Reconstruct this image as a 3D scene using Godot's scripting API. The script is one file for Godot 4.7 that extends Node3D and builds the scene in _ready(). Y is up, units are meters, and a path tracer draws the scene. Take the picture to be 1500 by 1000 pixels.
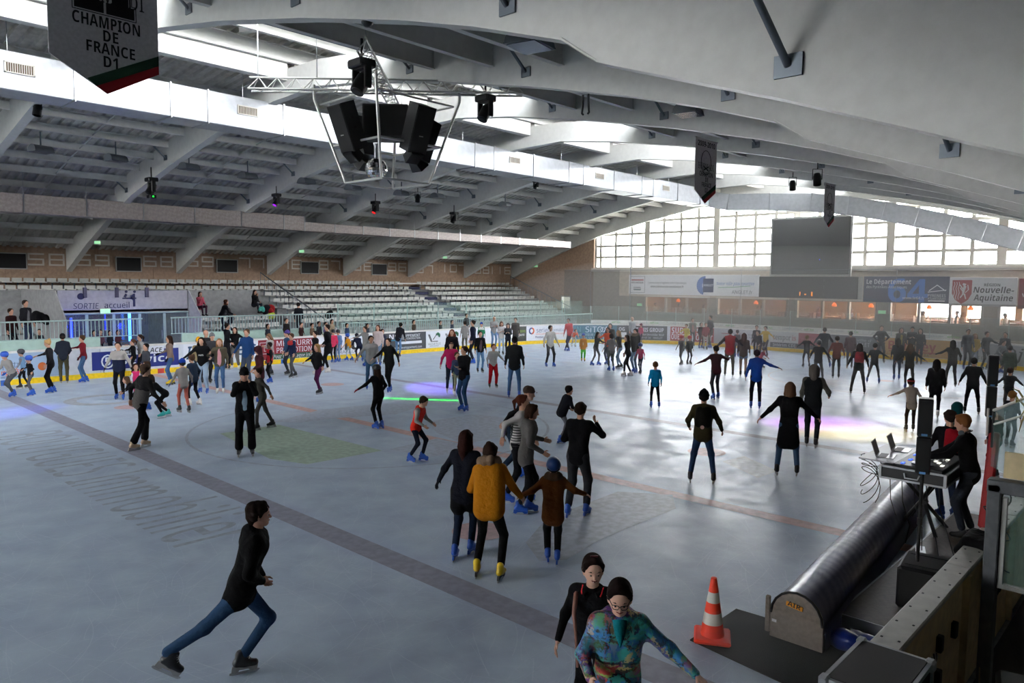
extends Node3D

# Ice rink hall. World: camera above the origin, -Z towards the far end, -X towards the stands across the ice, metres.
const CAM := Vector3(0, 3.8, 0)
const FOCAL := 1088.6
const LB := -30.8          # face of the boards across the ice
const EB := -41.8          # face of the end boards
const NB := -1.62          # face of the boards on the camera's side
const RAD := 9.0           # corner radius
const SW := -43.2          # wall behind the stands
const EW := -46.0          # end wall
const BAY := 5.6
var cam_basis := Basis(Vector3(0.72781492, 0.01002287, -0.68570036), Vector3(-0.06148781, 0.99681964, -0.0506938), Vector3(0.68301148, 0.07905792, 0.72611649))
var M := {}
var taken := {}
var font_bold: SystemFont
var font_plain: SystemFont
var font_serif: SystemFont
var rng := RandomNumberGenerator.new()

func _ready() -> void:
	rng.seed = 7
	# ---------------------------------------------------------------- camera
	var cam := Camera3D.new()
	cam.fov = rad_to_deg(2.0 * atan(500.0 / FOCAL))
	cam.near = 0.1
	cam.far = 400.0
	cam.transform = Transform3D(cam_basis.orthonormalized(), CAM)
	add_child(cam)
	cam.current = true
	# ---------------------------------------------------------------- sky and exposure
	var env := Environment.new()
	env.background_mode = Environment.BG_SKY
	var sky := Sky.new()
	var sm := ProceduralSkyMaterial.new()
	sm.sky_top_color = Color(0.89, 0.91, 0.94)
	sm.sky_horizon_color = Color(0.98, 0.98, 0.98)
	sm.ground_bottom_color = Color(0.55, 0.56, 0.55)
	sm.ground_horizon_color = Color(0.8, 0.81, 0.82)
	sm.sky_energy_multiplier = 1.0
	sky.sky_material = sm
	env.sky = sky
	env.background_energy_multiplier = SKY
	env.tonemap_mode = Environment.TONE_MAPPER_LINEAR
	env.tonemap_exposure = 1.0
	env.sdfgi_enabled = true
	env.ssao_enabled = true
	env.ssil_enabled = true
	env.volumetric_fog_enabled = true
	env.volumetric_fog_density = 0.0
	var we := WorldEnvironment.new()
	we.environment = env
	add_child(we)
	# ---------------------------------------------------------------- the place
	fonts()
	materials()
	print("shell"); shell()
	print("roof"); roof()
	print("end wall"); end_wall()
	print("ice"); ice_sheet()
	print("boards"); boards()
	print("stand"); stand()
	print("ceiling things"); ceiling_things()
	print("near side"); near_side()
	print("people"); people()
	print("haze"); haze()
	print("done")

const SKY := 46.0

# ------------------------------------------------------------------ pixels and points
func ray(px: float, py: float) -> Vector3:
	return cam_basis * Vector3(px - 750.0, 500.0 - py, -FOCAL)

func at_y(px: float, py: float, y := 0.0) -> Vector3:
	var d := ray(px, py)
	return CAM + d * ((y - CAM.y) / d.y)

func at_x(px: float, py: float, x: float) -> Vector3:
	var d := ray(px, py)
	return CAM + d * (x / d.x)

func at_z(px: float, py: float, z: float) -> Vector3:
	var d := ray(px, py)
	return CAM + d * (z / d.z)

func project(p: Vector3) -> Vector2:
	var v := cam_basis.transposed() * (p - CAM)
	return Vector2(750.0 - FOCAL * v.x / v.z, 500.0 + FOCAL * v.y / v.z)

# ------------------------------------------------------------------ nodes
func numbered(called: String) -> String:
	if not taken.has(called):
		taken[called] = 0
		return called
	taken[called] += 1
	return "%s_%03d" % [called, taken[called]]

func part(called: String, mesh: Mesh, m: Material, parent: Node, at := Vector3.ZERO) -> MeshInstance3D:
	var o := MeshInstance3D.new()
	o.name = called
	o.mesh = mesh
	if m:
		o.material_override = m
	o.position = at
	parent.add_child(o, true)
	return o

func thing(called: String, label: String, category: String, at := Vector3.ZERO, turn := 0.0, group := "") -> Node3D:
	var o := Node3D.new()
	o.name = numbered(called)
	add_child(o)
	o.position = at
	o.rotation.y = turn
	o.set_meta("label", label)
	o.set_meta("category", category)
	if group:
		o.set_meta("group", group)
	return o

func solo(called: String, mesh: Mesh, m: Material, label: String, category: String, at := Vector3.ZERO, turn := 0.0, group := "") -> MeshInstance3D:
	var o := MeshInstance3D.new()
	o.name = numbered(called)
	o.mesh = mesh
	o.material_override = m
	add_child(o)
	o.position = at
	o.rotation.y = turn
	o.set_meta("label", label)
	o.set_meta("category", category)
	if group:
		o.set_meta("group", group)
	return o

func struct(called: String, mesh: Mesh = null, m: Material = null, label := "", category := "") -> Node3D:
	var o: Node3D
	if mesh:
		o = MeshInstance3D.new()
		o.mesh = mesh
		o.material_override = m
	else:
		o = Node3D.new()
	o.name = numbered(called)
	add_child(o)
	o.set_meta("kind", "structure")
	if label:
		o.set_meta("label", label)
	if category:
		o.set_meta("category", category)
	return o

func dup(src: Node3D, at: Vector3, turn := 0.0, label := "") -> Node3D:
	var base := String(src.name)
	var r := RegEx.create_from_string("_\\d{3}$")
	base = r.sub(base, "")
	var o: Node3D = src.duplicate()
	o.name = numbered(base)
	add_child(o)
	o.position = at
	o.rotation = Vector3(0, turn, 0)
	if label:
		o.set_meta("label", label)
	return o

# ------------------------------------------------------------------ mesh building
class MB:
	var v := PackedVector3Array()
	var n := PackedVector3Array()
	var ix := PackedInt32Array()
	func tri(a: Vector3, b: Vector3, c: Vector3) -> void:
		var nn := (b - a).cross(c - a)
		if nn.length_squared() < 1e-16:
			return
		nn = nn.normalized()
		var s := v.size()
		v.append(a); v.append(b); v.append(c)
		n.append(nn); n.append(nn); n.append(nn)
		ix.append(s); ix.append(s + 2); ix.append(s + 1)
	func quad(a: Vector3, b: Vector3, c: Vector3, d: Vector3) -> void:
		tri(a, b, c)
		tri(a, c, d)
	func quad_n(p: Array, nn: Array) -> void:
		var s := v.size()
		for i in 4:
			v.append(p[i]); n.append(nn[i])
		for i in [0, 2, 1, 0, 3, 2]:
			ix.append(s + i)
	func box(lo: Vector3, hi: Vector3) -> MB:
		return obox((lo + hi) / 2, Basis.IDENTITY, (hi - lo) / 2)
	func obox(c: Vector3, b: Basis, h: Vector3) -> MB:
		var x := b.x * h.x
		var y := b.y * h.y
		var z := b.z * h.z
		quad(c - x - y + z, c + x - y + z, c + x + y + z, c - x + y + z)
		quad(c + x - y - z, c - x - y - z, c - x + y - z, c + x + y - z)
		quad(c + x - y + z, c + x - y - z, c + x + y - z, c + x + y + z)
		quad(c - x - y - z, c - x - y + z, c - x + y + z, c - x + y - z)
		quad(c - x + y + z, c + x + y + z, c + x + y - z, c - x + y - z)
		quad(c - x - y - z, c + x - y - z, c + x - y + z, c - x - y + z)
		return self
	func cbox(c: Vector3, b: Basis, h: Vector3, r: float) -> MB:
		# a box with chamfered edges: profile octagon in x,y extruded along z with slightly smaller ends
		var prof := [Vector2(h.x - r, -h.y), Vector2(h.x, -h.y + r), Vector2(h.x, h.y - r), Vector2(h.x - r, h.y), Vector2(-h.x + r, h.y), Vector2(-h.x, h.y - r), Vector2(-h.x, -h.y + r), Vector2(-h.x + r, -h.y)]
		var rings := [[-h.z, (1.0 - r / maxf(minf(h.x, h.y), 0.001))], [-h.z + r, 1.0], [h.z - r, 1.0], [h.z, (1.0 - r / maxf(minf(h.x, h.y), 0.001))]]
		var pts := []
		for k in rings:
			var row := []
			for q in prof:
				var sx: float = (h.x - r) / h.x if k[1] < 1.0 else 1.0
				var sy: float = (h.y - r) / h.y if k[1] < 1.0 else 1.0
				row.append(c + b.x * (q.x * sx) + b.y * (q.y * sy) + b.z * k[0])
			pts.append(row)
		for k in 3:
			for i in 8:
				var j := (i + 1) % 8
				quad(pts[k][i], pts[k][j], pts[k + 1][j], pts[k + 1][i])
		for i in range(1, 7):
			tri(pts[0][0], pts[0][i + 1], pts[0][i])
			tri(pts[3][0], pts[3][i], pts[3][i + 1])
		return self
	func tube(path: Array, rad, sides := 8, caps := true) -> MB:
		var rings := []
		var nrm := []
		var up := Vector3.UP
		var t0: Vector3 = (path[1] - path[0]).normalized()
		if absf(t0.dot(up)) > 0.9:
			up = Vector3.RIGHT
		var u := t0.cross(up).normalized()
		for i in path.size():
			var t: Vector3
			if i == 0:
				t = path[1] - path[0]
			elif i == path.size() - 1:
				t = path[i] - path[i - 1]
			else:
				t = (path[i + 1] - path[i]).normalized() + (path[i] - path[i - 1]).normalized()
			t = t.normalized()
			u = (u - t * u.dot(t)).normalized()
			var w := t.cross(u)
			var r: float = rad[i] if rad is Array else rad
			var ring := []
			var rn := []
			for k in sides:
				var a := TAU * k / sides
				var d := u * cos(a) + w * sin(a)
				ring.append(path[i] + d * r)
				rn.append(d)
			rings.append(ring)
			nrm.append(rn)
		for i in path.size() - 1:
			for k in sides:
				var j := (k + 1) % sides
				quad_n([rings[i][k], rings[i][j], rings[i + 1][j], rings[i + 1][k]], [nrm[i][k], nrm[i][j], nrm[i + 1][j], nrm[i + 1][k]])
		if caps:
			for k in range(1, sides - 1):
				tri(rings[0][0], rings[0][k + 1], rings[0][k])
				var e: Array = rings[-1]
				tri(e[0], e[k], e[k + 1])
		return self
	func lathe(c: Vector3, b: Basis, prof: Array, sides := 20) -> MB:
		# prof: [radius, height] upwards
		for i in prof.size() - 1:
			var p: Array = prof[i]
			var q: Array = prof[i + 1]
			var slope := Vector2(q[1] - p[1], p[0] - q[0])
			if slope.length() < 1e-6:
				continue
			slope = slope.normalized()
			for k in sides:
				var a := TAU * k / sides
				var a2 := TAU * (k + 1) / sides
				var d := b.x * cos(a) + b.z * sin(a)
				var d2 := b.x * cos(a2) + b.z * sin(a2)
				var n1 := (d * slope.x + b.y * slope.y)
				var n2 := (d2 * slope.x + b.y * slope.y)
				quad_n([c + d * p[0] + b.y * p[1], c + d * q[0] + b.y * q[1], c + d2 * q[0] + b.y * q[1], c + d2 * p[0] + b.y * p[1]], [n1, n1, n2, n2])
		return self
	func prism(poly: Array, o: Vector3, bx: Vector3, by: Vector3, ext: Vector3) -> MB:
		# a flat polygon (Vector2 list) in the plane o + bx, by pushed along ext
		var p2 := PackedVector2Array(poly)
		if Geometry2D.is_polygon_clockwise(p2):
			p2.reverse()
		var tris := Geometry2D.triangulate_polygon(p2)
		var flip := bx.cross(by).dot(ext) < 0
		var f := func(q: Vector2) -> Vector3: return o + bx * q.x + by * q.y
		for i in range(0, tris.size(), 3):
			var a: Vector3 = f.call(p2[tris[i]])
			var b: Vector3 = f.call(p2[tris[i + 1]])
			var c: Vector3 = f.call(p2[tris[i + 2]])
			var up := (b - a).cross(c - a).dot(ext) > 0
			if up:
				tri(a + ext, b + ext, c + ext)
				tri(a, c, b)
			else:
				tri(a + ext, c + ext, b + ext)
				tri(a, b, c)
		for i in p2.size():
			var a: Vector3 = f.call(p2[i])
			var b: Vector3 = f.call(p2[(i + 1) % p2.size()])
			if flip:
				quad(b, a, a + ext, b + ext)
			else:
				quad(a, b, b + ext, a + ext)
		return self
	func arrays(vv: PackedVector3Array, nn: PackedVector3Array, ii: PackedInt32Array) -> void:
		var s := v.size()
		v.append_array(vv)
		n.append_array(nn)
		for k in ii:
			ix.append(s + k)
	func done() -> ArrayMesh:
		var m := ArrayMesh.new()
		if v.is_empty():
			return m
		var a := []
		a.resize(Mesh.ARRAY_MAX)
		a[Mesh.ARRAY_VERTEX] = v
		a[Mesh.ARRAY_NORMAL] = n
		a[Mesh.ARRAY_INDEX] = ix
		m.add_surface_from_arrays(Mesh.PRIMITIVE_TRIANGLES, a)
		return m

func bx(lo: Vector3, hi: Vector3) -> ArrayMesh:
	return MB.new().box(Vector3(minf(lo.x, hi.x), minf(lo.y, hi.y), minf(lo.z, hi.z)), Vector3(maxf(lo.x, hi.x), maxf(lo.y, hi.y), maxf(lo.z, hi.z))).done()

func cb(h: Vector3, r: float) -> ArrayMesh:
	return MB.new().cbox(Vector3.ZERO, Basis.IDENTITY, h, r).done()

# lettering: flat arrays of a text line, centred, cap height about 0.72 * size
func letters(text: String, font: Font, size: float) -> Array:
	var t := TextMesh.new()
	t.text = text
	t.font = font
	t.font_size = 64
	t.pixel_size = size / 64.0
	t.depth = 0.0
	t.curve_step = 2.0
	return t.get_mesh_arrays()

# the same, laid along a function of (x, y) -> [point, normal]; w squeezes to a width
func lay(mb: MB, text: String, font: Font, size: float, where: Callable, width := 0.0, slant := 0.0) -> void:
	var a := letters(text, font, size)
	if a.is_empty() or a[Mesh.ARRAY_VERTEX] == null:
		return
	var vv: PackedVector3Array = a[Mesh.ARRAY_VERTEX]
	var ii: PackedInt32Array = a[Mesh.ARRAY_INDEX]
	if vv.is_empty():
		return
	var lo := 1e9
	var hi := -1e9
	for p in vv:
		lo = minf(lo, p.x)
		hi = maxf(hi, p.x)
	var k := width / (hi - lo) if width > 0.0 else 1.0
	var mid := (lo + hi) / 2
	var o := PackedVector3Array()
	var nn := PackedVector3Array()
	for p in vv:
		var q: Array = where.call((p.x - mid + p.y * slant) * k, p.y)
		o.append(q[0])
		nn.append(q[1])
	mb.arrays(o, nn, ii)

func plane(o: Vector3, x: Vector3, y: Vector3) -> Callable:
	var nn := x.cross(y).normalized()
	return func(a: float, b: float) -> Array: return [o + x * a + y * b, nn]

# ------------------------------------------------------------------ materials
func fonts() -> void:
	font_bold = SystemFont.new()
	font_bold.font_names = PackedStringArray(["Droid Sans"])
	font_bold.font_weight = 700
	font_plain = SystemFont.new()
	font_plain.font_names = PackedStringArray(["Droid Sans"])
	font_serif = SystemFont.new()
	font_serif.font_names = PackedStringArray(["Droid Serif"])

func mat(called: String, c: Color, rough := 0.7, metal := 0.0) -> StandardMaterial3D:
	if M.has(called):
		return M[called]
	var m := StandardMaterial3D.new()
	m.resource_name = called
	m.albedo_color = c
	m.roughness = rough
	m.metallic = metal
	M[called] = m
	return m

func hexmat(h: String, rough := 0.75) -> StandardMaterial3D:
	return mat("c" + h + str(rough), Color(h), rough)

func cloth(h: String) -> StandardMaterial3D:
	var k := "cloth" + h
	if not M.has(k):
		var m := mat(k, Color(h), 0.9)
		m.normal_enabled = true
		m.normal_texture = noise_tex("weave", 0.02, 4, true, 256, 7.0)
		m.normal_scale = 1.0
		m.uv1_triplanar = true
		m.uv1_scale = Vector3.ONE * 1.6
		m.metallic_specular = 0.25
	return M[k]

var texes := {}
func noise_tex(called: String, freq: float, oct: int, normal := false, size := 512, bump := 4.0, ramp: Gradient = null, kind := FastNoiseLite.TYPE_SIMPLEX_SMOOTH) -> Texture2D:
	if texes.has(called):
		return texes[called]
	var nz := FastNoiseLite.new()
	nz.seed = called.hash() % 1000
	nz.noise_type = kind
	nz.frequency = freq
	nz.fractal_octaves = oct
	var t := NoiseTexture2D.new()
	t.width = size
	t.height = size
	t.seamless = true
	t.noise = nz
	if normal:
		t.as_normal_map = true
		t.bump_strength = bump
	if ramp:
		t.color_ramp = ramp
	texes[called] = t
	return t

func ramp(a: Color, b: Color) -> Gradient:
	var g := Gradient.new()
	g.colors = PackedColorArray([a, b])
	g.offsets = PackedFloat32Array([0.25, 0.75])
	return g

func speckled(called: String, c: Color, spread: float, rough: float, scale: float, freq := 0.02, oct := 4, bump := 0.0) -> StandardMaterial3D:
	var m := mat(called, Color.WHITE, rough)
	m.albedo_texture = noise_tex(called, freq, oct, false, 512, 4.0, ramp(c * (1.0 - spread), c * (1.0 + spread)))
	m.uv1_triplanar = true
	m.uv1_world_triplanar = true
	m.uv1_scale = Vector3.ONE * scale
	if bump > 0.0:
		m.normal_enabled = true
		m.normal_texture = noise_tex(called + "_n", freq * 2, 3, true, 512, bump)
		m.normal_scale = 0.4
	return m

func glow(called: String, c: Color, e: float) -> StandardMaterial3D:
	var m := mat(called, c, 0.5)
	m.emission_enabled = true
	m.emission = c
	m.emission_energy_multiplier = e
	return m

func materials() -> void:
	speckled("white_steel", Color(0.79, 0.79, 0.775), 0.014, 0.55, 0.35)
	speckled("deck", Color(0.74, 0.73, 0.70), 0.05, 0.6, 0.3)
	speckled("tan_wall", Color(0.62, 0.52, 0.44), 0.05, 0.85, 0.25, 0.03, 5, 2.0)
	speckled("grey_panel", Color(0.62, 0.62, 0.62), 0.04, 0.8, 0.3)
	speckled("concrete", Color(0.55, 0.55, 0.54), 0.08, 0.85, 0.4, 0.03, 5, 2.0)
	speckled("cream_wall", Color(0.72, 0.68, 0.62), 0.03, 0.85, 0.3)
	speckled("mint", Color(0.66, 0.76, 0.72), 0.02, 0.5, 0.3)
	speckled("board_white", Color(0.82, 0.83, 0.86), 0.02, 0.35, 0.4)
	speckled("cap_white", Color(0.86, 0.85, 0.83), 0.02, 0.4, 0.4)
	speckled("yellow_kick", Color(0.93, 0.78, 0.08), 0.04, 0.45, 0.5)
	speckled("duct", Color(0.70, 0.71, 0.725), 0.025, 0.38, 0.8, 0.008, 4)
	M.duct.metallic = 0.35
	speckled("duct_old", Color(0.66, 0.62, 0.60), 0.05, 0.5, 1.2, 0.01, 5)
	M.duct_old.metallic = 0.3
	speckled("rubber", Color(0.10, 0.105, 0.105), 0.15, 0.8, 1.0, 0.05, 4, 3.0)
	speckled("stage_board", Color(0.26, 0.22, 0.20), 0.12, 0.5, 0.8, 0.03, 5, 1.0)
	speckled("cream_board", Color(0.78, 0.71, 0.55), 0.04, 0.5, 0.5)
	speckled("cap_grey", Color(0.72, 0.71, 0.67), 0.03, 0.4, 0.5)
	mat("galv", Color(0.42, 0.45, 0.48), 0.45, 0.6)
	mat("steel", Color(0.70, 0.71, 0.72), 0.3, 0.85)
	mat("truss", Color(0.82, 0.82, 0.80), 0.35, 0.6)
	mat("black", Color(0.025, 0.025, 0.027), 0.6)
	mat("black_plastic", Color(0.035, 0.035, 0.037), 0.4)
	mat("black_grille", Color(0.05, 0.05, 0.052), 0.8)
	mat("dark_screen", Color(0.05, 0.05, 0.055), 0.75)
	mat("frame_grey", Color(0.62, 0.62, 0.60), 0.5)
	mat("frame_white", Color(0.78, 0.76, 0.72), 0.5)
	mat("rail_grey", Color(0.62, 0.70, 0.69), 0.45, 0.2)
	mat("seat_white", Color(0.80, 0.80, 0.78), 0.5)
	mat("navy", Color(0.09, 0.11, 0.28), 0.7)
	var g := mat("pane", Color(0.85, 0.95, 0.92, 0.06), 0.03)
	g.transparency = BaseMaterial3D.TRANSPARENCY_ALPHA
	var g2 := mat("green_pane", Color(0.62, 0.80, 0.74, 0.10), 0.04)
	g2.transparency = BaseMaterial3D.TRANSPARENCY_ALPHA
	var nt := mat("netting", Color(0.30, 0.31, 0.31, 0.42), 0.9)
	nt.transparency = BaseMaterial3D.TRANSPARENCY_ALPHA

# ------------------------------------------------------------------ roof profile across the hall (y of the beams' lower edge at x)
const LOWER := [[-43.2, 4.15], [-40.0, 5.45], [-37.0, 6.5], [-34.0, 7.4], [-30.0, 8.25], [-26.0, 8.98], [-22.0, 9.45], [-19.5, 9.5], [-17.0, 9.2], [-14.0, 8.68], [-11.0, 8.05], [-8.5, 7.45], [-7.0, 7.03], [-5.55, 6.56], [-5.05, 6.22], [-3.0, 5.52], [-1.0, 4.77], [2.0, 3.75], [8.0, 1.9]]
const UPPER := [[-43.2, 5.35], [-40.0, 6.55], [-37.0, 7.55], [-34.0, 8.42], [-30.0, 9.25], [-26.0, 9.95], [-22.0, 10.3], [-19.5, 10.25], [-17.0, 9.98], [-14.0, 9.6], [-11.0, 9.1], [-8.5, 8.65], [-5.0, 8.0], [-1.0, 7.2], [2.0, 6.6], [8.0, 5.4]]

func prof(list: Array, x: float) -> float:
	for i in list.size() - 1:
		if x <= list[i + 1][0]:
			return lerpf(list[i][1], list[i + 1][1], (x - list[i][0]) / (list[i + 1][0] - list[i][0]))
	return list[-1][1]

const BACK_Z := 21.2
const STEP_X := -15.7

func shell() -> void:
	# floor under everything, outside of the ice
	struct("floor", bx(Vector3(-44, -0.4, -53), Vector3(9, -0.06, 22)), M.concrete)
	# wall behind the stands: tan boards, one panel after the other
	var w := struct("wall_stand", bx(Vector3(SW - 0.3, -0.1, EW - 0.3), Vector3(SW - 0.03, 5.6, BACK_Z)), M.tan_wall)
	var z := EW
	while z < 8.0:
		part("panel", bx(Vector3(SW - 0.03, 3.3, z + 0.006), Vector3(SW, 5.32, z + 1.394)), M.tan_wall, w)
		z += 1.4
	# painted section numbers and black display panels
	var nums := [["58", 68, 380], ["59", 136, 381], ["68", 232, 383], ["69", 293, 383], ["77", 369, 385], ["78", 425, 387], ["87", 483, 388], ["88", 531, 390], ["96", 582, 391], ["97", 622, 394], ["107", 664, 393], ["108", 700, 395], ["116", 732, 396]]
	for q in nums:
		var c := at_x(q[1], q[2], SW + 0.004)
		var mb := MB.new()
		var x0: float = -(q[0].length() - 1) * 0.46
		for ch in q[0]:
			digit(mb, ch, c + Vector3(0, 0, -x0), 0.72, 0.62, 0.085)
			x0 += 0.92
		part("painted_number", mb.done(), mat("number_paint", Color(0.80, 0.78, 0.74), 0.8), w)
	for q in [[16, 382, "before number 58"], [188, 387, "between numbers 59 and 68"], [332, 389.5, "between numbers 69 and 77"], [453, 392, "between numbers 78 and 87"], [555, 394.5, "between numbers 88 and 96"]]:
		var c := at_x(q[0], q[1], SW)
		var t := thing("display_panel", "black display panel in a pale frame on the tan wall %s" % q[2], "display", c + Vector3(0.05, 0, 0), PI / 2, "display panels on the wall above the stand")
		part("screen", cb(Vector3(0.62, 0.36, 0.04), 0.01), M.dark_screen, t)
		var fr := MB.new()
		for s in [-1, 1]:
			fr.box(Vector3(-0.66, s * 0.38 - 0.025, -0.03), Vector3(0.66, s * 0.38 + 0.025, 0.05))
			fr.box(Vector3(s * 0.645 - 0.025, -0.38, -0.03), Vector3(s * 0.645 + 0.025, 0.38, 0.05))
		part("frame", fr.done(), M.frame_grey, t)
	# behind the camera: the hall goes on
	var wb := struct("wall_back", bx(Vector3(SW - 0.3, -0.1, BACK_Z), Vector3(8.3, 6.3, BACK_Z + 0.3)), M.cream_wall)
	part("masonry", bx(Vector3(SW - 0.3, 4.8, BACK_Z), Vector3(-36.5, 9, BACK_Z + 0.3)), M.cream_wall, wb)
	part("masonry", bx(Vector3(1.0, 4.8, BACK_Z), Vector3(8.3, 8, BACK_Z + 0.3)), M.cream_wall, wb)
	var wn := struct("window_back", null, null)
	for k in 7:
		var xa := -36.5 + 37.5 * k / 7.0
		part("pane", bx(Vector3(xa + 0.06, 6.3, BACK_Z + 0.1), Vector3(xa + 5.3, 10.2, BACK_Z + 0.12)), M.pane, wn)
		part("mullion", bx(Vector3(xa - 0.12, 6.3, BACK_Z), Vector3(xa + 0.12, 10.3, BACK_Z + 0.25)), M.frame_white, wn)
	struct("wall_camera_side", bx(Vector3(8.0, -0.1, EW - 0.3), Vector3(8.3, 5.5, BACK_Z)), M.cream_wall)

func digit(mb: MB, ch: String, c: Vector3, w: float, h: float, t: float) -> void:
	# squared-off painted digits, x runs along -Z
	var seg := {"0": "abcdef", "1": "bc", "5": "afgcd", "6": "afgedc", "7": "abc", "8": "abcdefg", "9": "abcdfg", "2": "abged"}
	var s: String = seg[ch]
	var hw := w / 2
	var hh := h / 2
	var bars := {"a": [-hw, hh - t, hw, hh], "d": [-hw, -hh, hw, -hh + t], "g": [-hw, -t / 2, hw, t / 2], "f": [-hw, 0, -hw + t, hh], "b": [hw - t, 0, hw, hh], "e": [-hw, -hh, -hw + t, 0], "c": [hw - t, -hh, hw, 0]}
	for k in s:
		var b: Array = bars[k]
		var off := hw - t if ch == "1" else 0.0
		mb.box(c + Vector3(0, b[1], -b[2] + off), c + Vector3(0.004, b[3], -b[0] + off))

# ------------------------------------------------------------------ roof
func roof() -> void:
	var root := struct("ceiling", null, null)
	# arched beams, one each bay
	var poly := []
	for p in LOWER:
		poly.append(Vector2(p[0], p[1]))
	var up := UPPER.duplicate()
	up.reverse()
	for p in up:
		poly.append(Vector2(p[0], p[1]))
	var beam := MB.new().prism(poly, Vector3(0, 0, -0.12), Vector3.RIGHT, Vector3.UP, Vector3(0, 0, 0.24)).done()
	# thin light edge strip along the soffit
	var lip := MB.new()
	for i in LOWER.size() - 1:
		var a := Vector3(LOWER[i][0], LOWER[i][1], 0)
		var b := Vector3(LOWER[i + 1][0], LOWER[i + 1][1], 0)
		lip.quad(a + Vector3(0, -0.02, 0.14), b + Vector3(0, -0.02, 0.14), b + Vector3(0, 0.01, 0.14), a + Vector3(0, 0.01, 0.14))
		lip.quad(a + Vector3(0, -0.02, -0.14), b + Vector3(0, -0.02, -0.14), b + Vector3(0, -0.02, 0.14), a + Vector3(0, -0.02, 0.14))
		lip.quad(a + Vector3(0, 0.01, 0.14), b + Vector3(0, 0.01, 0.14), b + Vector3(0, 0.01, 0.12), a + Vector3(0, 0.01, 0.12))
	var lipm := lip.done()
	var zs := []
	for k in range(-1, 12):
		zs.append(EW + BAY * (k + 1) if k >= 0 else EW + 0.15)
	for z in zs:
		var b := part("beam", beam, M.white_steel, root, Vector3(0, 0, z))
		part("soffit_plate", lipm, M.white_steel, b)
	# fly braces from the beams up to the purlins, with their foot plates
	var br := MB.new().tube([Vector3(0, -0.32, 0.14), Vector3(-0.12, 0.3, 0.75)], 0.035, 8).done()
	var pl := MB.new().box(Vector3(-0.13, -0.42, 0.12), Vector3(0.13, -0.22, 0.15)).done()
	for z in zs:
		if z < EW + 1.0 or z > 1.0:
			continue
		for x in [-37.6, -34.6, -30.4, -26.6, -15.2, -11.2, -6.4, -2.9]:
			var y := prof(LOWER, x) + (0.72 if x < -20 else 0.6)
			var o := part("fly_brace", br, M.galv, root, Vector3(x, y, z))
			part("foot_plate", pl, M.galv, o)
	# purlins, bay by bay
	for k in zs.size() - 1:
		var z0: float = zs[k] + 0.12
		var z1: float = zs[k + 1] - 0.12
		if z0 > 6.0:
			continue
		var L := z1 - z0
		for i in 13:
			var x := -24.2 - 1.48 * i
			purlin(root, x, prof(UPPER, x) - 0.15, z0, L, 0.11)
			if i < 12 and z0 < -1:
				var x2 := x - 1.48
				var y1 := prof(UPPER, x) - 0.22
				var y2 := prof(UPPER, x2) - 0.22
				part("sag_rod", MB.new().tube([Vector3(x, y1, z0 + L * 0.5), Vector3(x2, y2, z0 + L * 0.5 + 0.02)], 0.025, 6).done(), M.white_steel, root)
		# raised roof over the middle
		for x in [-16.5, -18.0, -19.5, -21.0]:
			purlin(root, x, 11.25 - (x + 15.7) * -0.11, z0 - 0.12, L + 0.24)
		part("box_girder", MB.new().cbox(Vector3(-21.3, 10.2, z0 + L / 2), Basis.IDENTITY, Vector3(0.16, 0.28, L / 2), 0.01).done(), M.white_steel, root)
		if z0 < -1:
			part("wind_brace", MB.new().obox(Vector3(-18.7, 10.98, z0 + 0.6), Basis(Vector3.UP, 0.45), Vector3(2.4, 0.1, 0.07)).done(), M.white_steel, root)
		# roof on the camera's side
		for i in 8:
			var x := -14.3 + 2.05 * i
			if x < 6:
				purlin(root, x, prof(UPPER, x) - 0.3, z0, L, 0.3)
		part("ridge_channel", MB.new().cbox(Vector3(STEP_X, 9.66, z0 + L / 2), Basis.IDENTITY, Vector3(0.14, 0.16, L / 2 + 0.1), 0.02).done(), M.galv, root)
	# corrugated deck
	deck(root, [[-43.5, 5.2], [-40.0, 6.56], [-37.0, 7.56], [-34.0, 8.43], [-30.0, 9.26], [-26.0, 9.96], [-22.0, 10.31], [-21.3, 10.36]])
	deck(root, [[-21.6, 10.95], [-15.5, 11.62]])
	deck(root, [[-15.75, 9.82], [-14.0, 9.61], [-11.0, 9.11], [-8.5, 8.66], [-5.0, 8.01], [-1.0, 7.21], [2.0, 6.61], [8.3, 5.36]])
	# low cheek of the raised roof, seen from outside only
	part("cheek", bx(Vector3(-21.6, 10.3, EW), Vector3(-21.45, 11.0, BACK_Z)), M.white_steel, root)
	# clerestory glazing between the two roofs
	var cl := struct("window_roof", null, null)
	for k in zs.size() - 1:
		for j in 4:
			var za: float = zs[k] + BAY * j / 4.0
			part("pane", bx(Vector3(STEP_X - 0.01, 9.84, za + 0.03), Vector3(STEP_X + 0.01, 11.55, za + BAY / 4.0 - 0.03)), M.pane, cl)
			part("mullion", bx(Vector3(STEP_X - 0.04, 9.8, za - 0.03), Vector3(STEP_X + 0.04, 11.6, za + 0.03)), M.frame_white, cl)
	# gable filling above the arch at both ends
	for z in [EW - 0.28, BACK_Z]:
		part("gable", MB.new().prism([Vector2(-21.6, 10.0), Vector2(-15.5, 9.6), Vector2(-15.5, 11.6), Vector2(-21.6, 10.95)], Vector3(0, 0, z), Vector3.RIGHT, Vector3.UP, Vector3(0, 0, 0.25)).done(), M.cream_wall, root)

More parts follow.
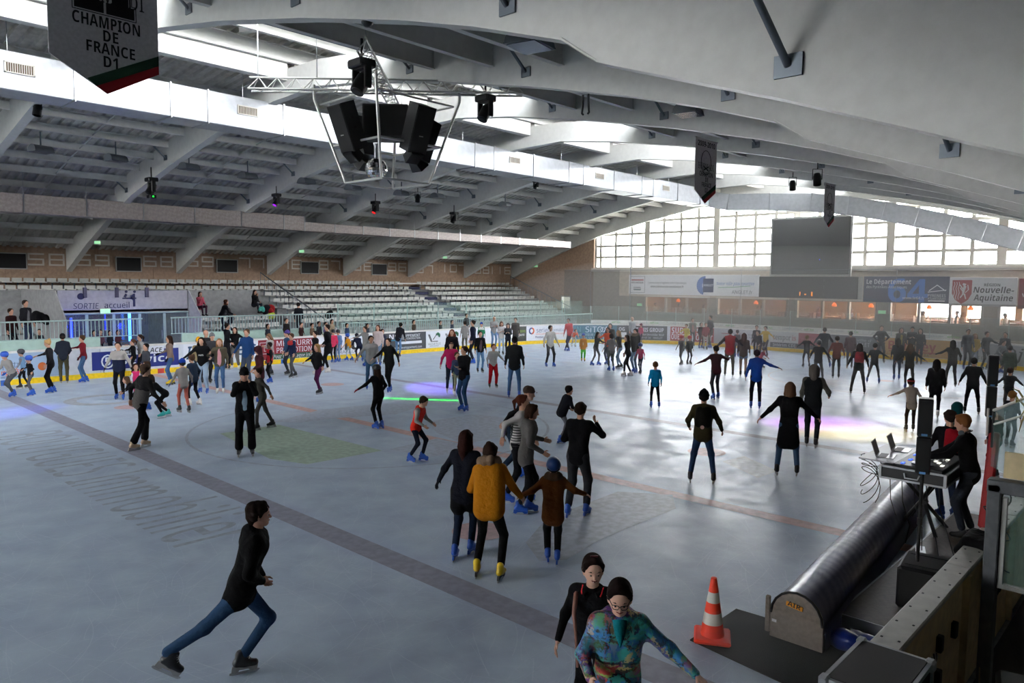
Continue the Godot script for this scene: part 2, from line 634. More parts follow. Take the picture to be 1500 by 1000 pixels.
var purlin_cache := {}
func purlin(root: Node, x: float, y: float, z0: float, L: float, h := 0.2) -> void:
	var key := "%.2f_%.2f" % [L, h]
	if not purlin_cache.has(key):
		var mb := MB.new()   # a C section: web and two flanges
		mb.box(Vector3(-0.015, -h, 0), Vector3(0.015, h, L))
		mb.box(Vector3(-0.07, -h - 0.02, 0), Vector3(0.07, -h, L))
		mb.box(Vector3(-0.07, h, 0), Vector3(0.07, h + 0.02, L))
		purlin_cache[key] = mb.done()
	part("purlin", purlin_cache[key], M.white_steel, root, Vector3(x, y - 0.02, z0))

func deck(root: Node, line: Array) -> void:
	var mb := MB.new()
	var prof_ := [[0.0, 0.0], [0.14, 0.0], [0.18, 0.075], [0.29, 0.075]]
	var pitch := 0.33
	var z := EW - 0.3
	while z < BACK_Z + 0.3:
		var fine := z < 6.0
		var pts := prof_ if fine else [[0.0, 0.0]]
		var w := pitch if fine else 4.0
		for i in pts.size():
			var a: Array = pts[i]
			var b: Array = pts[i + 1] if i + 1 < pts.size() else [w, 0.0]
			for j in line.size() - 1:
				var p: Array = line[j]
				var q: Array = line[j + 1]
				mb.quad(Vector3(p[0], p[1] + a[1], z + a[0]), Vector3(q[0], q[1] + a[1], z + a[0]), Vector3(q[0], q[1] + b[1], z + b[0]), Vector3(p[0], p[1] + b[1], z + b[0]))
		z += w
	part("deck_sheet", mb.done(), M.deck, root)
	# outer skin, so that the roof is closed and has thickness
	var sk := MB.new()
	for j in line.size() - 1:
		var p: Array = line[j]
		var q: Array = line[j + 1]
		sk.prism([Vector2(p[0], p[1] + 0.1), Vector2(q[0], q[1] + 0.1), Vector2(q[0], q[1] + 0.25), Vector2(p[0], p[1] + 0.25)], Vector3(0, 0, EW - 0.4), Vector3.RIGHT, Vector3.UP, Vector3(0, 0, BACK_Z - EW + 0.8))
	part("roof_skin", sk.done(), M.concrete, root)

# ------------------------------------------------------------------ end wall with its big window, banners, scoreboards and the restaurant behind
func end_wall() -> void:
	var w := struct("wall_end", null, null)
	var T := 0.3
	var zf := EW
	# tan part beside the stand, up to the roof
	var left := [Vector2(SW - 0.3, -0.1), Vector2(-34.75, -0.1), Vector2(-34.75, 7.6), Vector2(-37.0, 7.2), Vector2(-40.0, 6.2), Vector2(SW - 0.3, 4.9)]
	part("masonry", MB.new().prism(left, Vector3(0, 0, zf - T), Vector3.RIGHT, Vector3.UP, Vector3(0, 0, T)).done(), M.tan_wall, w)
	# restaurant openings
	var wins := [[-30.0, -25.0], [-24.3, -19.5], [-18.9, -14.2], [-13.5, -8.9], [-8.15, -3.4]]
	var x := -34.75
	for q in wins:
		part("masonry", bx(Vector3(x, -0.1, zf - T), Vector3(q[0], 4.72, zf)), M.cream_wall, w)
		part("masonry", bx(Vector3(q[0], -0.1, zf - T), Vector3(q[1], 1.72, zf)), M.cream_wall, w)
		part("masonry", bx(Vector3(q[0], 2.92, zf - T), Vector3(q[1], 4.72, zf)), M.cream_wall, w)
		x = q[1]
	part("masonry", bx(Vector3(x, -0.1, zf - T), Vector3(8.3, 4.72, zf)), M.cream_wall, w)
	# sill band
	part("sill", MB.new().cbox(Vector3(-13.3, 4.82, zf + 0.02), Basis.IDENTITY, Vector3(21.5, 0.13, 0.22), 0.02).done(), M.frame_white, w)
	# the big window under the arch
	var win := struct("window_end", null, null)
	var cols := []
	var xx := -34.6
	cols.append(-34.6)
	for c in [-34.14, -32.75, -31.35]:
		cols.append(c)
	for k in 8:
		for j in 4:
			cols.append(-29.98 + 5.45 * k + 1.36 * j)
	var rows := [4.95, 5.78, 6.6, 7.45, 8.32, 9.1]
	for i in cols.size() - 1:
		var a: float = cols[i]
		var b: float = cols[i + 1]
		if a > 7.5:
			break
		var main := i >= 4 and (i - 4) % 4 == 0
		var top := prof(LOWER, a)
		if top < 5.1:
			continue
		part("mullion", MB.new().cbox(Vector3(a, (4.9 + top + 0.3) / 2, zf - 0.1), Basis.IDENTITY, Vector3(0.22 if main else 0.1, (top + 0.3 - 4.9) / 2, 0.12 if main else 0.06), 0.01).done(), M.frame_white, win)
		for r in rows.size():
			var y0: float = rows[r]
			var y1: float = rows[r + 1] if r + 1 < rows.size() else 10.0
			var tmax := maxf(prof(LOWER, a), prof(LOWER, b)) + 0.25
			if y0 > tmax - 0.2:
				continue
			part("pane", bx(Vector3(a + 0.03, y0 + 0.02, zf - 0.11), Vector3(b - 0.03, minf(y1 - 0.02, tmax), zf - 0.09)), M.pane, win)
			part("glazing_bar", bx(Vector3(a + 0.02, y0 - 0.09, zf - 0.15), Vector3(b - 0.02, y0 + 0.09, zf - 0.05)), M.frame_white, win)
	# banners on the wall under the window
	var zb := -44.5
	var bn := thing("banner_board", "long white sponsor board with a framed logo and a blue sun emblem", "sign", Vector3(-25.55, 3.75, zb))
	part("panel", cb(Vector3(4.87, 0.68, 0.04), 0.01), mat("sign_white", Color(0.86, 0.86, 0.87), 0.5), bn)
	var f := plane(Vector3(0, 0, 0.045), Vector3.RIGHT, Vector3.UP)
	var dark := mat("ink_dark", Color(0.16, 0.16, 0.18), 0.6)
	var red := mat("ink_red", Color(0.62, 0.13, 0.15), 0.6)
	var blue := mat("ink_blue", Color(0.10, 0.35, 0.66), 0.6)
	var navy := mat("ink_navy", Color(0.08, 0.13, 0.30), 0.6)
	var green := mat("ink_green", Color(0.16, 0.55, 0.27), 0.6)
	var mb := MB.new()
	frame(mb, Vector3(-4.15, 0, 0.045), 1.25, 1.15, 0.02)
	lay(mb, "PAYS BASQUE", font_bold, 0.17, shifted(f, -4.15, 0.14), 1.0)
	lay(mb, "EUSKAL", font_bold, 0.17, shifted(f, -4.15, -0.22), 0.62)
	lay(mb, "Communauté d'agglomération Pays Basque", font_plain, 0.19, shifted(f, -1.75, 0.14), 3.0)
	lay(mb, "www.communaute-paysbasque.fr", font_bold, 0.2, shifted(f, -1.75, -0.12), 2.6)
	lay(mb, "ANGLET.fr", font_plain, 0.3, shifted(f, 3.75, -0.42), 1.4)
	part("lettering", mb.done(), dark, bn)
	mb = MB.new()
	mb.box(Vector3(-4.65, 0.28, 0.04), Vector3(-3.65, 0.36, 0.047))
	part("stripe", mb.done(), red, bn)
	mb = MB.new()
	mb.box(Vector3(-4.45, -0.40, 0.04), Vector3(-3.85, -0.32, 0.047))
	part("stripe", mb.done(), mat("ink_teal", Color(0.1, 0.32, 0.3), 0.6), bn)
	mb = MB.new()
	for k in 13:   # sunburst emblem
		var a := deg_to_rad(95.0 + 13.0 * k)
		var d := Vector3(cos(a), sin(a), 0)
		var s := Vector3(-d.y, d.x, 0)
		var o := Vector3(1.15, -0.02, 0.046)
		mb.quad(o + d * 0.22 + s * 0.02, o + d * 0.22 - s * 0.02, o + d * 0.62 - s * 0.06, o + d * 0.62 + s * 0.06)
	part("sunburst", mb.done(), blue, bn)
	part("emblem_field", bx(Vector3(1.0, -0.46, 0.04), Vector3(1.75, 0.44, 0.047)), navy, bn)
	mb = MB.new()
	lay(mb, "ANGLET", font_bold, 0.2, shifted(f, 1.38, 0.0, 0.004), 0.7)
	part("lettering", mb.done(), mat("sign_white"  , Color.WHITE), bn)
	mb = MB.new()
	lay(mb, "Notre ville plus sportive", font_serif, 0.27, shifted(f, 3.25, 0.12), 2.6, 0.25)
	part("lettering", mb.done(), blue, bn)
	mb = MB.new()
	mb.tube([Vector3(2.1, -0.14, 0.045), Vector3(3.2, -0.1, 0.045), Vector3(4.3, -0.02, 0.045)], 0.018, 6)
	part("underline", mb.done(), green, bn)
	# dark scoreboard
	var sb := thing("scoreboard", "dark hockey scoreboard showing small orange digits on the end wall", "scoreboard", Vector3(-17.72, 3.69, zb))
	part("case", cb(Vector3(2.95, 0.64, 0.1), 0.02), mat("score_black", Color(0.07, 0.07, 0.075), 0.5), sb)
	for q in [[-0.355, -0.39, 0.025, 0.11], [-0.03, -0.42, 0.05, 0.04], [0.36, -0.39, 0.04, 0.12]]:
		part("lit_digit", bx(Vector3(q[0] - q[2], q[1] - q[3], 0.1), Vector3(q[0] + q[2], q[1] + q[3], 0.106)), glow("score_light", Color(1.0, 0.55, 0.1), 1.6), sb)
	mb = MB.new()
	for k in 3:
		lay(mb, ["A", "I", "L"][k], font_plain, 0.22, shifted(f, -2.75, 0.42 - 0.4 * k, 0.06))
		lay(mb, ["A", "I", "L"][k], font_plain, 0.22, shifted(f, 1.05, 0.42 - 0.4 * k, 0.06))
	part("lettering", mb.done(), mat("ink_grey", Color(0.36, 0.36, 0.37), 0.6), sb)
	part("end_strip", bx(Vector3(2.97, -0.64, 0.0), Vector3(3.2, 0.64, 0.1)), M.frame_grey, sb)
	# blue department board
	var db := thing("department_board", "navy sponsor board with a large pale blue number 64", "sign", Vector3(-12.32, 3.63, zb))
	part("panel", cb(Vector3(2.15, 0.72, 0.04), 0.01), mat("dep_navy", Color(0.10, 0.13, 0.28), 0.5), db)
	mb = MB.new()
	lay(mb, "64", font_bold, 1.75, shifted(f, 0.15, -0.08), 2.0)
	part("numeral", mb.done(), mat("dep_blue", Color(0.12, 0.42, 0.75), 0.5), db)
	mb = MB.new()
	lay(mb, "Le Département", font_bold, 0.36, shifted(f, -0.85, 0.42, 0.004), 2.3)
	lay(mb, "des Pyrénées-Atlantiques", font_plain, 0.2, shifted(f, -0.95, 0.13, 0.004), 2.1)
	lay(mb, "www.le64.fr", font_plain, 0.2, shifted(f, 0.45, -0.45, 0.004), 1.1)
	lay(mb, "PYRENEES", font_plain, 0.2, shifted(f, 1.58, -0.3, 0.004), 0.86)
	lay(mb, "ATLANTIQUES", font_plain, 0.15, shifted(f, 1.58, -0.46, 0.004), 0.86)
	for s in [[1.2, -0.05, 1.58, 0.26], [1.58, 0.26, 1.98, -0.05], [1.15, -0.12, 2.02, 0.0]]:
		mb.tube([Vector3(s[0], s[1], 0.05), Vector3(s[2], s[3], 0.05)], 0.025, 6)
	mb.box(Vector3(1.18, -0.62, 0.045), Vector3(1.98, -0.55, 0.05))
	part("lettering", mb.done(), mat("sign_white", Color.WHITE), db)
	# region board
	var rb := thing("region_board", "white sponsor board with a red lion shield beside grey lettering", "sign", Vector3(-8.66, 3.56, zb))
	part("panel", cb(Vector3(1.5, 0.74, 0.04), 0.01), mat("sign_white", Color.WHITE), rb)
	var shield := [Vector2(-0.45, 0.6), Vector2(0.45, 0.6), Vector2(0.45, -0.1), Vector2(0.3, -0.42), Vector2(0, -0.64), Vector2(-0.3, -0.42), Vector2(-0.45, -0.1)]
	part("shield", MB.new().prism(shield, Vector3(-0.92, 0, 0.04), Vector3.RIGHT, Vector3.UP, Vector3(0, 0, 0.008)).done(), red, rb)
	mb = MB.new()
	for k in 3:
		var pts := []
		for j in 9:
			pts.append(Vector3(-1.28 + 0.11 * k + 0.03 * sin(j * 1.6), 0.5 - 0.115 * j, 0.05))
		mb.tube(pts, 0.016, 5)
	# the lion: a rearing body, mane, legs and tail
	for s in [[-0.78, 0.3, -0.86, -0.1, 0.07], [-0.86, 0.0, -1.0, 0.2, 0.035], [-0.84, 0.1, -1.02, 0.36, 0.035], [-0.84, -0.1, -0.98, -0.32, 0.04], [-0.8, -0.1, -0.72, -0.38, 0.04], [-0.76, 0.34, -0.88, 0.4, 0.08], [-0.76, -0.05, -0.62, 0.1, 0.025], [-0.62, 0.1, -0.66, 0.36, 0.03]]:
		mb.tube([Vector3(s[0], s[1], 0.05), Vector3(s[2], s[3], 0.05)], [s[4], s[4] * 0.7], 6)
	part("lion", mb.done(), mat("sign_white", Color.WHITE), rb)
	mb = MB.new()
	lay(mb, "RÉGION", font_bold, 0.2, shifted(f, 0.42, 0.36), 0.7)
	lay(mb, "Nouvelle-", font_bold, 0.42, shifted(f, 0.5, 0.1), 1.75, 0.15)
	lay(mb, "Aquitaine", font_bold, 0.42, shifted(f, 0.5, -0.3), 1.7, 0.15)
	part("lettering", mb.done(), dark, rb)
	var wb := thing("crimson_board", "crimson sponsor board with a white web address", "sign", Vector3(-5.65, 3.5, zb))
	part("panel", cb(Vector3(1.45, 0.76, 0.04), 0.01), mat("crimson", Color(0.48, 0.10, 0.14), 0.5), wb)
	mb = MB.new()
	lay(mb, "www.", font_bold, 0.3, shifted(f, -0.85, -0.05), 0.9)
	part("lettering", mb.done(), mat("sign_white", Color.WHITE), wb)
	# grey video screen hanging in front of the window
	var vs := thing("video_screen", "large blank grey video screen hanging in front of the end window", "screen", Vector3(-17.63, 6.12, -44.5))
	part("panel", cb(Vector3(2.3, 1.66, 0.1), 0.03), speckled("screen_grey", Color(0.34, 0.34, 0.335), 0.05, 0.6, 2.0), vs)
	var fr := MB.new()
	for s in [-1, 1]:
		fr.box(Vector3(s * 2.36 - 0.05, -1.75, -0.1), Vector3(s * 2.36 + 0.05, 1.75, 0.02))
		fr.box(Vector3(-2.4, s * 1.72 - 0.05, -0.1), Vector3(2.4, s * 1.72 + 0.05, 0.02))
		fr.tube([Vector3(s * 1.5, 1.7, 0), Vector3(s * 1.5, 2.9, 0)], 0.02, 6)
	part("frame", fr.done(), M.frame_grey, vs)
	part("status_light", bx(Vector3(0.62, -0.82, 0.1), Vector3(0.67, -0.77, 0.105)), glow("status_light", Color(0.2, 0.25, 1.0), 1.2), vs)
	# restaurant windows
	var rw := struct("window_restaurant", null, null)
	for q in wins:
		var n := 3
		for j in n + 1:
			var xm: float = lerpf(q[0], q[1], float(j) / n)
			part("mullion", bx(Vector3(xm - 0.06, 1.72, zf - 0.24), Vector3(xm + 0.06, 2.92, zf + 0.03)), M.frame_white, rw)
		for j in n:
			var xa: float = lerpf(q[0], q[1], float(j) / n)
			var xb: float = lerpf(q[0], q[1], float(j + 1) / n)
			part("pane", bx(Vector3(xa + 0.06, 1.78, zf - 0.13), Vector3(xb - 0.06, 2.86, zf - 0.115)), M.pane, rw)
		part("window_frame", bx(Vector3(q[0] - 0.1, 1.66, zf - 0.2), Vector3(q[1] + 0.1, 1.8, zf + 0.05)), M.frame_white, rw)
		part("window_frame", bx(Vector3(q[0] - 0.1, 2.86, zf - 0.2), Vector3(q[1] + 0.1, 2.98, zf + 0.05)), M.frame_white, rw)
	restaurant(wins)
	# green exit signs
	var ex := [[at_z(937, 446, EW + 0.06), "lit green exit sign between the restaurant windows beside the white board"], [at_z(1292, 457, EW + 0.06), "lit green exit sign between the restaurant windows under the navy board"], [at_z(785, 389.5, EW + 0.06), "lit green exit sign high on the tan end wall"]]
	for e in ex:
		exit_sign(e[0], 0.0, e[1])
	# a small lit window low on the tan wall
	var lw := thing("lit_window", "small lit window low on the tan wall beside the stand stairs", "window", at_z(829, 443, EW + 0.03))
	part("frame", MB.new().box(Vector3(-0.5, -0.55, -0.02), Vector3(0.5, -0.45, 0.04)).box(Vector3(-0.5, 0.45, -0.02), Vector3(0.5, 0.55, 0.04)).box(Vector3(-0.5, -0.5, -0.02), Vector3(-0.42, 0.5, 0.04)).box(Vector3(0.42, -0.5, -0.02), Vector3(0.5, 0.5, 0.04)).done(), M.frame_grey, lw)
	part("lit_pane", bx(Vector3(-0.42, -0.45, 0.0), Vector3(0.42, 0.45, 0.01)), glow("lit_window", Color(0.85, 0.86, 0.8), 0.8), lw)

func shifted(f: Callable, dx: float, dy: float, lift := 0.0) -> Callable:
	return func(a: float, b: float) -> Array:
		var q: Array = f.call(a + dx, b + dy)
		return [q[0] + q[1] * lift, q[1]]

func frame(mb: MB, c: Vector3, w: float, h: float, t: float) -> void:
	mb.box(c + Vector3(-w / 2, -h / 2, 0), c + Vector3(w / 2, -h / 2 + t, 0.003))
	mb.box(c + Vector3(-w / 2, h / 2 - t, 0), c + Vector3(w / 2, h / 2, 0.003))
	mb.box(c + Vector3(-w / 2, -h / 2, 0), c + Vector3(-w / 2 + t, h / 2, 0.003))
	mb.box(c + Vector3(w / 2 - t, -h / 2, 0), c + Vector3(w / 2, h / 2, 0.003))

func exit_sign(at: Vector3, turn: float, label: String, k := 0.8) -> void:
	var t := thing("exit_sign", label, "exit sign", at, turn)
	t.scale = Vector3.ONE * k
	part("case", cb(Vector3(0.27, 0.13, 0.04), 0.01), M.frame_white, t)
	part("lit_face", bx(Vector3(-0.25, -0.11, 0.04), Vector3(0.25, 0.11, 0.045)), glow("exit_light", Color(0.6, 0.9, 0.66), 0.8), t)
	var mb := MB.new()   # running figure and arrow
	mb.tube([Vector3(-0.1, -0.08, 0.046), Vector3(-0.06, 0.0, 0.046), Vector3(-0.02, 0.06, 0.046)], 0.012, 5)
	mb.box(Vector3(0.04, -0.015, 0.045), Vector3(0.18, 0.015, 0.048))
	part("pictogram", mb.done(), mat("sign_white", Color.WHITE), t)

# the lit restaurant behind the end wall: a room with its own window, tables, chairs and hanging lamps
func restaurant(wins: Array) -> void:
	var z0 := EW - 0.3
	var r := struct("wall_restaurant", null, null)
	part("rear_wall", bx(Vector3(-31.5, 0.6, -52.3), Vector3(-14.0, 3.6, -52.0)), mat("warm_wall", Color(0.74, 0.62, 0.5), 0.8), r)
	part("rear_wall", bx(Vector3(-14.0, 0.6, -52.3), Vector3(-2.5, 1.9, -52.0)), mat("warm_wall", Color(0.74, 0.62, 0.5), 0.8), r)
	part("rear_wall", bx(Vector3(-14.0, 3.1, -52.3), Vector3(-2.5, 3.6, -52.0)), mat("warm_wall", Color(0.74, 0.62, 0.5), 0.8), r)
	for x in [-14.0, -11.2, -8.4, -5.6, -2.7]:
		part("pier", bx(Vector3(x, 1.9, -52.3), Vector3(x + 0.35, 3.1, -52.0)), mat("warm_wall"  , Color.WHITE), r)
	part("side_wall", bx(Vector3(-31.8, 0.6, -52.3), Vector3(-31.5, 3.6, z0)), mat("warm_wall", Color.WHITE), r)
	part("side_wall", bx(Vector3(-2.5, 0.6, -52.3), Vector3(-2.2, 3.6, z0)), mat("warm_wall", Color.WHITE), r)
	struct("floor", bx(Vector3(-31.8, 0.8, -52.3), Vector3(-2.2, 1.12, z0)), mat("wood_floor", Color(0.4, 0.28, 0.18), 0.5))
	struct("ceiling", bx(Vector3(-31.8, 3.45, -52.3), Vector3(-2.2, 3.6, z0)), M.cream_wall)
	var i := 0
	var chair_names := ["pale wooden restaurant chair behind the end windows"]
	for x in range(-30, -3, 2):
		for k in 2:
			var p := Vector3(x + 0.5, 1.12, -47.6 - 2.1 * k)
			var t := thing("dining_table", "small restaurant dining table seen through the end windows", "table", p, 0.0, "restaurant tables behind the end wall")
			part("tabletop", cb(Vector3(0.5, 0.025, 0.4), 0.01), mat("table_wood", Color(0.62, 0.42, 0.24), 0.5), t, Vector3(0, 0.74, 0))
			part("pedestal", MB.new().lathe(Vector3.ZERO, Basis.IDENTITY, [[0.25, 0.0], [0.25, 0.03], [0.05, 0.06], [0.04, 0.72]], 12).done(), M.black, t)
			for s in [-1, 1]:
				var c := thing("dining_chair", chair_names[0], "chair", p + Vector3(s * 0.7, 0, 0.05), -s * PI / 2, "restaurant chairs behind the end wall")
				part("seat", cb(Vector3(0.2, 0.025, 0.2), 0.01), mat("chair_wood", Color(0.72, 0.5, 0.3), 0.5), c, Vector3(0, 0.45, 0))
				part("backrest", cb(Vector3(0.2, 0.22, 0.02), 0.01), M.chair_wood, c, Vector3(0, 0.75, -0.19))
				for lx in [-0.17, 0.17]:
					for lz in [-0.17, 0.17]:
						part("leg", bx(Vector3(lx - 0.018, 0, lz - 0.018), Vector3(lx + 0.018, 0.44, lz + 0.018)), M.chair_wood, c)
			for s in 2:
				solo("drinking_glass", MB.new().lathe(Vector3.ZERO, Basis.IDENTITY, [[0.0, 0.0], [0.035, 0.0], [0.045, 0.14], [0.04, 0.14], [0.03, 0.01], [0.0, 0.01]], 8).done(), M.frame_white, "pale drinking glass on a restaurant table behind the end windows", "glass", p + Vector3(-0.2 + 0.4 * s, 0.765, 0.1), 0.0, "glasses on the restaurant tables")
			i += 1
	for x in [-28.6, -22.6, -17.4, -15.2, -12.0, -9.9, -6.0]:
		var p := Vector3(x, 2.62, -48.2)
		var l := thing("pendant_lamp", "glowing amber pendant lamp hanging in the restaurant", "lamp", p, 0.0, "pendant lamps in the restaurant")
		part("cord", MB.new().tube([Vector3(0, 0.1, 0), Vector3(0, 0.83, 0)], 0.008, 5).done(), M.black, l)
		part("lamp_shade", MB.new().lathe(Vector3.ZERO, Basis.IDENTITY, [[0.14, -0.12], [0.15, 0.0], [0.06, 0.12], [0.0, 0.13]], 12).done(), glow("amber_lamp", Color(1.0, 0.5, 0.14), 2.0), l)
		var o := OmniLight3D.new()
		o.name = "lamp_glow"
		o.light_color = Color(1.0, 0.84, 0.64)
		o.light_energy = 4.5
		o.light_size = 0.12
		o.omni_range = 30
		o.shadow_enabled = true
		l.add_child(o)
		o.position = Vector3(0, -0.3, 0)


# ------------------------------------------------------------------ ice and its painted markings
func board_pt(s: float) -> Array:
	# walk along the inside face of the boards: down the far side, round the corner, along the end, round, back along the camera's side -> [point, inward normal, along]
	var z_start := 8.0
	var a := z_start - (EB + RAD)
	var q := RAD * PI / 2
	var e := (NB - RAD) - (LB + RAD)
	if s < a:
		return [Vector3(LB, 0, z_start - s), Vector3(1, 0, 0), Vector3(0, 0, -1)]
	s -= a
	if s < q:
		var t := s / RAD
		var n := Vector3(cos(t), 0, sin(t))
		return [Vector3(LB + RAD, 0, EB + RAD) - n * RAD, n, Vector3(sin(t), 0, -cos(t))]
	s -= q
	if s < e:
		return [Vector3(LB + RAD + s, 0, EB), Vector3(0, 0, 1), Vector3(1, 0, 0)]
	s -= e
	if s < q:
		var t := s / RAD
		var n := Vector3(-sin(t), 0, cos(t))
		return [Vector3(NB - RAD, 0, EB + RAD) - n * RAD, n, Vector3(cos(t), 0, sin(t))]
	s -= q
	return [Vector3(NB, 0, EB + RAD + s), Vector3(-1, 0, 0), Vector3(0, 0, 1)]

func s_of(px: float) -> float:
	var best := 0.0
	var err := 1e9
	var s := 8.0
	while s < 100.0:
		var p: Vector3 = board_pt(s)[0]
		var v := cam_basis.transposed() * (p + Vector3(0, 0.6, 0) - CAM)
		if v.z < -1.0:
			var e := absf(project(p + Vector3(0, 0.6, 0)).x - px)
			if e < err:
				err = e
				best = s
		s += 0.05
	return best

func on_board(s0: float, y0: float, lift: float) -> Callable:
	return func(a: float, b: float) -> Array:
		var q := board_pt(s0 + a)
		return [q[0] + q[1] * lift + Vector3(0, y0 + b, 0), q[1]]

func strip(mb: MB, s0: float, s1: float, y0: float, y1: float, lift: float, step := 0.5) -> void:
	var n := maxi(1, int(ceil((s1 - s0) / step)))
	for i in n:
		var a := board_pt(lerpf(s0, s1, float(i) / n))
		var b := board_pt(lerpf(s0, s1, float(i + 1) / n))
		var pa: Vector3 = a[0] + a[1] * lift
		var pb: Vector3 = b[0] + b[1] * lift
		var u0 := Vector3(0, y0, 0)
		var u1 := Vector3(0, y1, 0)
		mb.quad_n([pa + u0, pb + u0, pb + u1, pa + u1], [a[1], b[1], b[1], a[1]])

func slab(mb: MB, s0: float, s1: float, y0: float, y1: float, f: float, b: float, step := 0.5) -> void:
	# a curved block between lift b (back) and f (front)
	strip(mb, s0, s1, y0, y1, f, step)
	var n := maxi(1, int(ceil((s1 - s0) / step)))
	for i in n:
		var p := board_pt(lerpf(s0, s1, float(i) / n))
		var q := board_pt(lerpf(s0, s1, float(i + 1) / n))
		var pf: Vector3 = p[0] + p[1] * f
		var qf: Vector3 = q[0] + q[1] * f
		var pb: Vector3 = p[0] + p[1] * b
		var qb: Vector3 = q[0] + q[1] * b
		var u0 := Vector3(0, y0, 0)
		var u1 := Vector3(0, y1, 0)
		mb.quad(pf + u1, qf + u1, qb + u1, pb + u1)
		mb.quad(qb + u0, pb + u0, pb + u1, qb + u1)
		mb.quad(pb + u0, qb + u0, qf + u0, pf + u0)
		if i == 0:
			mb.quad(pb + u0, pf + u0, pf + u1, pb + u1)
		if i == n - 1:
			mb.quad(qf + u0, qb + u0, qb + u1, qf + u1)

func ice_material() -> StandardMaterial3D:
	# bluish white with scratches: drawn lines on an image, laid out in world metres
	var sz := 1024
	var im := Image.create(sz, sz, false, Image.FORMAT_RGB8)
	im.fill(Color(0.66, 0.705, 0.76))
	var r := RandomNumberGenerator.new()
	r.seed = 5
	var nz := FastNoiseLite.new()
	nz.seed = 3
	nz.frequency = 0.006
	nz.fractal_octaves = 4
	for y in sz:
		for x in sz:
			# seamless by blending towards the wrapped copy
			var fx := float(x) / sz
			var fy := float(y) / sz
			var v := lerpf(lerpf(nz.get_noise_2d(x, y), nz.get_noise_2d(x - sz, y), fx), lerpf(nz.get_noise_2d(x, y - sz), nz.get_noise_2d(x - sz, y - sz), fx), fy)
			var k := 1.0 + v * 0.13
			im.set_pixel(x, y, Color(0.735 * k, 0.79 * k, 0.86 * (1.0 + v * 0.09)))
	for i in 700:
		var p := Vector2(r.randf() * sz, r.randf() * sz)
		var a := r.randf() * TAU
		var bend := r.randf_range(-0.004, 0.004)
		var n := int(r.randf_range(30, 260))
		var w := r.randf_range(0.1, 0.5)
		for j in n:
			p += Vector2(cos(a), sin(a))
			a += bend
			var x := posmod(int(p.x), sz)
			var y := posmod(int(p.y), sz)
			im.set_pixel(x, y, im.get_pixel(x, y).lerp(Color(0.92, 0.95, 0.98), w))
	var m := mat("ice", Color.WHITE, 0.34)
	m.albedo_texture = ImageTexture.create_from_image(im)
	m.uv1_triplanar = true
	m.uv1_world_triplanar = true
	m.uv1_scale = Vector3.ONE / 5.3
	m.roughness_texture = noise_tex("ice_rough", 0.012, 5, false, 512, 4.0, ramp(Color(0.72, 0.72, 0.72), Color(1, 1, 1)))
	m.roughness = 0.46
	m.normal_enabled = true
	m.normal_texture = noise_tex("ice_bump", 0.02, 5, true, 512, 3.0)
	m.normal_scale = 0.14
	m.metallic_specular = 0.45
	return m

func outline(inset: float) -> Array:
	var pts := []
	var L := LB + inset
	var N := NB - inset
	var E := EB + inset
	var R := RAD - inset
	for i in 13:
		var t := PI + i * PI / 24
		pts.append(Vector2(L + R + cos(t) * R, E + R + sin(t) * R))
	for i in 13:
		var t := PI * 1.5 + i * PI / 24
		pts.append(Vector2(N - R + cos(t) * R, E + R + sin(t) * R))
	pts.append(Vector2(N, 18.0 - R))
	pts.append(Vector2(N - R, 18.0))
	pts.append(Vector2(L + R, 18.0))
	pts.append(Vector2(L, 18.0 - R))
	return pts

func flat_poly(poly: Array, y: float) -> ArrayMesh:
	var mb := MB.new()
	var p2 := PackedVector2Array(poly)
	var t := Geometry2D.triangulate_polygon(p2)
	for i in range(0, t.size(), 3):
		var a := Vector3(p2[t[i]].x, y, p2[t[i]].y)
		var b := Vector3(p2[t[i + 1]].x, y, p2[t[i + 1]].y)
		var c := Vector3(p2[t[i + 2]].x, y, p2[t[i + 2]].y)
		if (b - a).cross(c - a).y > 0:
			mb.tri(a, b, c)
		else:
			mb.tri(a, c, b)
	return mb.done()

func paint(called: String, c: Color, spread := 0.05) -> StandardMaterial3D:
	var m := speckled(called, c, spread, 0.42, 0.35, 0.03, 5)
	m.normal_enabled = true
	m.normal_texture = noise_tex("ice_bump", 0.02, 5, true, 512, 3.0)
	m.normal_scale = 0.14
	m.metallic_specular = 0.45
	return m

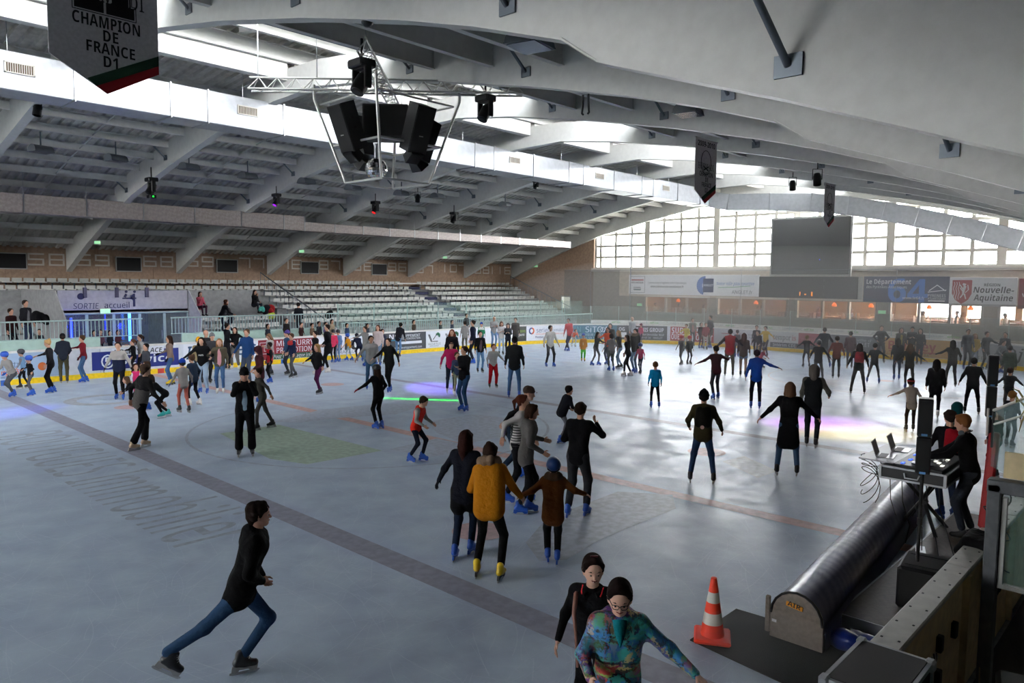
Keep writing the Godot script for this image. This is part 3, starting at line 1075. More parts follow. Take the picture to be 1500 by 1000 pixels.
func ice_sheet() -> void:
	var m := ice_material()
	var f := struct("floor", MB.new().prism(outline(-0.05), Vector3.ZERO, Vector3.RIGHT, Vector3.BACK, Vector3(0, -0.06, 0)).done(), m)
	f.set_meta("label", "bluish white ice sheet scratched by skates")
	var line := func(z: float, w: float, y: float) -> ArrayMesh:
		return flat_poly([Vector2(LB + 0.05, z - w / 2), Vector2(NB - 0.05, z - w / 2), Vector2(NB - 0.05, z + w / 2), Vector2(LB + 0.05, z + w / 2)], y)
	var grey := paint("line_violet", Color(0.599, 0.599, 0.661))
	part("blue_line", line.call(-6.12, 0.42, 0.004), grey, f)
	part("blue_line", line.call(-17.7, 0.34, 0.004), grey, f)
	part("centre_line", line.call(-11.66, 0.34, 0.004), paint("line_red", Color(0.814, 0.667, 0.655)), f)
	# centre circle, goal lines and spots
	var ring := func(c: Vector2, r: float, w: float, y: float) -> ArrayMesh:
		var mb := MB.new()
		for i in 72:
			var a := TAU * i / 72
			var b := TAU * (i + 1) / 72
			var p := func(t: float, k: float) -> Vector3: return Vector3(c.x + cos(t) * k, y, c.y + sin(t) * k)
			mb.quad(p.call(a, r - w), p.call(b, r - w), p.call(b, r), p.call(a, r))
		return mb.done()
	var thin := paint("line_thin", Color(0.678, 0.712, 0.780))
	part("centre_circle", ring.call(Vector2(-15.9, -11.66), 4.6, 0.07, 0.006), thin, f)
	var red := paint("spot_red", Color(0.802, 0.678, 0.678))
	for q in [[190, 596], [487, 563], [1035, 662], [702, 778]]:
		var c := Vector2(at_y(q[0], q[1]).x, at_y(q[0], q[1]).z)
		part("spot", ring.call(c, 0.42, 0.42, 0.006), red, f)
	for c in [Vector2(-23.0, -32.0), Vector2(-9.4, -32.0)]:
		part("face_off_circle", ring.call(c, 4.5, 0.06, 0.006), paint("line_pink", Color(0.780, 0.734, 0.757)), f)
		part("spot", ring.call(c, 0.3, 0.3, 0.006), red, f)
	# faded sponsor marks under the ice
	var pts := func(list: Array) -> Array:
		var o := []
		for q in list:
			var p := at_y(q[0], q[1])
			o.append(Vector2(p.x, p.z))
		return o
	part("green_mark", flat_poly(pts.call([[322, 635], [408, 622], [560, 660], [450, 680], [395, 672]]), 0.005), paint("mark_green", Color(0.689, 0.768, 0.701), 0.06), f)
	var pale := paint("mark_grey", Color(0.712, 0.746, 0.808), 0.05)
	part("grey_mark", flat_poly(pts.call([[400, 618], [470, 600], [560, 591], [625, 592], [580, 607], [500, 612], [440, 619]]), 0.005), pale, f)
	part("grey_mark", flat_poly(pts.call([[570, 658], [640, 642], [700, 655], [630, 670]]), 0.005), pale, f)
	part("grey_mark", flat_poly(pts.call([[625, 618], [690, 607], [745, 612], [738, 640], [680, 650], [640, 634]]), 0.005), pale, f)
	part("dark_mark", flat_poly(pts.call([[770, 795], [800, 760], [905, 720], [985, 725], [990, 745], [880, 790], [830, 820], [790, 822]]), 0.005), paint("mark_dark", Color(0.678, 0.706, 0.751), 0.06), f)
	part("pale_mark", flat_poly(pts.call([[1058, 676], [1090, 668], [1140, 690], [1110, 700]]), 0.005), paint("mark_pale", Color(0.768, 0.791, 0.814), 0.04), f)
	part("white_mark", flat_poly(pts.call([[278, 884], [300, 880], [262, 887]]), 0.005), mat("snow", Color(0.86, 0.88, 0.9), 0.8), f)
	var ring2 := ring.call(Vector2(at_y(155, 585).x, at_y(155, 585).z), 1.15, 0.35, 0.005) as ArrayMesh
	part("beige_mark", ring2, paint("mark_beige", Color(0.701, 0.712, 0.740), 0.05), f)
	# big faint lettering along the near line: runs from the far boards towards the camera side
	var mb := MB.new()
	var a := at_y(50, 634)
	var b := at_y(355, 785)
	var xdir := (b - a).normalized()
	var ydir := Vector3(-xdir.z, 0, xdir.x) * -1.0
	lay(mb, "BOUYGUES Immobilier", font_plain, 2.05, plane((a + b) / 2 + Vector3(0, 0.005, 0) + ydir * -0.2, xdir, ydir), (b - a).length())
	part("faded_lettering", mb.done(), paint("mark_letters", Color(0.661, 0.695, 0.751), 0.06), f)

# ------------------------------------------------------------------ boards round the ice
var ads := []
func boards() -> void:
	var w := struct("wall_boards", null, null)
	var s := 1.0
	var total := 95.0
	while s < total:
		var e := minf(s + 2.4, total)
		var q := board_pt((s + e) / 2)
		var near: bool = q[0].x > NB - 0.5 and q[0].z > -14.5
		if not near:
			var mb := MB.new()
			slab(mb, s + 0.008, e - 0.008, 0.0, 1.13, 0.0, -0.1)
			part("board_panel", mb.done(), M.board_white, w)
			mb = MB.new()
			slab(mb, s, e, 1.13, 1.2, 0.03, -0.14)
			part("cap_rail", mb.done(), M.cap_white, w)
			mb = MB.new()
			slab(mb, s, e, 0.0, 0.2, 0.015, 0.0)
			part("kick_plate", mb.done(), M.yellow_kick, w)
		s = e
	# odd coloured pieces of the kick plate
	for q in [[0, 7, "2f5fb0"], [411, 419, "2f6fc0"], [231, 240, "c03a2c"]]:
		var mb := MB.new()
		slab(mb, s_of(q[0]), s_of(q[1]), 0.0, 0.2, 0.018, 0.016)
		part("kick_plate", mb.done(), hexmat(q[2], 0.45), w)
	adverts()
	# glass: clear panes with slim posts
	var g := struct("window_rink", null, null)
	s = 34.0
	while s < 84.0:
		var q := board_pt(s + 0.9)
		var end_zone: bool = q[0].z < -36.0
		var top := 2.35 if end_zone else 2.0
		var mb := MB.new()
		strip(mb, s + 0.02, s + 1.78, 1.2, top, -0.06)
		part("pane", mb.done(), M.green_pane if end_zone else M.pane, g)
		if end_zone:
			var p := board_pt(s)
			part("post", MB.new().tube([p[0] + Vector3(0, 1.2, 0) - p[1] * 0.06, p[0] + Vector3(0, top, 0) - p[1] * 0.06], 0.018, 6).done(), M.rail_grey, g)
		s += 1.8
	# white rail with small green and grey lettering behind the end boards
	var rl := thing("sponsor_rail", "low white sponsor rail with repeated small green lettering behind the end boards", "sign")
	var sa := s_of(866)
	var sz := s_of(1390)
	var k := 0
	while sa < sz:
		var mb := MB.new()
		slab(mb, sa + 0.01, minf(sa + 2.39, sz), 1.22, 1.44, -0.16, -0.2)
		part("panel", mb.done(), M.cap_white, rl)
		mb = MB.new()
		lay(mb, "edf luz", font_bold, 0.15, on_board(sa + 1.6, 1.32, -0.155), 0.55)
		part("lettering", mb.done(), mat("ink_lime", Color(0.42, 0.68, 0.25), 0.6), rl)
		mb = MB.new()
		lay(mb, "partenaire de la glace", font_plain, 0.1, on_board(sa + 0.65, 1.32, -0.155), 1.0)
		part("lettering", mb.done(), mat("ink_mid", Color(0.5, 0.5, 0.52), 0.6), rl)
		sa += 2.4
		k += 1
	# netting hung behind the end boards
	var nt := thing("safety_net", "fine grey safety netting hung behind the end boards", "net")
	var mb2 := MB.new()
	mb2.quad(Vector3(-35.5, 1.2, -43.4), Vector3(-3.0, 1.2, -43.4), Vector3(-3.0, 2.95, -43.4), Vector3(-35.5, 2.95, -43.4))
	mb2.quad(Vector3(-35.5, 2.95, -43.4), Vector3(-30.5, 2.95, -43.4), Vector3(-30.5, 4.75, -43.4), Vector3(-35.5, 4.75, -43.4))
	part("mesh_sheet", mb2.done(), M.netting, nt)
	part("cable", MB.new().tube([Vector3(-35.5, 4.76, -43.4), Vector3(-19, 4.7, -43.4), Vector3(-3, 4.76, -43.4)], 0.012, 5).done(), M.galv, nt)
	for px in [923, 865, 1085, 1312]:
		var p := at_z(px, 440, -43.4)
		part("cable", MB.new().tube([Vector3(p.x, 1.2, -43.38), Vector3(p.x, 7.4 if px == 923 else 4.8, -43.38)], 0.03 if px == 923 else 0.012, 6).done(), M.galv, nt)

func ad(called: String, label: String, px0: float, px1: float, bg: Color, y0 := 0.22, y1 := 1.12) -> Array:
	var t := thing(called, label, "advert")
	var a := s_of(px0)
	var b := s_of(px1)
	var mb := MB.new()
	slab(mb, a, b, y0, y1, 0.012, 0.001, 0.4)
	part("panel", mb.done(), mat("ad_" + bg.to_html(false), bg, 0.45), t)
	return [t, a, b]

func ad_text(A: Array, text: String, fx: float, y: float, size: float, width: float, col: Color, font: Font = null, slant := 0.0) -> void:
	var mb := MB.new()
	lay(mb, text, font if font else font_bold, size, on_board(lerpf(A[1], A[2], fx), y, 0.016), width * (A[2] - A[1]), slant)
	part("lettering", mb.done(), mat("ad_" + col.to_html(false), col, 0.45), A[0])

func ad_block(A: Array, called: String, fx0: float, fx1: float, y0: float, y1: float, col: Color, lift := 0.014) -> void:
	var mb := MB.new()
	slab(mb, lerpf(A[1], A[2], fx0), lerpf(A[1], A[2], fx1), y0, y1, lift, 0.0125, 0.3)
	part(called, mb.done(), mat("ad_" + col.to_html(false), col, 0.45), A[0])

func ad_stroke(A: Array, called: String, list: Array, w: float, col: Color) -> void:
	# strokes in (fraction, height) pairs
	var mb := MB.new()
	for st in list:
		var pts := []
		for q in st:
			var b := board_pt(lerpf(A[1], A[2], q[0]))
			pts.append(b[0] + b[1] * 0.016 + Vector3(0, q[1], 0))
		mb.tube(pts, w, 5)
	part(called, mb.done(), mat("ad_" + col.to_html(false), col, 0.45), A[0])

func arc(cx: float, cy: float, rx: float, ry: float, a0: float, a1: float) -> Array:
	var o := []
	for i in 13:
		var t := deg_to_rad(lerpf(a0, a1, i / 12.0))
		o.append([cx + cos(t) * rx, cy + sin(t) * ry])
	return o

func adverts() -> void:
	var W := Color(0.88, 0.89, 0.92)
	var D := Color(0.17, 0.17, 0.19)
	var A := ad("basketball_advert", "pale blue advert with an orange ball beside the blue exit doors", 0, 98, Color(0.62, 0.70, 0.80))
	ad_text(A, "quartz", 0.14, 0.72, 0.3, 0.26, Color(0.3, 0.36, 0.45), font_plain)
	ad_text(A, "rope 0651", 0.16, 0.46, 0.24, 0.28, Color(0.82, 0.36, 0.16))
	ad_text(A, "www.location-de-glace.fr", 0.16, 0.30, 0.12, 0.3, Color(0.3, 0.36, 0.45), font_plain)
	var mb := MB.new()
	var s0: float = lerpf(A[1], A[2], 0.62)
	for i in 20:
		var t := TAU * i / 20
		var u := TAU * (i + 1) / 20
		var f := on_board(s0, 0.6, 0.016)
		mb.tri(f.call(0, 0)[0], f.call(cos(t) * 0.14, sin(t) * 0.15)[0], f.call(cos(u) * 0.14, sin(u) * 0.15)[0])
	part("ball_print", mb.done(), mat("ad_ball", Color(0.80, 0.42, 0.2), 0.45), A[0])
	A = ad("hockey_service_advert", "royal blue rounded advert with a circled S under a hockey plate", 135, 262, Color(0.12, 0.17, 0.47), 0.3, 1.0)
	ad_stroke(A, "emblem_ring", [arc(0.17, 0.62, 0.065, 0.24, 0, 360)], 0.03, W)
	ad_text(A, "5", 0.17, 0.62, 0.42, 0.06, W)
	ad_text(A, "service", 0.62, 0.62, 0.42, 0.62, W)
	ad_block(A, "name_plate", 0.22, 0.82, 0.82, 1.11, W, 0.02)
	var A2 := [A[0], A[1], A[2]]
	mb = MB.new()
	lay(mb, "HOCKEY GLACE", font_bold, 0.25, on_board(lerpf(A[1], A[2], 0.52), 0.96, 0.024), 0.55 * (A[2] - A[1]), 0.15)
	part("lettering", mb.done(), mat("ad_dark", D, 0.45), A[0])
	A = ad("insurance_advert", "white advert with slanted teal and navy letters between blue and maroon adverts", 268, 378, W)
	ad_text(A, "I", 0.07, 0.74, 0.75, 0.05, Color(0.16, 0.30, 0.42), font_bold, 0.25)
	ad_text(A, "N", 0.2, 0.74, 0.75, 0.14, Color(0.16, 0.42, 0.52), font_bold, 0.25)
	ad_text(A, "OTELS", 0.72, 0.74, 0.62, 0.5, Color(0.2, 0.34, 0.5), font_bold)
	ad_text(A, "loc. de salle - 05 59", 0.36, 0.42, 0.2, 0.5, Color(0.4, 0.45, 0.5), font_plain)
	A = ad("promotion_advert", "maroon and dark green advert with white capitals behind the skaters", 378, 462, Color(0.52, 0.12, 0.17))
	ad_block(A, "green_band", 0.2, 1.0, 0.22, 0.46, Color(0.10, 0.30, 0.20))
	ad_text(A, "MENDURRY", 0.64, 0.93, 0.34, 0.66, W, font_plain)
	ad_text(A, "PROMOTION", 0.62, 0.62, 0.32, 0.62, W, font_plain)
	ad_text(A, "Pour vous, chaque jour", 0.6, 0.34, 0.22, 0.7, W, font_serif, 0.2)
	ad_stroke(A, "frame_print", [[[0.2, 0.5], [0.03, 0.5], [0.03, 1.0], [0.2, 1.0]], [[0.2, 0.62], [0.1, 0.62], [0.1, 0.88], [0.2, 0.88]]], 0.012, W)
	A = ad("club_advert", "white advert with heavy rounded black letters", 462, 560, W)
	ad_text(A, "club", 0.56, 0.72, 0.85, 0.62, D)
	ad_text(A, "TRAVAUX - BLOCS", 0.6, 0.34, 0.22, 0.6, Color(0.45, 0.45, 0.48), font_plain)
	A = ad("developer_advert", "charcoal advert with a white bar and thin white lettering", 560, 624, Color(0.25, 0.26, 0.28))
	ad_text(A, "N", 0.2, 0.93, 0.34, 0.1, W)
	ad_text(A, "DEVELOPPEMENT", 0.57, 0.95, 0.2, 0.58, W, font_plain)
	ad_text(A, "PROMOTION CONSTRUCTION", 0.57, 0.80, 0.13, 0.58, W, font_plain)
	ad_block(A, "white_bar", 0.3, 0.9, 0.52, 0.66, W)
	ad_block(A, "cyan_bar", 0.18, 0.28, 0.72, 0.77, Color(0.2, 0.55, 0.68))
	ad_text(A, "www.n-developpement.com", 0.55, 0.34, 0.17, 0.7, W, font_plain)
	for q in [[624, 648, "white advert with a black tick and green leaf beside the charcoal advert"], [648, 676, "white advert with a black tick and green leaf beside the red-haired skater"]]:
		A = ad("leaf_advert", q[2], q[0], q[1], W)
		ad_stroke(A, "tick_print", [[[0.14, 0.95], [0.3, 0.56], [0.7, 0.56]], [[0.2, 0.95], [0.34, 0.6]], [[0.42, 0.66], [0.66, 0.98]]], 0.022, D)
		ad_stroke(A, "leaf_print", [[[0.6, 0.92], [0.7, 1.0], [0.8, 0.92]], [[0.78, 0.78], [0.8, 0.92]], [[0.7, 0.94], [0.74, 0.9]]], 0.06, Color(0.12, 0.38, 0.26))
		ad_text(A, "VALEUR PLUS", 0.5, 0.42, 0.17, 0.75, Color(0.4, 0.4, 0.42), font_plain)
		ad_text(A, "immobilier", 0.5, 0.31, 0.11, 0.55, Color(0.5, 0.5, 0.52), font_plain)
	A = ad("small_logo_advert", "white advert with a blue emblem behind the waiting group", 690, 756, W)
	ad_text(A, "M", 0.62, 0.66, 0.5, 0.2, Color(0.15, 0.35, 0.7))
	A = ad("lime_advert", "narrow black advert with lime lettering beside the orange swirl advert", 757, 771, Color(0.20, 0.21, 0.19))
	ad_text(A, "intens", 0.5, 0.84, 0.26, 0.8, Color(0.55, 0.7, 0.15))
	ad_text(A, "pure", 0.5, 0.62, 0.24, 0.6, W)
	A = ad("swirl_advert", "white advert with an orange and blue swirl and navy lettering", 771, 839, W)
	ad_stroke(A, "swirl_print", [arc(0.12, 0.82, 0.05, 0.17, 80, 280)], 0.05, Color(0.17, 0.25, 0.55))
	ad_stroke(A, "swirl_print", [arc(0.12, 0.82, 0.05, 0.17, -100, 90)], 0.05, Color(0.88, 0.38, 0.15))
	ad_text(A, "seriel", 0.36, 0.84, 0.4, 0.26, Color(0.2, 0.27, 0.5), font_plain)
	ad_text(A, "formations", 0.72, 0.84, 0.28, 0.34, Color(0.35, 0.4, 0.55), font_plain)
	ad_text(A, "www.seriel-formations.com", 0.52, 0.62, 0.15, 0.62, Color(0.85, 0.4, 0.2), font_plain)
	ad_text(A, "Pessac", 0.3, 0.42, 0.2, 0.18, Color(0.2, 0.27, 0.5))
	A = ad("site_advert", "teal advert with thin white capitals and a diamond letter", 839, 904, Color(0.16, 0.42, 0.50))
	ad_text(A, "IN", 0.1, 0.86, 0.5, 0.16, Color(0.45, 0.62, 0.68), font_plain)
	ad_text(A, "SiTOA", 0.56, 0.84, 0.52, 0.54, W, font_plain)
	ad_stroke(A, "diamond_print", [[[0.62, 0.84], [0.69, 1.0], [0.76, 0.84], [0.69, 0.68], [0.62, 0.84]]], 0.018, W)
	ad_text(A, "PROMOTEUR - AMENAGEUR", 0.5, 0.5, 0.2, 0.86, W, font_plain)
	ad_text(A, "05 59 15 22 31", 0.5, 0.3, 0.16, 0.5, W, font_plain)
	A = ad("group_advert", "charcoal advert with white capitals ending in GROUP", 904, 977, Color(0.20, 0.20, 0.22))
	ad_text(A, "OG", 0.1, 0.88, 0.32, 0.12, W)
	ad_text(A, "OCEANIS GROUP", 0.6, 0.86, 0.36, 0.66, W)
	ad_text(A, "Promotion Immobilier NEUF", 0.66, 0.56, 0.19, 0.56, W, font_plain)
	ad_text(A, "05 59 63 34 - ANGLET", 0.66, 0.36, 0.17, 0.5, W, font_plain)
	ad_block(A, "white_plate", 0.02, 0.2, 0.36, 0.68, W)
	for q in [[982, 1004, "first"], [1018, 1046, "second"]]:
		A = ad("newspaper_advert", "red newspaper advert with stacked white capitals, %s" % ("beside the charcoal group advert" if q[2] == "first" else "beside the white lined advert"), q[0], q[1], Color(0.66, 0.10, 0.13))
		ad_text(A, "SUD", 0.48, 0.87, 0.52, 0.78, W)
		ad_text(A, "OUEST", 0.5, 0.48, 0.48, 0.86, W)
	A = ad("pale_text_advert", "pale advert with a small red stripe and faint grey text lines", 1046, 1128, Color(0.74, 0.74, 0.76))
	ad_block(A, "red_stripe", 0.14, 0.28, 0.82, 0.86, Color(0.6, 0.2, 0.22))
	ad_text(A, "Pour mieux vous servir", 0.6, 0.86, 0.16, 0.5, Color(0.42, 0.42, 0.45), font_plain)
	ad_text(A, "chaque jour en Pays Basque", 0.6, 0.66, 0.16, 0.6, Color(0.42, 0.42, 0.45), font_plain)
	A = ad("temping_advert", "white and dark grey advert with serif lettering ending in red", 1128, 1170, Color(0.80, 0.80, 0.80))
	ad_block(A, "grey_band", 0.0, 1.0, 0.22, 0.5, Color(0.27, 0.28, 0.32))
	ad_text(A, "tempor", 0.42, 0.8, 0.4, 0.62, D, font_serif)
	ad_text(A, "is", 0.84, 0.8, 0.4, 0.14, Color(0.7, 0.2, 0.2), font_serif)
	ad_text(A, "Intérim CDI", 0.5, 0.36, 0.24, 0.8, W, font_plain)
	A = ad("rose_advert", "rose red advert with faint lettering over a grey band", 1170, 1202, Color(0.62, 0.22, 0.27))
	ad_block(A, "grey_band", 0.0, 1.0, 0.22, 0.46, Color(0.27, 0.28, 0.32))
	ad_text(A, "ENSEIGNES", 0.5, 0.74, 0.24, 0.7, Color(0.78, 0.5, 0.5), font_plain)
	A = ad("slate_advert", "slate grey advert with pale capitals ending the straight end boards", 1202, 1292, Color(0.29, 0.31, 0.35))
	ad_text(A, "ANGLET", 0.66, 0.66, 0.3, 0.3, Color(0.7, 0.72, 0.75), font_plain)
	ad_text(A, "ville d'", 0.72, 0.9, 0.2, 0.24, Color(0.6, 0.62, 0.66), font_plain)
	A = ad("orange_advert", "yellow orange advert with large faded red letters", 1292, 1398, Color(0.80, 0.62, 0.33))
	ad_text(A, "Boncley", 0.42, 0.74, 0.62, 0.66, Color(0.72, 0.28, 0.2))
	ad_block(A, "red_stripe", 0.1, 0.74, 0.42, 0.47, Color(0.72, 0.28, 0.2))
	ad_text(A, "05 59 52 24 13", 0.45, 0.32, 0.16, 0.4, D, font_plain)
	A = ad("script_advert", "grey advert with dark swirling script letters in the corner", 1402, 1500, Color(0.66, 0.67, 0.68))
	ad_text(A, "Dj", 0.82, 0.72, 0.72, 0.3, D, font_serif, 0.2)
	ad_text(A, "CAFÉ", 0.3, 0.4, 0.24, 0.2, Color(0.4, 0.4, 0.42), font_plain)

# ------------------------------------------------------------------ stand across the ice
func stand() -> void:
	var st := struct("floor_stand", null, null)
	# walkway behind the boards and the stepped tiers
	part("walkway", bx(Vector3(-37.2, -0.05, -45.9), Vector3(LB - 0.14, 0.55, 8)), M.concrete, st)
	for i in 7:
		var x := -42.7 + i
		var y := 3.22 - 0.35 * i
		var z1 := 8.0 if i < 2 else -21.9
		part("tier", MB.new().cbox(Vector3(x, (y - 0.05) / 2, (z1 - 45.9) / 2), Basis.IDENTITY, Vector3(0.5, (y + 0.05) / 2, (z1 + 45.9) / 2), 0.015).done(), M.grey_panel, st)
	# grey wall under the upper rows, cut by the exit passage
	part("riser_wall", bx(Vector3(-41.25, 0.5, -21.9), Vector3(-41.15, 3.2, 8)), M.grey_panel, st)
	# low benches in front of it
	for k in 2:
		part("bench_step", bx(Vector3(-39.6 + k * 1.1, 0.5, -21.9), Vector3(-38.5 + k * 1.1, 1.25 - 0.35 * k, -15.6)), M.grey_panel, st)
		part("bench_step", bx(Vector3(-39.6 + k * 1.1, 0.5, -9.7), Vector3(-38.5 + k * 1.1, 1.25 - 0.35 * k, 8)), M.grey_panel, st)
	# navy steps of the aisle
	for i in 7:
		var x := -42.7 + i
		part("aisle_step", MB.new().cbox(Vector3(x + 0.15, 3.31 - 0.35 * i, -34.4), Basis.IDENTITY, Vector3(0.3, 0.1, 0.6), 0.01).done(), M.navy, st)
	# seats
	var seat := MB.new()
	seat.cbox(Vector3(0, 0.0, 0.02), Basis.IDENTITY, Vector3(0.21, 0.03, 0.19), 0.015)
	seat.cbox(Vector3(0, 0.1, -0.18), Basis(Vector3.RIGHT, 0.2), Vector3(0.21, 0.11, 0.02), 0.012)
	var sm := seat.done()
	var leg := MB.new().box(Vector3(-0.03, -0.36, -0.06), Vector3(0.03, -0.02, 0.0)).done()
	var spots := []
	for i in 7:
		var z := -9.0 if i < 2 else -22.3
		while z > -45.2:
			if absf(z + 34.4) > 0.75:
				spots.append(Vector3(-42.75 + i, 3.58 - 0.35 * i, z))
			z -= 0.5
	for i in 2:
		var z := -16.2
		while z > -21.5:
			spots.append(Vector3(-39.1 + 1.1 * i, 1.6 - 0.35 * i, z))
			z -= 0.5
	spots.sort_custom(func(a: Vector3, b: Vector3) -> bool: return a.distance_squared_to(CAM) < b.distance_squared_to(CAM))
	var far_seats := []
	for k in spots.size():
		if k < 296:
			var t := thing("stadium_seat", "white plastic stadium seat in the rows of the stand", "seat", spots[k], PI / 2, "white seats in the stand")
			part("seat_shell", sm, M.seat_white, t)
			part("bracket", leg, M.galv, t)
		else:
			far_seats.append(spots[k])
	if far_seats.size():
		var mm := MultiMesh.new()
		mm.transform_format = MultiMesh.TRANSFORM_3D
		mm.mesh = sm
		mm.instance_count = far_seats.size()
		for k in far_seats.size():
			mm.set_instance_transform(k, Transform3D(Basis(Vector3.UP, PI / 2), far_seats[k]))
		var mi := MultiMeshInstance3D.new()
		mi.name = "far_stadium_seats"
		mi.multimesh = mm
		mi.material_override = M.seat_white
		add_child(mi)
		mi.set_meta("kind", "stuff")
		mi.set_meta("label", "remaining white seats at the far end of the stand rows")
		mi.set_meta("category", "seats")
	# bright long light box lying on the top row
	for q in [[395, 413, 1.0], [595, 415, 0.9]]:
		var c := at_x(q[0], q[1], -42.3)
		solo("ledge_panel", cb(Vector3(0.1, 0.05, q[2]), 0.01), M.cap_white, "long white panel lying along the top row %s" % ("above the seated spectators" if q[0] < 500 else "beside the stand aisle"), "panel", c)
	# parapet and railing behind the boards
	var rl := struct("trim_railing", null, null)
	for q in [[4.0, -10.35], [-13.6, -21.2]]:
		part("parapet", MB.new().cbox(Vector3(-32.5, 0.98, (q[0] + q[1]) / 2), Basis.IDENTITY, Vector3(0.06, 0.46, absf(q[0] - q[1]) / 2), 0.02).done(), M.mint, rl)
	var bal := MB.new().box(Vector3(-0.016, 0, -0.012), Vector3(0.016, 1.0, 0.012)).done()
	var low := MB.new().box(Vector3(-0.012, 0, -0.012), Vector3(0.012, 1.0, 0.012)).done()
	for q in [[-7.0, -12.0, 1.44, 2.14, 0.145], [-13.2, -21.6, 1.44, 2.14, 0.145], [-21.8, -43.0, 0.9, 1.62, 0.15]]:
		var z: float = q[0]
		while z > q[1]:
			var b := part("baluster", bal, M.rail_grey, rl, Vector3(-32.5, q[2], z))
			b.scale = Vector3(1, q[3] - q[2], 1)
			z -= q[4]
		part("handrail", MB.new().tube([Vector3(-32.5, q[3], q[0] + 0.05), Vector3(-32.5, q[3], q[1])], 0.03, 8).done(), M.rail_grey, rl)
		part("bottom_rail", MB.new().tube([Vector3(-32.5, q[2] + 0.02, q[0] + 0.05), Vector3(-32.5, q[2] + 0.02, q[1])], 0.02, 6).done(), M.rail_grey, rl)
	# sloping handrail where the upper rows end, and the one by the end wall
	for q in [[Vector3(-42.0, 4.25, -22.4), Vector3(-34.4, 1.75, -22.0)], [Vector3(-42.2, 4.3, -44.6), Vector3(-34.8, 1.6, -44.6)]]:
		part("handrail", MB.new().tube([q[0], q[1]], 0.03, 8).done(), M.galv, rl)
		for k in 16:
			var p: Vector3 = q[0].lerp(q[1], k / 15.0)
			part("baluster", MB.new().tube([p, p - Vector3(0, 0.85, 0)], 0.014, 5).done(), M.galv, rl)
	# glass in front of the lower rows
	for k in 9:
		var z0 := -22.0 - 2.3 * k
		part("pane", bx(Vector3(-33.2, 1.2, z0 - 0.03), Vector3(-33.18, 2.55, z0 - 2.25)), M.green_pane, rl)
		part("post", bx(Vector3(-33.22, 0.55, z0 - 0.02), Vector3(-33.17, 2.6, z0 + 0.02)), M.rail_grey, rl)
	exit_passage()
	# coats and bags left on the benches
	heap("black_coat", "black coat draped over a seat behind the railing", "coat", at_x(60, 462, -37.0), ["141416"], 0.36)
	heap("red_bag", "red and black bag on the bench beside the seated woman", "bag", at_x(395, 452, -37.2), ["8c1f22", "16161a"], 0.3)
	heap("black_bag", "black bag lying on the upper wall of the seat rows", "bag", at_x(482, 459, -35.5), ["17171a"], 0.26)
	heap("green_bag", "pale green bag below the bench with the red bag", "bag", at_x(397, 461, -37.0), ["a8b84a"], 0.22)
	heap("turquoise_bag", "turquoise bag beside the seated curly-haired woman", "bag", at_x(385, 453, -37.2), ["4fa79a"], 0.2)
	for q in [[143, 355, "high on the first arched beam above the stand"], [442, 368, "on the fourth arched beam above the stand"], [652, 377, "on the sixth arched beam above the stand"]]:
		exit_sign(at_x(q[0], q[1], -38.2), PI / 4, "small green exit sign %s" % q[2], 0.55)

func heap(called: String, label: String, category: String, at: Vector3, cols: Array, r: float) -> void:
	var t := thing(called, label, category, at)
	for i in cols.size():
		var caps := []
		for k in 5:
			var p := Vector3(rng.randf_range(-r, r) * 0.4, rng.randf_range(-0.3, 0.35) * r, rng.randf_range(-r, r) * 0.6 + i * r * 0.6)
			caps.append([p, p + Vector3(rng.randf_range(-0.1, 0.1), -r * 0.5, rng.randf_range(-0.15, 0.15)), r * 0.45, r * 0.4, 0])
		var nets := net(caps, 0.04, 0.08)
		part("fabric", mesh_of([nets[0]]), cloth(cols[i]), t)

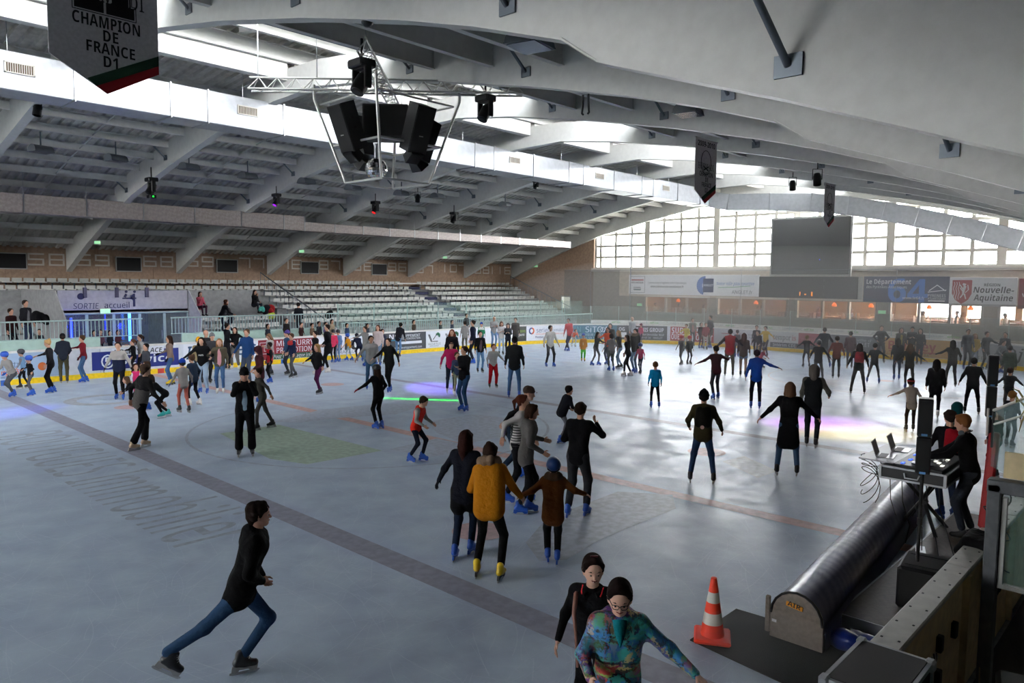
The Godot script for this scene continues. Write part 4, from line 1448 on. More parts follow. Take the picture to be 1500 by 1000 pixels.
func exit_passage() -> void:
	var z0 := -9.85
	var z1 := -15.4
	var p := struct("wall_exit", null, null)
	# pale panel over the opening, side cheeks, dark blue passage behind
	part("panel", bx(Vector3(-36.2, 2.28, z1), Vector3(-36.0, 3.26, z0)), speckled("exit_panel", Color(0.60, 0.59, 0.62), 0.03, 0.7, 0.4), p)
	for z in [z0 + 0.05, z1 - 0.1]:
		part("cheek", MB.new().prism([Vector2(-41.2, 0.5), Vector2(-35.0, 0.5), Vector2(-34.6, 2.0), Vector2(-36.0, 3.26), Vector2(-41.2, 3.26)], Vector3(0, 0, z), Vector3.RIGHT, Vector3.UP, Vector3(0, 0, 0.05)).done(), M.grey_panel, p)
	part("passage_wall", bx(Vector3(-41.1, 0.5, z1), Vector3(-40.9, 2.3, z0)), mat("passage_blue", Color(0.12, 0.12, 0.3), 0.6), p)
	part("passage_ceiling", bx(Vector3(-41.1, 2.3, z1), Vector3(-36.0, 2.4, z0)), M.grey_panel, p)
	part("lintel", MB.new().tube([Vector3(-35.95, 2.24, z0), Vector3(-35.95, 2.24, z1)], 0.04, 8).done(), M.rail_grey, p)
	for z in [-10.9, -12.2, -13.5]:
		var br := part("bracket", MB.new().box(Vector3(-36.0, 2.95, z - 0.06), Vector3(-35.85, 3.4, z + 0.06)).done(), mat("bracket_violet", Color(0.25, 0.24, 0.33), 0.6), p)
	# glass doors in the opening
	for k in 5:
		var za := lerpf(z0, z1, k / 5.0)
		var zb := lerpf(z0, z1, (k + 1) / 5.0)
		var d := struct("door_exit", null, null)
		part("pane", bx(Vector3(-36.03, 0.6, za - 0.04), Vector3(-36.01, 2.2, zb + 0.04)), M.pane, d)
		var fr := MB.new()
		fr.box(Vector3(-36.06, 0.55, za - 0.06), Vector3(-35.98, 2.22, za))
		fr.box(Vector3(-36.06, 0.55, zb), Vector3(-35.98, 2.22, zb + 0.06))
		part("frame", fr.done(), M.rail_grey, d)
		part("handle", MB.new().tube([Vector3(-35.95, 1.0, zb + 0.15), Vector3(-35.95, 1.4, zb + 0.15)], 0.015, 6).done(), M.steel, d)
	# words and pictograms on the panel
	var t := thing("exit_lettering", "dark blue SORTIE and accueil words with pictograms over the exit", "sign", Vector3(-35.99, 2.68, -11.7), PI / 2)
	var f := plane(Vector3.ZERO, Vector3.RIGHT, Vector3.UP)
	var ink := mat("ink_violet", Color(0.10, 0.11, 0.28), 0.6)
	var mb := MB.new()
	lay(mb, "SORTIE", font_plain, 0.34, shifted(f, -0.75, -0.1, 0.004), 1.0, 0.1)
	lay(mb, "accueil", font_plain, 0.36, shifted(f, 0.52, -0.08, 0.004), 1.05)
	part("lettering", mb.done(), ink, t)
	part("disc", MB.new().lathe(Vector3(-0.95, 0.33, 0.0), Basis(Vector3.RIGHT, PI / 2), [[0.0, 0.0], [0.14, 0.0], [0.14, 0.01], [0.0, 0.01]], 24).done(), ink, t)
	mb = MB.new()
	mb.box(Vector3(0.75, 0.2, 0), Vector3(1.35, 0.26, 0.01))
	mb.box(Vector3(1.2, -0.15, 0), Vector3(1.3, 0.42, 0.01))
	mb.tube([Vector3(0.85, 0.28, 0.005), Vector3(0.92, 0.42, 0.005)], 0.05, 6)
	mb.tube([Vector3(1.1, 0.28, 0.005), Vector3(1.28, 0.42, 0.005)], 0.04, 6)
	for x in [0.92, 1.28]:
		mb.lathe(Vector3(x, 0.53, 0.0), Basis(Vector3.RIGHT, PI / 2), [[0.0, 0.0], [0.06, 0.0], [0.06, 0.01], [0.0, 0.01]], 14)
	part("pictogram", mb.done(), ink, t)
	exit_sign(at_x(154, 455.5, -35.9), PI / 2, "lit green exit sign hanging over the blue glass doors")
	# blue tubes beside the doors
	var tubes := [[190, 458, 500, 0.06, 6.0, "bright thick blue light tube in the exit doorway"], [104.5, 465, 497, 0.045, 5.0, "bright blue light tube behind the railing beside the exit"], [88.5, 461, 491, 0.02, 2.0, "thin blue light tube beside the exit door frame"], [154, 459, 484, 0.035, 1.2, "dim blue light tube deep inside the exit doorway"], [290, 458, 494, 0.02, 2.0, "thin blue light tube below the seated women in red"]]
	for q in tubes:
		var X := -35.6 if q[4] > 1.5 else -38.5
		var a := at_x(q[0], q[1], X)
		var b := at_x(q[0], q[2], X)
		var tl := thing("light_tube", q[5], "light tube", Vector3(a.x, b.y, (a.z + b.z) / 2))
		var h := a.y - b.y
		part("tube_glow", MB.new().tube([Vector3(0, 0.03, 0), Vector3(0, h - 0.03, 0)], q[3], 10).done(), glow("blue_tube_%d" % int(q[4] * 10), Color(0.1, 0.22, 1.0) if q[4] < 5.5 else Color(0.25, 0.5, 1.0), q[4]), tl)
		part("cap", MB.new().tube([Vector3(0, 0, 0), Vector3(0, 0.03, 0)], q[3] * 1.15, 10).done(), M.steel, tl)
		part("cap", MB.new().tube([Vector3(0, h - 0.03, 0), Vector3(0, h, 0)], q[3] * 1.15, 10).done(), M.steel, tl)
		if q[4] > 4.0:
			var o := OmniLight3D.new()
			o.name = "tube_light"
			o.light_color = Color(0.1, 0.18, 1.0)
			o.light_energy = 0.5
			o.light_size = 0.15
			o.omni_range = 40
			o.shadow_enabled = true
			tl.add_child(o)
			o.position = Vector3(0.2, h / 2, 0)

# ------------------------------------------------------------------ things under the roof
func ceiling_things() -> void:
	# big bright duct along the hall
	var dt := thing("air_duct", "large bright metal air duct hanging along the raised roof", "duct")
	var z := 3.0
	var i := 0
	while z > -40.6:
		var L := 2.5 if i % 3 else 1.1
		var z1 := maxf(z - L, -41.4)
		part("section", MB.new().cbox(Vector3(-22.85, 8.98, (z + z1) / 2), Basis.IDENTITY, Vector3(0.55, 0.48, (z - z1) / 2 - 0.012), 0.02).done(), M.duct, dt)
		var fl := MB.new()
		for s in [-1, 1]:
			fl.box(Vector3(-22.85 + s * 0.56 - 0.02, 8.48, z1 - 0.02), Vector3(-22.85 + s * 0.56 + 0.02, 9.48, z1 + 0.02))
		fl.box(Vector3(-23.43, 8.47, z1 - 0.02), Vector3(-22.27, 8.51, z1 + 0.02))
		part("flange", fl.done(), M.steel, dt)
		if i % 3 == 1 and z < -4:
			var g := MB.new()
			var c := Vector3(-22.28, 9.05, (z + z1) / 2)
			g.box(c + Vector3(0, -0.14, -0.34), c + Vector3(0.02, -0.11, 0.34))
			g.box(c + Vector3(0, 0.11, -0.34), c + Vector3(0.02, 0.14, 0.34))
			g.box(c + Vector3(0, -0.14, -0.34), c + Vector3(0.02, 0.14, -0.31))
			g.box(c + Vector3(0, -0.14, 0.31), c + Vector3(0.02, 0.14, 0.34))
			for k in 13:
				g.box(c + Vector3(0, -0.11, -0.3 + 0.05 * k - 0.008), c + Vector3(0.012, 0.11, -0.3 + 0.05 * k + 0.008))
			var gr := part("grille", g.done(), M.frame_white, dt)
			part("grille_back", bx(c + Vector3(-0.004, -0.11, -0.31), c + Vector3(0.003, 0.11, 0.31)), mat("grille_tan", Color(0.35, 0.29, 0.22), 0.8), gr)
		z = z1
		i += 1
	for k in 14:
		part("hanger", MB.new().tube([Vector3(-22.3, 9.45, 1.0 - 3.1 * k), Vector3(-22.3, 10.9, 1.0 - 3.1 * k)], 0.012, 5).done(), M.steel, dt)
	# its end run under the arch
	var ed := thing("end_duct", "arched grey metal duct following the roof along the end window", "duct")
	var pts := [Vector3(-23.3, 9.1, -42.0), Vector3(-21.6, 8.75, -42.2), Vector3(-19.0, 8.6, -42.2), Vector3(-16.6, 8.42, -42.2), Vector3(-14.6, 8.1, -42.2), Vector3(-12.8, 7.72, -42.2), Vector3(-11.2, 7.3, -42.2), Vector3(-9.7, 6.88, -42.2), Vector3(-8.2, 6.45, -42.2), Vector3(-6.7, 6.0, -42.2), Vector3(-4.5, 5.3, -42.2)]
	for k in pts.size() - 1:
		var a: Vector3 = pts[k]
		var b: Vector3 = pts[k + 1]
		var d := (b - a).normalized()
		var bz := Basis(d, d.cross(Vector3.FORWARD).normalized() * -1.0, Vector3.BACK).orthonormalized()
		bz = Basis(d, Vector3.BACK.cross(d).normalized(), Vector3.BACK)
		part("section", MB.new().cbox((a + b) / 2, bz, Vector3((b - a).length() / 2 - 0.005, 0.48, 0.45), 0.02).done(), M.duct, ed)
		part("flange", MB.new().obox(b, bz, Vector3(0.02, 0.5, 0.47)).done(), M.steel, ed)
	# smaller duct over the stand
	var sd := thing("side_duct", "weathered metal duct hanging over the seat rows in front of the beams", "duct")
	z = 3.0
	while z > -41.8:
		var big := z > -21.0
		var z1 := z - (2.3 if big else 1.85)
		if big and z1 < -21.0:
			z1 = -21.2
		var top := 7.15 if big else 6.86
		part("section", MB.new().cbox(Vector3(-35.3, (6.4 + top) / 2, (z + z1) / 2), Basis.IDENTITY, Vector3(0.32, (top - 6.4) / 2, (z - z1) / 2 - 0.012), 0.015).done(), M.duct_old, sd)
		part("flange", bx(Vector3(-35.64, 6.38, z1 - 0.02), Vector3(-34.96, top + 0.02, z1 + 0.02)), M.steel, sd)
		if int(z) % 2 == 0:
			part("hanger", MB.new().tube([Vector3(-35.0, top, z1), Vector3(-35.0, 8.2, z1)], 0.01, 5).done(), M.steel, sd)
		z = z1
	# unlit high-bay lamps
	var hood := MB.new()
	var arcp := []
	for k in 11:
		var t := PI * k / 10
		arcp.append(Vector2(cos(t) * 0.3, sin(t) * 0.24))
	hood.prism(arcp, Vector3(0, 0, -0.34), Vector3.RIGHT, Vector3.UP, Vector3(0, 0, 0.02))
	hood.prism(arcp, Vector3(0, 0, 0.32), Vector3.RIGHT, Vector3.UP, Vector3(0, 0, 0.02))
	for k in 10:
		var a: Vector2 = arcp[k]
		var b: Vector2 = arcp[k + 1]
		hood.quad(Vector3(a.x, a.y, 0.33), Vector3(a.x, a.y, -0.33), Vector3(b.x, b.y, -0.33), Vector3(b.x, b.y, 0.33))
	hood.box(Vector3(-0.31, -0.03, -0.35), Vector3(0.31, 0.0, 0.35))
	var hm := hood.done()
	var lm := mat("lamp_hood", Color(0.40, 0.42, 0.44), 0.5, 0.3)
	var glass := mat("lamp_glass", Color(0.35, 0.38, 0.45), 0.15)
	var spots := []
	for q in [[60, 222], [170, 235], [277, 247], [363, 260], [449, 268], [517, 277], [588, 285], [641, 289], [740, 301]]:
		spots.append(at_x(q[0], q[1], -29.5))
	for q in [[208, 166], [435, 200], [607, 229], [736, 251], [850, 268]]:
		spots.append(at_x(q[0], q[1], -24.3))
	for p in spots:
		lamp_fixture(hm, lm, glass, p, 0.9, "unlit grey reflector lamp in the row %s" % ("over the middle of the stand" if p.x < -27 else "below the big bright duct"), "unlit lamps over the stand" if p.x < -27 else "unlit lamps below the bright duct")
	lamp_fixture(hm, lm, glass, at_z(776, 66, -9.6), 1.0, "unlit grey reflector lamp between the first two beams on the low roof", "")
	lamp_fixture(hm, lm, glass, at_z(1008, 166, -15.4), 0.9, "unlit grey reflector lamp beside the dated pennant on the low roof", "")
	# moving heads and cans on the beams
	mover(at_x(222, 272, -29.0), "black moving-head light over the stand with a small green laser box under it", 0.55)
	mover(at_x(405, 292, -29.0), "black moving-head light over the stand glowing purple", 0.45, Color(0.6, 0.1, 0.9))
	mover(at_x(550, 303, -29.0), "black moving-head light over the stand with a red window", 0.5, Color(0.9, 0.1, 0.1))
	mover(at_x(665, 318, -29.0), "black moving-head light over the far half of the stand", 0.5)
	mover(at_x(785, 270, -24.0), "small black spotlight hanging under the far bright duct", 0.35)
	par_can(at_x(55, 160, -26.0), "black par can hanging on the beam beside the white pennant")
	par_can(at_z(1197, 262, -23.6), "black par can hanging on the beam near the small far pennant")
	par_can(at_x(612, 290, -29.0), "small floodlight with a pale face among the purlins over the stand")
	par_can(at_z(1161, 271, -29.2), "small dark camera bracket on the white beam near the far pennant")
	# hook straps under the third beam
	var hk := thing("cable_hook", "pair of black hook straps hanging under the low roof beam", "hook", at_z(858, 142, -12.4))
	for s in [-0.07, 0.07]:
		part("strap", MB.new().tube([Vector3(s, 0.05, 0), Vector3(s * 1.1, -0.2, 0), Vector3(s * 1.3, -0.32, 0), Vector3(s * 0.8, -0.35, 0)], 0.022, 6).done(), M.black, hk)
	# security dome under the big beam
	var dm := thing("camera_dome", "dark security dome camera under the nearest arched beam", "camera", at_z(538, 30, -6.8))
	part("bracket", MB.new().lathe(Vector3.ZERO, Basis.IDENTITY, [[0.09, -0.02], [0.1, 0.0], [0.1, 0.12], [0.0, 0.12]], 18).done(), M.frame_grey, dm)
	part("dome", MB.new().lathe(Vector3.ZERO, Basis.IDENTITY, [[0.0, -0.1], [0.04, -0.092], [0.07, -0.07], [0.088, -0.04], [0.09, -0.02]], 18).done(), M.black_plastic, dm)
	truss_cluster()
	pennants()
	laser_and_spots()

func lamp_fixture(hm: Mesh, lm: Material, glass: Material, p: Vector3, k: float, label: String, group: String) -> void:
	var t := thing("high_bay_lamp", label, "lamp", p, 0.2, group)
	t.scale = Vector3.ONE * k
	part("hood", hm, lm, t)
	part("lens", bx(Vector3(-0.27, -0.045, -0.31), Vector3(0.27, -0.03, 0.31)), glass, t)
	part("stem", MB.new().tube([Vector3(0, 0.22, 0), Vector3(0, 0.75, 0)], 0.03, 6).done(), M.galv, t)

func mover(p: Vector3, label: String, s: float, lens := Color(0.02, 0.02, 0.02)) -> void:
	var t := thing("moving_head_light", label, "stage light", p)
	t.scale = Vector3.ONE * s / 0.5
	part("base", MB.new().cbox(Vector3(0, 0.2, 0), Basis.IDENTITY, Vector3(0.2, 0.07, 0.16), 0.02).done(), M.black_plastic, t)
	var yk := MB.new()
	for sx in [-1, 1]:
		yk.cbox(Vector3(sx * 0.17, -0.02, 0), Basis.IDENTITY, Vector3(0.03, 0.19, 0.07), 0.015)
	yk.box(Vector3(-0.19, 0.11, -0.06), Vector3(0.19, 0.16, 0.06))
	part("yoke", yk.done(), M.black_plastic, t)
	var hb := Basis(Vector3.RIGHT, 2.6)
	var hd := part("head", MB.new().lathe(Vector3(0, -0.1, 0), hb, [[0.0, -0.2], [0.08, -0.19], [0.12, -0.1], [0.13, 0.05], [0.12, 0.2], [0.0, 0.2]], 16).done(), M.black_plastic, t)
	var lm: Material = M.black if lens.r + lens.b < 0.1 else glow("mover_light_" + lens.to_html(false), lens, 1.5)
	part("lens", MB.new().lathe(Vector3(0, -0.1, 0), hb, [[0.0, 0.201], [0.09, 0.201], [0.09, 0.21], [0.0, 0.212]], 14).done(), lm, hd)
	part("clamp", MB.new().tube([Vector3(0, 0.26, 0), Vector3(0, 0.62, 0)], 0.025, 6).done(), M.black, t)

func par_can(p: Vector3, label: String) -> void:
	var t := thing("par_can", label, "stage light", p, 0.6)
	var b := Basis(Vector3.RIGHT, 2.9)
	part("can", MB.new().lathe(Vector3.ZERO, b, [[0.0, -0.18], [0.09, -0.17], [0.12, -0.08], [0.12, 0.2], [0.11, 0.2], [0.1, 0.0], [0.0, 0.0]], 16).done(), M.black_plastic, t)
	part("yoke", MB.new().tube([Vector3(-0.14, -0.02, 0), Vector3(-0.14, 0.3, 0), Vector3(0.14, 0.3, 0), Vector3(0.14, -0.02, 0)], 0.016, 6).done(), M.black, t)
	part("clamp", MB.new().tube([Vector3(0, 0.3, 0), Vector3(0, 0.5, 0)], 0.02, 6).done(), M.black, t)

func truss(parent: Node, a: Vector3, b: Vector3, w: float) -> void:
	var d := (b - a).normalized()
	var side := d.cross(Vector3.UP).normalized() * w / 2
	var up := Vector3(0, w, 0)
	for c in [side, -side, up]:
		part("chord", MB.new().tube([a + c, b + c], 0.025, 8).done(), M.truss, parent)
	var n := int((b - a).length() / 0.42)
	var lace := MB.new()
	var ring := [side, up, -side, up]
	for k in n:
		var p := a.lerp(b, float(k) / n)
		var q := a.lerp(b, (k + 0.5) / n)
		var r := a.lerp(b, float(k + 1) / n)
		for s in [side, -side]:
			lace.tube([p + s, q + up], 0.011, 5)
			lace.tube([q + up, r + s], 0.011, 5)
		lace.tube([p + side, q - side], 0.011, 5)
		lace.tube([q - side, r + side], 0.011, 5)
	part("lacing", lace.done(), M.truss, parent)

func truss_cluster() -> void:
	var c := Vector3(-15.0, 8.4, -11.4)
	var t := thing("lighting_truss", "silver cross-shaped lighting truss hanging over centre ice", "truss", c)
	truss(t, Vector3(-2.35, 0, 2.35), Vector3(2.35, 0, -2.35), 0.3)
	truss(t, Vector3(2.3, 0, 2.3), Vector3(-2.3, 0, -2.3), 0.3)
	for q in [Vector3(-2.2, 0.3, 2.2), Vector3(-1.2, 0.3, 1.2), Vector3(2.2, 0.3, 2.2), Vector3(-2.2, 0.3, -2.2), Vector3(2.1, 0.3, -2.1)]:
		part("suspension_wire", MB.new().tube([q, q + Vector3(0, 1.9, 0)], 0.012, 5).done(), M.steel, t)
	# pipe frame that carries the loudspeakers
	var fr := thing("speaker_frame", "silver pipe frame under the truss carrying the loudspeakers", "frame", c)
	var top := [Vector3(-1.25, 0.15, 1.25), Vector3(1.25, 0.15, 1.25), Vector3(1.25, 0.15, -1.25), Vector3(-1.25, 0.15, -1.25)]
	var low := [Vector3(-0.72, -2.2, 0.72), Vector3(0.72, -2.2, 0.72), Vector3(0.72, -2.2, -0.72), Vector3(-0.72, -2.2, -0.72)]
	for k in 4:
		part("leg", MB.new().tube([top[k], top[k] + Vector3(0, -0.35, 0), low[k]], 0.035, 8).done(), M.truss, fr)
		part("rail", MB.new().tube([low[k], low[(k + 1) % 4]], 0.028, 8).done(), M.truss, fr)
		var a: Vector3 = top[k].lerp(low[k], 0.62)
		var b: Vector3 = top[(k + 1) % 4].lerp(low[(k + 1) % 4], 0.62)
		part("rail", MB.new().tube([a, b], 0.028, 8).done(), M.truss, fr)
		part("rail", MB.new().tube([top[k].lerp(low[k], 0.2), top[(k + 1) % 4].lerp(low[(k + 1) % 4], 0.2)], 0.024, 8).done(), M.truss, fr)
	# tall loudspeakers facing the four sides
	var names := ["tall black loudspeaker of the hanging cluster facing along the ice to the near end", "tall black loudspeaker of the hanging cluster facing the boards below the camera", "tall black loudspeaker of the hanging cluster facing the end window", "tall black loudspeaker of the hanging cluster facing the stand"]
	for k in 4:
		var turn := k * PI / 2
		var dir := Vector3(sin(turn), 0, cos(turn))
		var s := thing("loudspeaker", names[k], "loudspeaker", c + Vector3(0, -1.0, 0) + dir * 1.12, turn)
		s.scale = Vector3.ONE * 0.76
		s.rotation = Vector3(0.38, turn, 0)
		var body := [Vector2(-0.36, 0.3), Vector2(0.36, 0.3), Vector2(0.24, -0.32), Vector2(-0.24, -0.32)]
		part("cabinet", MB.new().prism(body, Vector3(0, -0.72, 0), Vector3.RIGHT, Vector3.BACK, Vector3(0, 1.44, 0)).done(), M.black_plastic, s)
		part("grille", MB.new().cbox(Vector3(0, 0, 0.31), Basis.IDENTITY, Vector3(0.34, 0.69, 0.012), 0.008).done(), M.black_grille, s)
		part("badge", bx(Vector3(-0.08, -0.2, 0.322), Vector3(0.08, -0.17, 0.326)), M.frame_grey, s)
		for y in [0.25, -0.05]:
			part("handle_recess", bx(Vector3(0.3, y - 0.04, -0.05), Vector3(0.325, y + 0.04, 0.05)), M.black, s)
		var s2 := thing("loudspeaker", names[k].replace("tall black", "small black wedge"), "loudspeaker", c + Vector3(0, -1.62, 0) + dir * 0.98, turn)
		s2.scale = Vector3.ONE * 0.62
		s2.rotation = Vector3(0.9, turn, 0)
		part("cabinet", MB.new().prism([Vector2(-0.3, 0.2), Vector2(0.3, 0.2), Vector2(0.2, -0.22), Vector2(-0.2, -0.22)], Vector3(0, -0.25, 0), Vector3.RIGHT, Vector3.BACK, Vector3(0, 0.5, 0)).done(), M.black_plastic, s2)
		part("grille", MB.new().cbox(Vector3(0, 0, 0.21), Basis.IDENTITY, Vector3(0.28, 0.23, 0.01), 0.006).done(), M.black_grille, s2)
	var sub := thing("subwoofer", "wide grey-black subwoofer box in the middle of the hanging cluster", "loudspeaker", c + Vector3(0, -0.75, 0), PI / 4)
	part("cabinet", cb(Vector3(0.55, 0.4, 0.35), 0.02), mat("sub_grey", Color(0.09, 0.09, 0.095), 0.5), sub)
	part("grille", bx(Vector3(-0.5, -0.35, 0.35), Vector3(0.5, 0.35, 0.362)), M.black_grille, sub)
	# mirror ball: a sphere of small flat mirrors
	var ball := thing("mirror_ball", "silver mirror ball hanging under the loudspeaker cluster", "mirror ball", at_z(551, 247, -11.4))
	var mb := MB.new()
	var R := 0.28
	for i in 14:
		var a0 := PI * i / 14 - PI / 2
		var a1 := PI * (i + 1) / 14 - PI / 2
		var n := maxi(6, int(28 * cos((a0 + a1) / 2)))
		for j in n:
			var b0 := TAU * j / n
			var b1 := TAU * (j + 1) / n - 0.02
			var f := func(a: float, b: float) -> Vector3: return Vector3(cos(a) * cos(b), sin(a), cos(a) * sin(b)) * R
			mb.quad(f.call(a0, b0), f.call(a1 - 0.02, b0), f.call(a1 - 0.02, b1), f.call(a0, b1))
	part("mirror_tiles", mb.done(), mat("mirror", Color(0.92, 0.92, 0.93), 0.08, 1.0), ball)
	part("core", MB.new().lathe(Vector3.ZERO, Basis.IDENTITY, [[0.0, -0.265], [0.15, -0.22], [0.24, -0.11], [0.265, 0.0], [0.24, 0.11], [0.15, 0.22], [0.0, 0.265]], 20).done(), M.black, ball)
	part("motor", MB.new().tube([Vector3(0, 0.27, 0), Vector3(0, 0.62, 0)], 0.05, 8).done(), M.steel, ball)
	mover(at_z(530, 112, -9.4), "black moving-head light hanging on the raised arm of the cross truss", 0.62)
	mover(at_z(711, 158, -13.2), "black moving-head light with a red window at the end of the cross truss", 0.55)

func pennants() -> void:
	var cloth_m := speckled("pennant_white", Color(0.74, 0.73, 0.74), 0.03, 0.9, 1.5)
	var green := mat("pennant_green", Color(0.05, 0.22, 0.15), 0.9)
	var red := mat("pennant_red", Color(0.55, 0.06, 0.10), 0.9)
	var ink := mat("pennant_ink", Color(0.05, 0.05, 0.06), 0.9)
	# the x axis of each runs along -Z, it faces +X
	var defs := [[Vector3(-10.5, 6.16, -3.53), 1.3, 1.9, "large white pennant with black champion lettering and a green and red tip", "D1", 1], [Vector3(-10.3, 6.01, -18.6), 1.16, 1.72, "white pennant dated 2009-2010 hanging under the third beam", "D2", 0], [Vector3(-10.5, 5.94, -28.15), 1.0, 1.6, "small white pennant hanging under the fifth beam before the video screen", "D3", 0]]
	for d in defs:
		var t := thing("pennant", d[3], "pennant", d[0], PI / 2)
		var w: float = d[1] / 2
		var h: float = d[2]
		var dy: float = 0.32 * d[1] * 0.9
		var body := [Vector2(-w, dy), Vector2(0, 0), Vector2(w, dy), Vector2(w, h), Vector2(-w, h)]
		part("cloth", MB.new().prism(body, Vector3(0, 0, -0.006), Vector3.RIGHT, Vector3.UP, Vector3(0, 0, 0.012)).done(), cloth_m, t)
		var f := plane(Vector3(0, 0, 0.009), Vector3.RIGHT, Vector3.UP)
		# the two colour bands run along the lower edge on one side of the point
		part("green_band", MB.new().prism([Vector2(w, dy + 0.11), Vector2(w, dy + 0.24), Vector2(-w * 0.36, dy * 0.36 + 0.02), Vector2(-w * 0.2, dy * 0.2 + 0.0)], Vector3(0, 0, 0.006), Vector3.RIGHT, Vector3.UP, Vector3(0, 0, 0.003)).done(), green, t)
		part("red_band", MB.new().prism([Vector2(w, dy), Vector2(w, dy + 0.11), Vector2(-w * 0.2, dy * 0.2), Vector2(0, 0)], Vector3(0, 0, 0.006), Vector3.RIGHT, Vector3.UP, Vector3(0, 0, 0.003)).done(), red, t)
		var mb := MB.new()
		var k: float = d[1] / 1.3
		lay(mb, d[4], font_bold, 0.19 * k, shifted(f, 0.05, 0.40 * k), 0.17 * k)
		lay(mb, "FRANCE", font_bold, 0.19 * k, shifted(f, 0.06, 0.56 * k), 0.58 * k)
		lay(mb, "DE", font_bold, 0.19 * k, shifted(f, 0.06, 0.72 * k), 0.18 * k)
		lay(mb, "CHAMPION", font_bold, 0.2 * k, shifted(f, 0.02, 0.88 * k), 0.8 * k)
		lay(mb, "HORMADI", font_serif, 0.25 * k, shifted(f, 0.0, (1.5 if d[5] == 0 else 1.22) * k - (0.35 if d[5] == 0 else 0.0)), 0.96 * k)
		if d[5] == 0:
			lay(mb, "2009-2010", font_bold, 0.22 * k, shifted(f, 0.0, h - 0.14), 1.05 * k)
			var ring := []
			for i in 25:
				var a := TAU * i / 24
				ring.append(Vector3(cos(a) * 0.3 * k, h - 0.62 + sin(a) * 0.36 * k, 0.008))
			mb.tube(ring, 0.008, 4)
			mb.tube([Vector3(-0.14, h - 0.84, 0.008), Vector3(0.14, h - 0.72, 0.008)], 0.014, 4)
			mb.tube([Vector3(0.14, h - 0.84, 0.008), Vector3(-0.14, h - 0.72, 0.008)], 0.014, 4)
		else:
			# the feet of a great double-lined H
			for s in [-1, 1]:
				var o: float = s * 0.185
				mb.box(Vector3(o - 0.17, 1.0, 0.006), Vector3(o + 0.17, 1.14, 0.009))
				mb.box(Vector3(o - 0.1, 1.1, 0.006), Vector3(o + 0.1, 1.9, 0.009))
			for s in [[-0.38, 0.975, 0.38, 0.985], [-0.38, 0.975, -0.37, 1.17], [0.37, 0.975, 0.38, 1.17], [-0.38, 1.16, -0.32, 1.17], [0.32, 1.16, 0.38, 1.17], [-0.33, 1.16, -0.32, 1.9], [0.32, 1.16, 0.33, 1.9]]:
				mb.box(Vector3(s[0], s[1], 0.006), Vector3(s[2], s[3], 0.009))
		part("lettering", mb.done(), ink, t)
		part("top_rod", MB.new().tube([Vector3(-w - 0.05, h, 0), Vector3(w + 0.05, h, 0)], 0.015, 6).done(), M.steel, t)
		for s in [-1, 1]:
			part("cord", MB.new().tube([Vector3(s * w * 0.9, h, 0), Vector3(s * w * 0.9, h + 0.9, 0)], 0.005, 4).done(), M.steel, t)

func spot(from: Vector3, to: Vector3, angle: float, energy: float, c: Color, size := 0.04) -> void:
	var l := SpotLight3D.new()
	l.name = "stage_beam"
	l.light_color = c
	l.light_energy = energy
	l.spot_angle = angle
	l.spot_angle_attenuation = 1.0
	l.spot_range = 80.0
	l.light_size = size
	l.shadow_enabled = true
	add_child(l)
	l.look_at_from_position(from, to, Vector3.UP)

func laser_and_spots() -> void:
	# the purple and yellow pools and the blue ones: beams of the moving heads
	var a := Vector3(-15.6, 7.6, -13.6)
	spot(Vector3(-12.6, 7.6, -14.2), Vector3(-7.8, 0, -20.6), 7.0, 230.0, Color(0.95, 0.4, 1.0))
	spot(Vector3(-12.6, 7.6, -14.2), Vector3(-6.6, 0, -19.9), 7.0, 230.0, Color(1.0, 0.84, 0.4))
	spot(Vector3(-28.6, 7.0, -21.3), Vector3(-20.1, 0, -17.45), 6.5, 240.0, Color(0.55, 0.4, 1.0))
	spot(Vector3(-28.6, 7.0, -16.2), Vector3(-24.4, 0, -5.3), 5.0, 280.0, Color(0.3, 0.35, 1.0))
	# green scanner: a row of fine beams that draws a line on the ice
	var src := at_x(222, 288, -28.9)
	var t := thing("laser_projector", "small black laser box with a green point under the moving head", "laser", src)
	part("case", cb(Vector3(0.16, 0.06, 0.12), 0.01), M.black_plastic, t)
	part("green_light", MB.new().lathe(Vector3(0.165, 0, 0.0), Basis(Vector3.BACK, -PI / 2), [[0.0, 0.0], [0.03, 0.0], [0.02, 0.02], [0.0, 0.025]], 10).done(), glow("green_light", Color(0.1, 1.0, 0.25), 3.0), t)
	part("clamp", MB.new().tube([Vector3(0, 0.06, 0), Vector3(0, 0.25, 0)], 0.02, 6).done(), M.black, t)
	var p0 := at_y(566, 583)
	var p1 := at_y(669, 586.5)
	for k in 9:
		spot(src + Vector3(0.22, 0, 0), p0.lerp(p1, k / 8.0), 0.07, 2600.0, Color(0.1, 1.0, 0.25), 0.01)

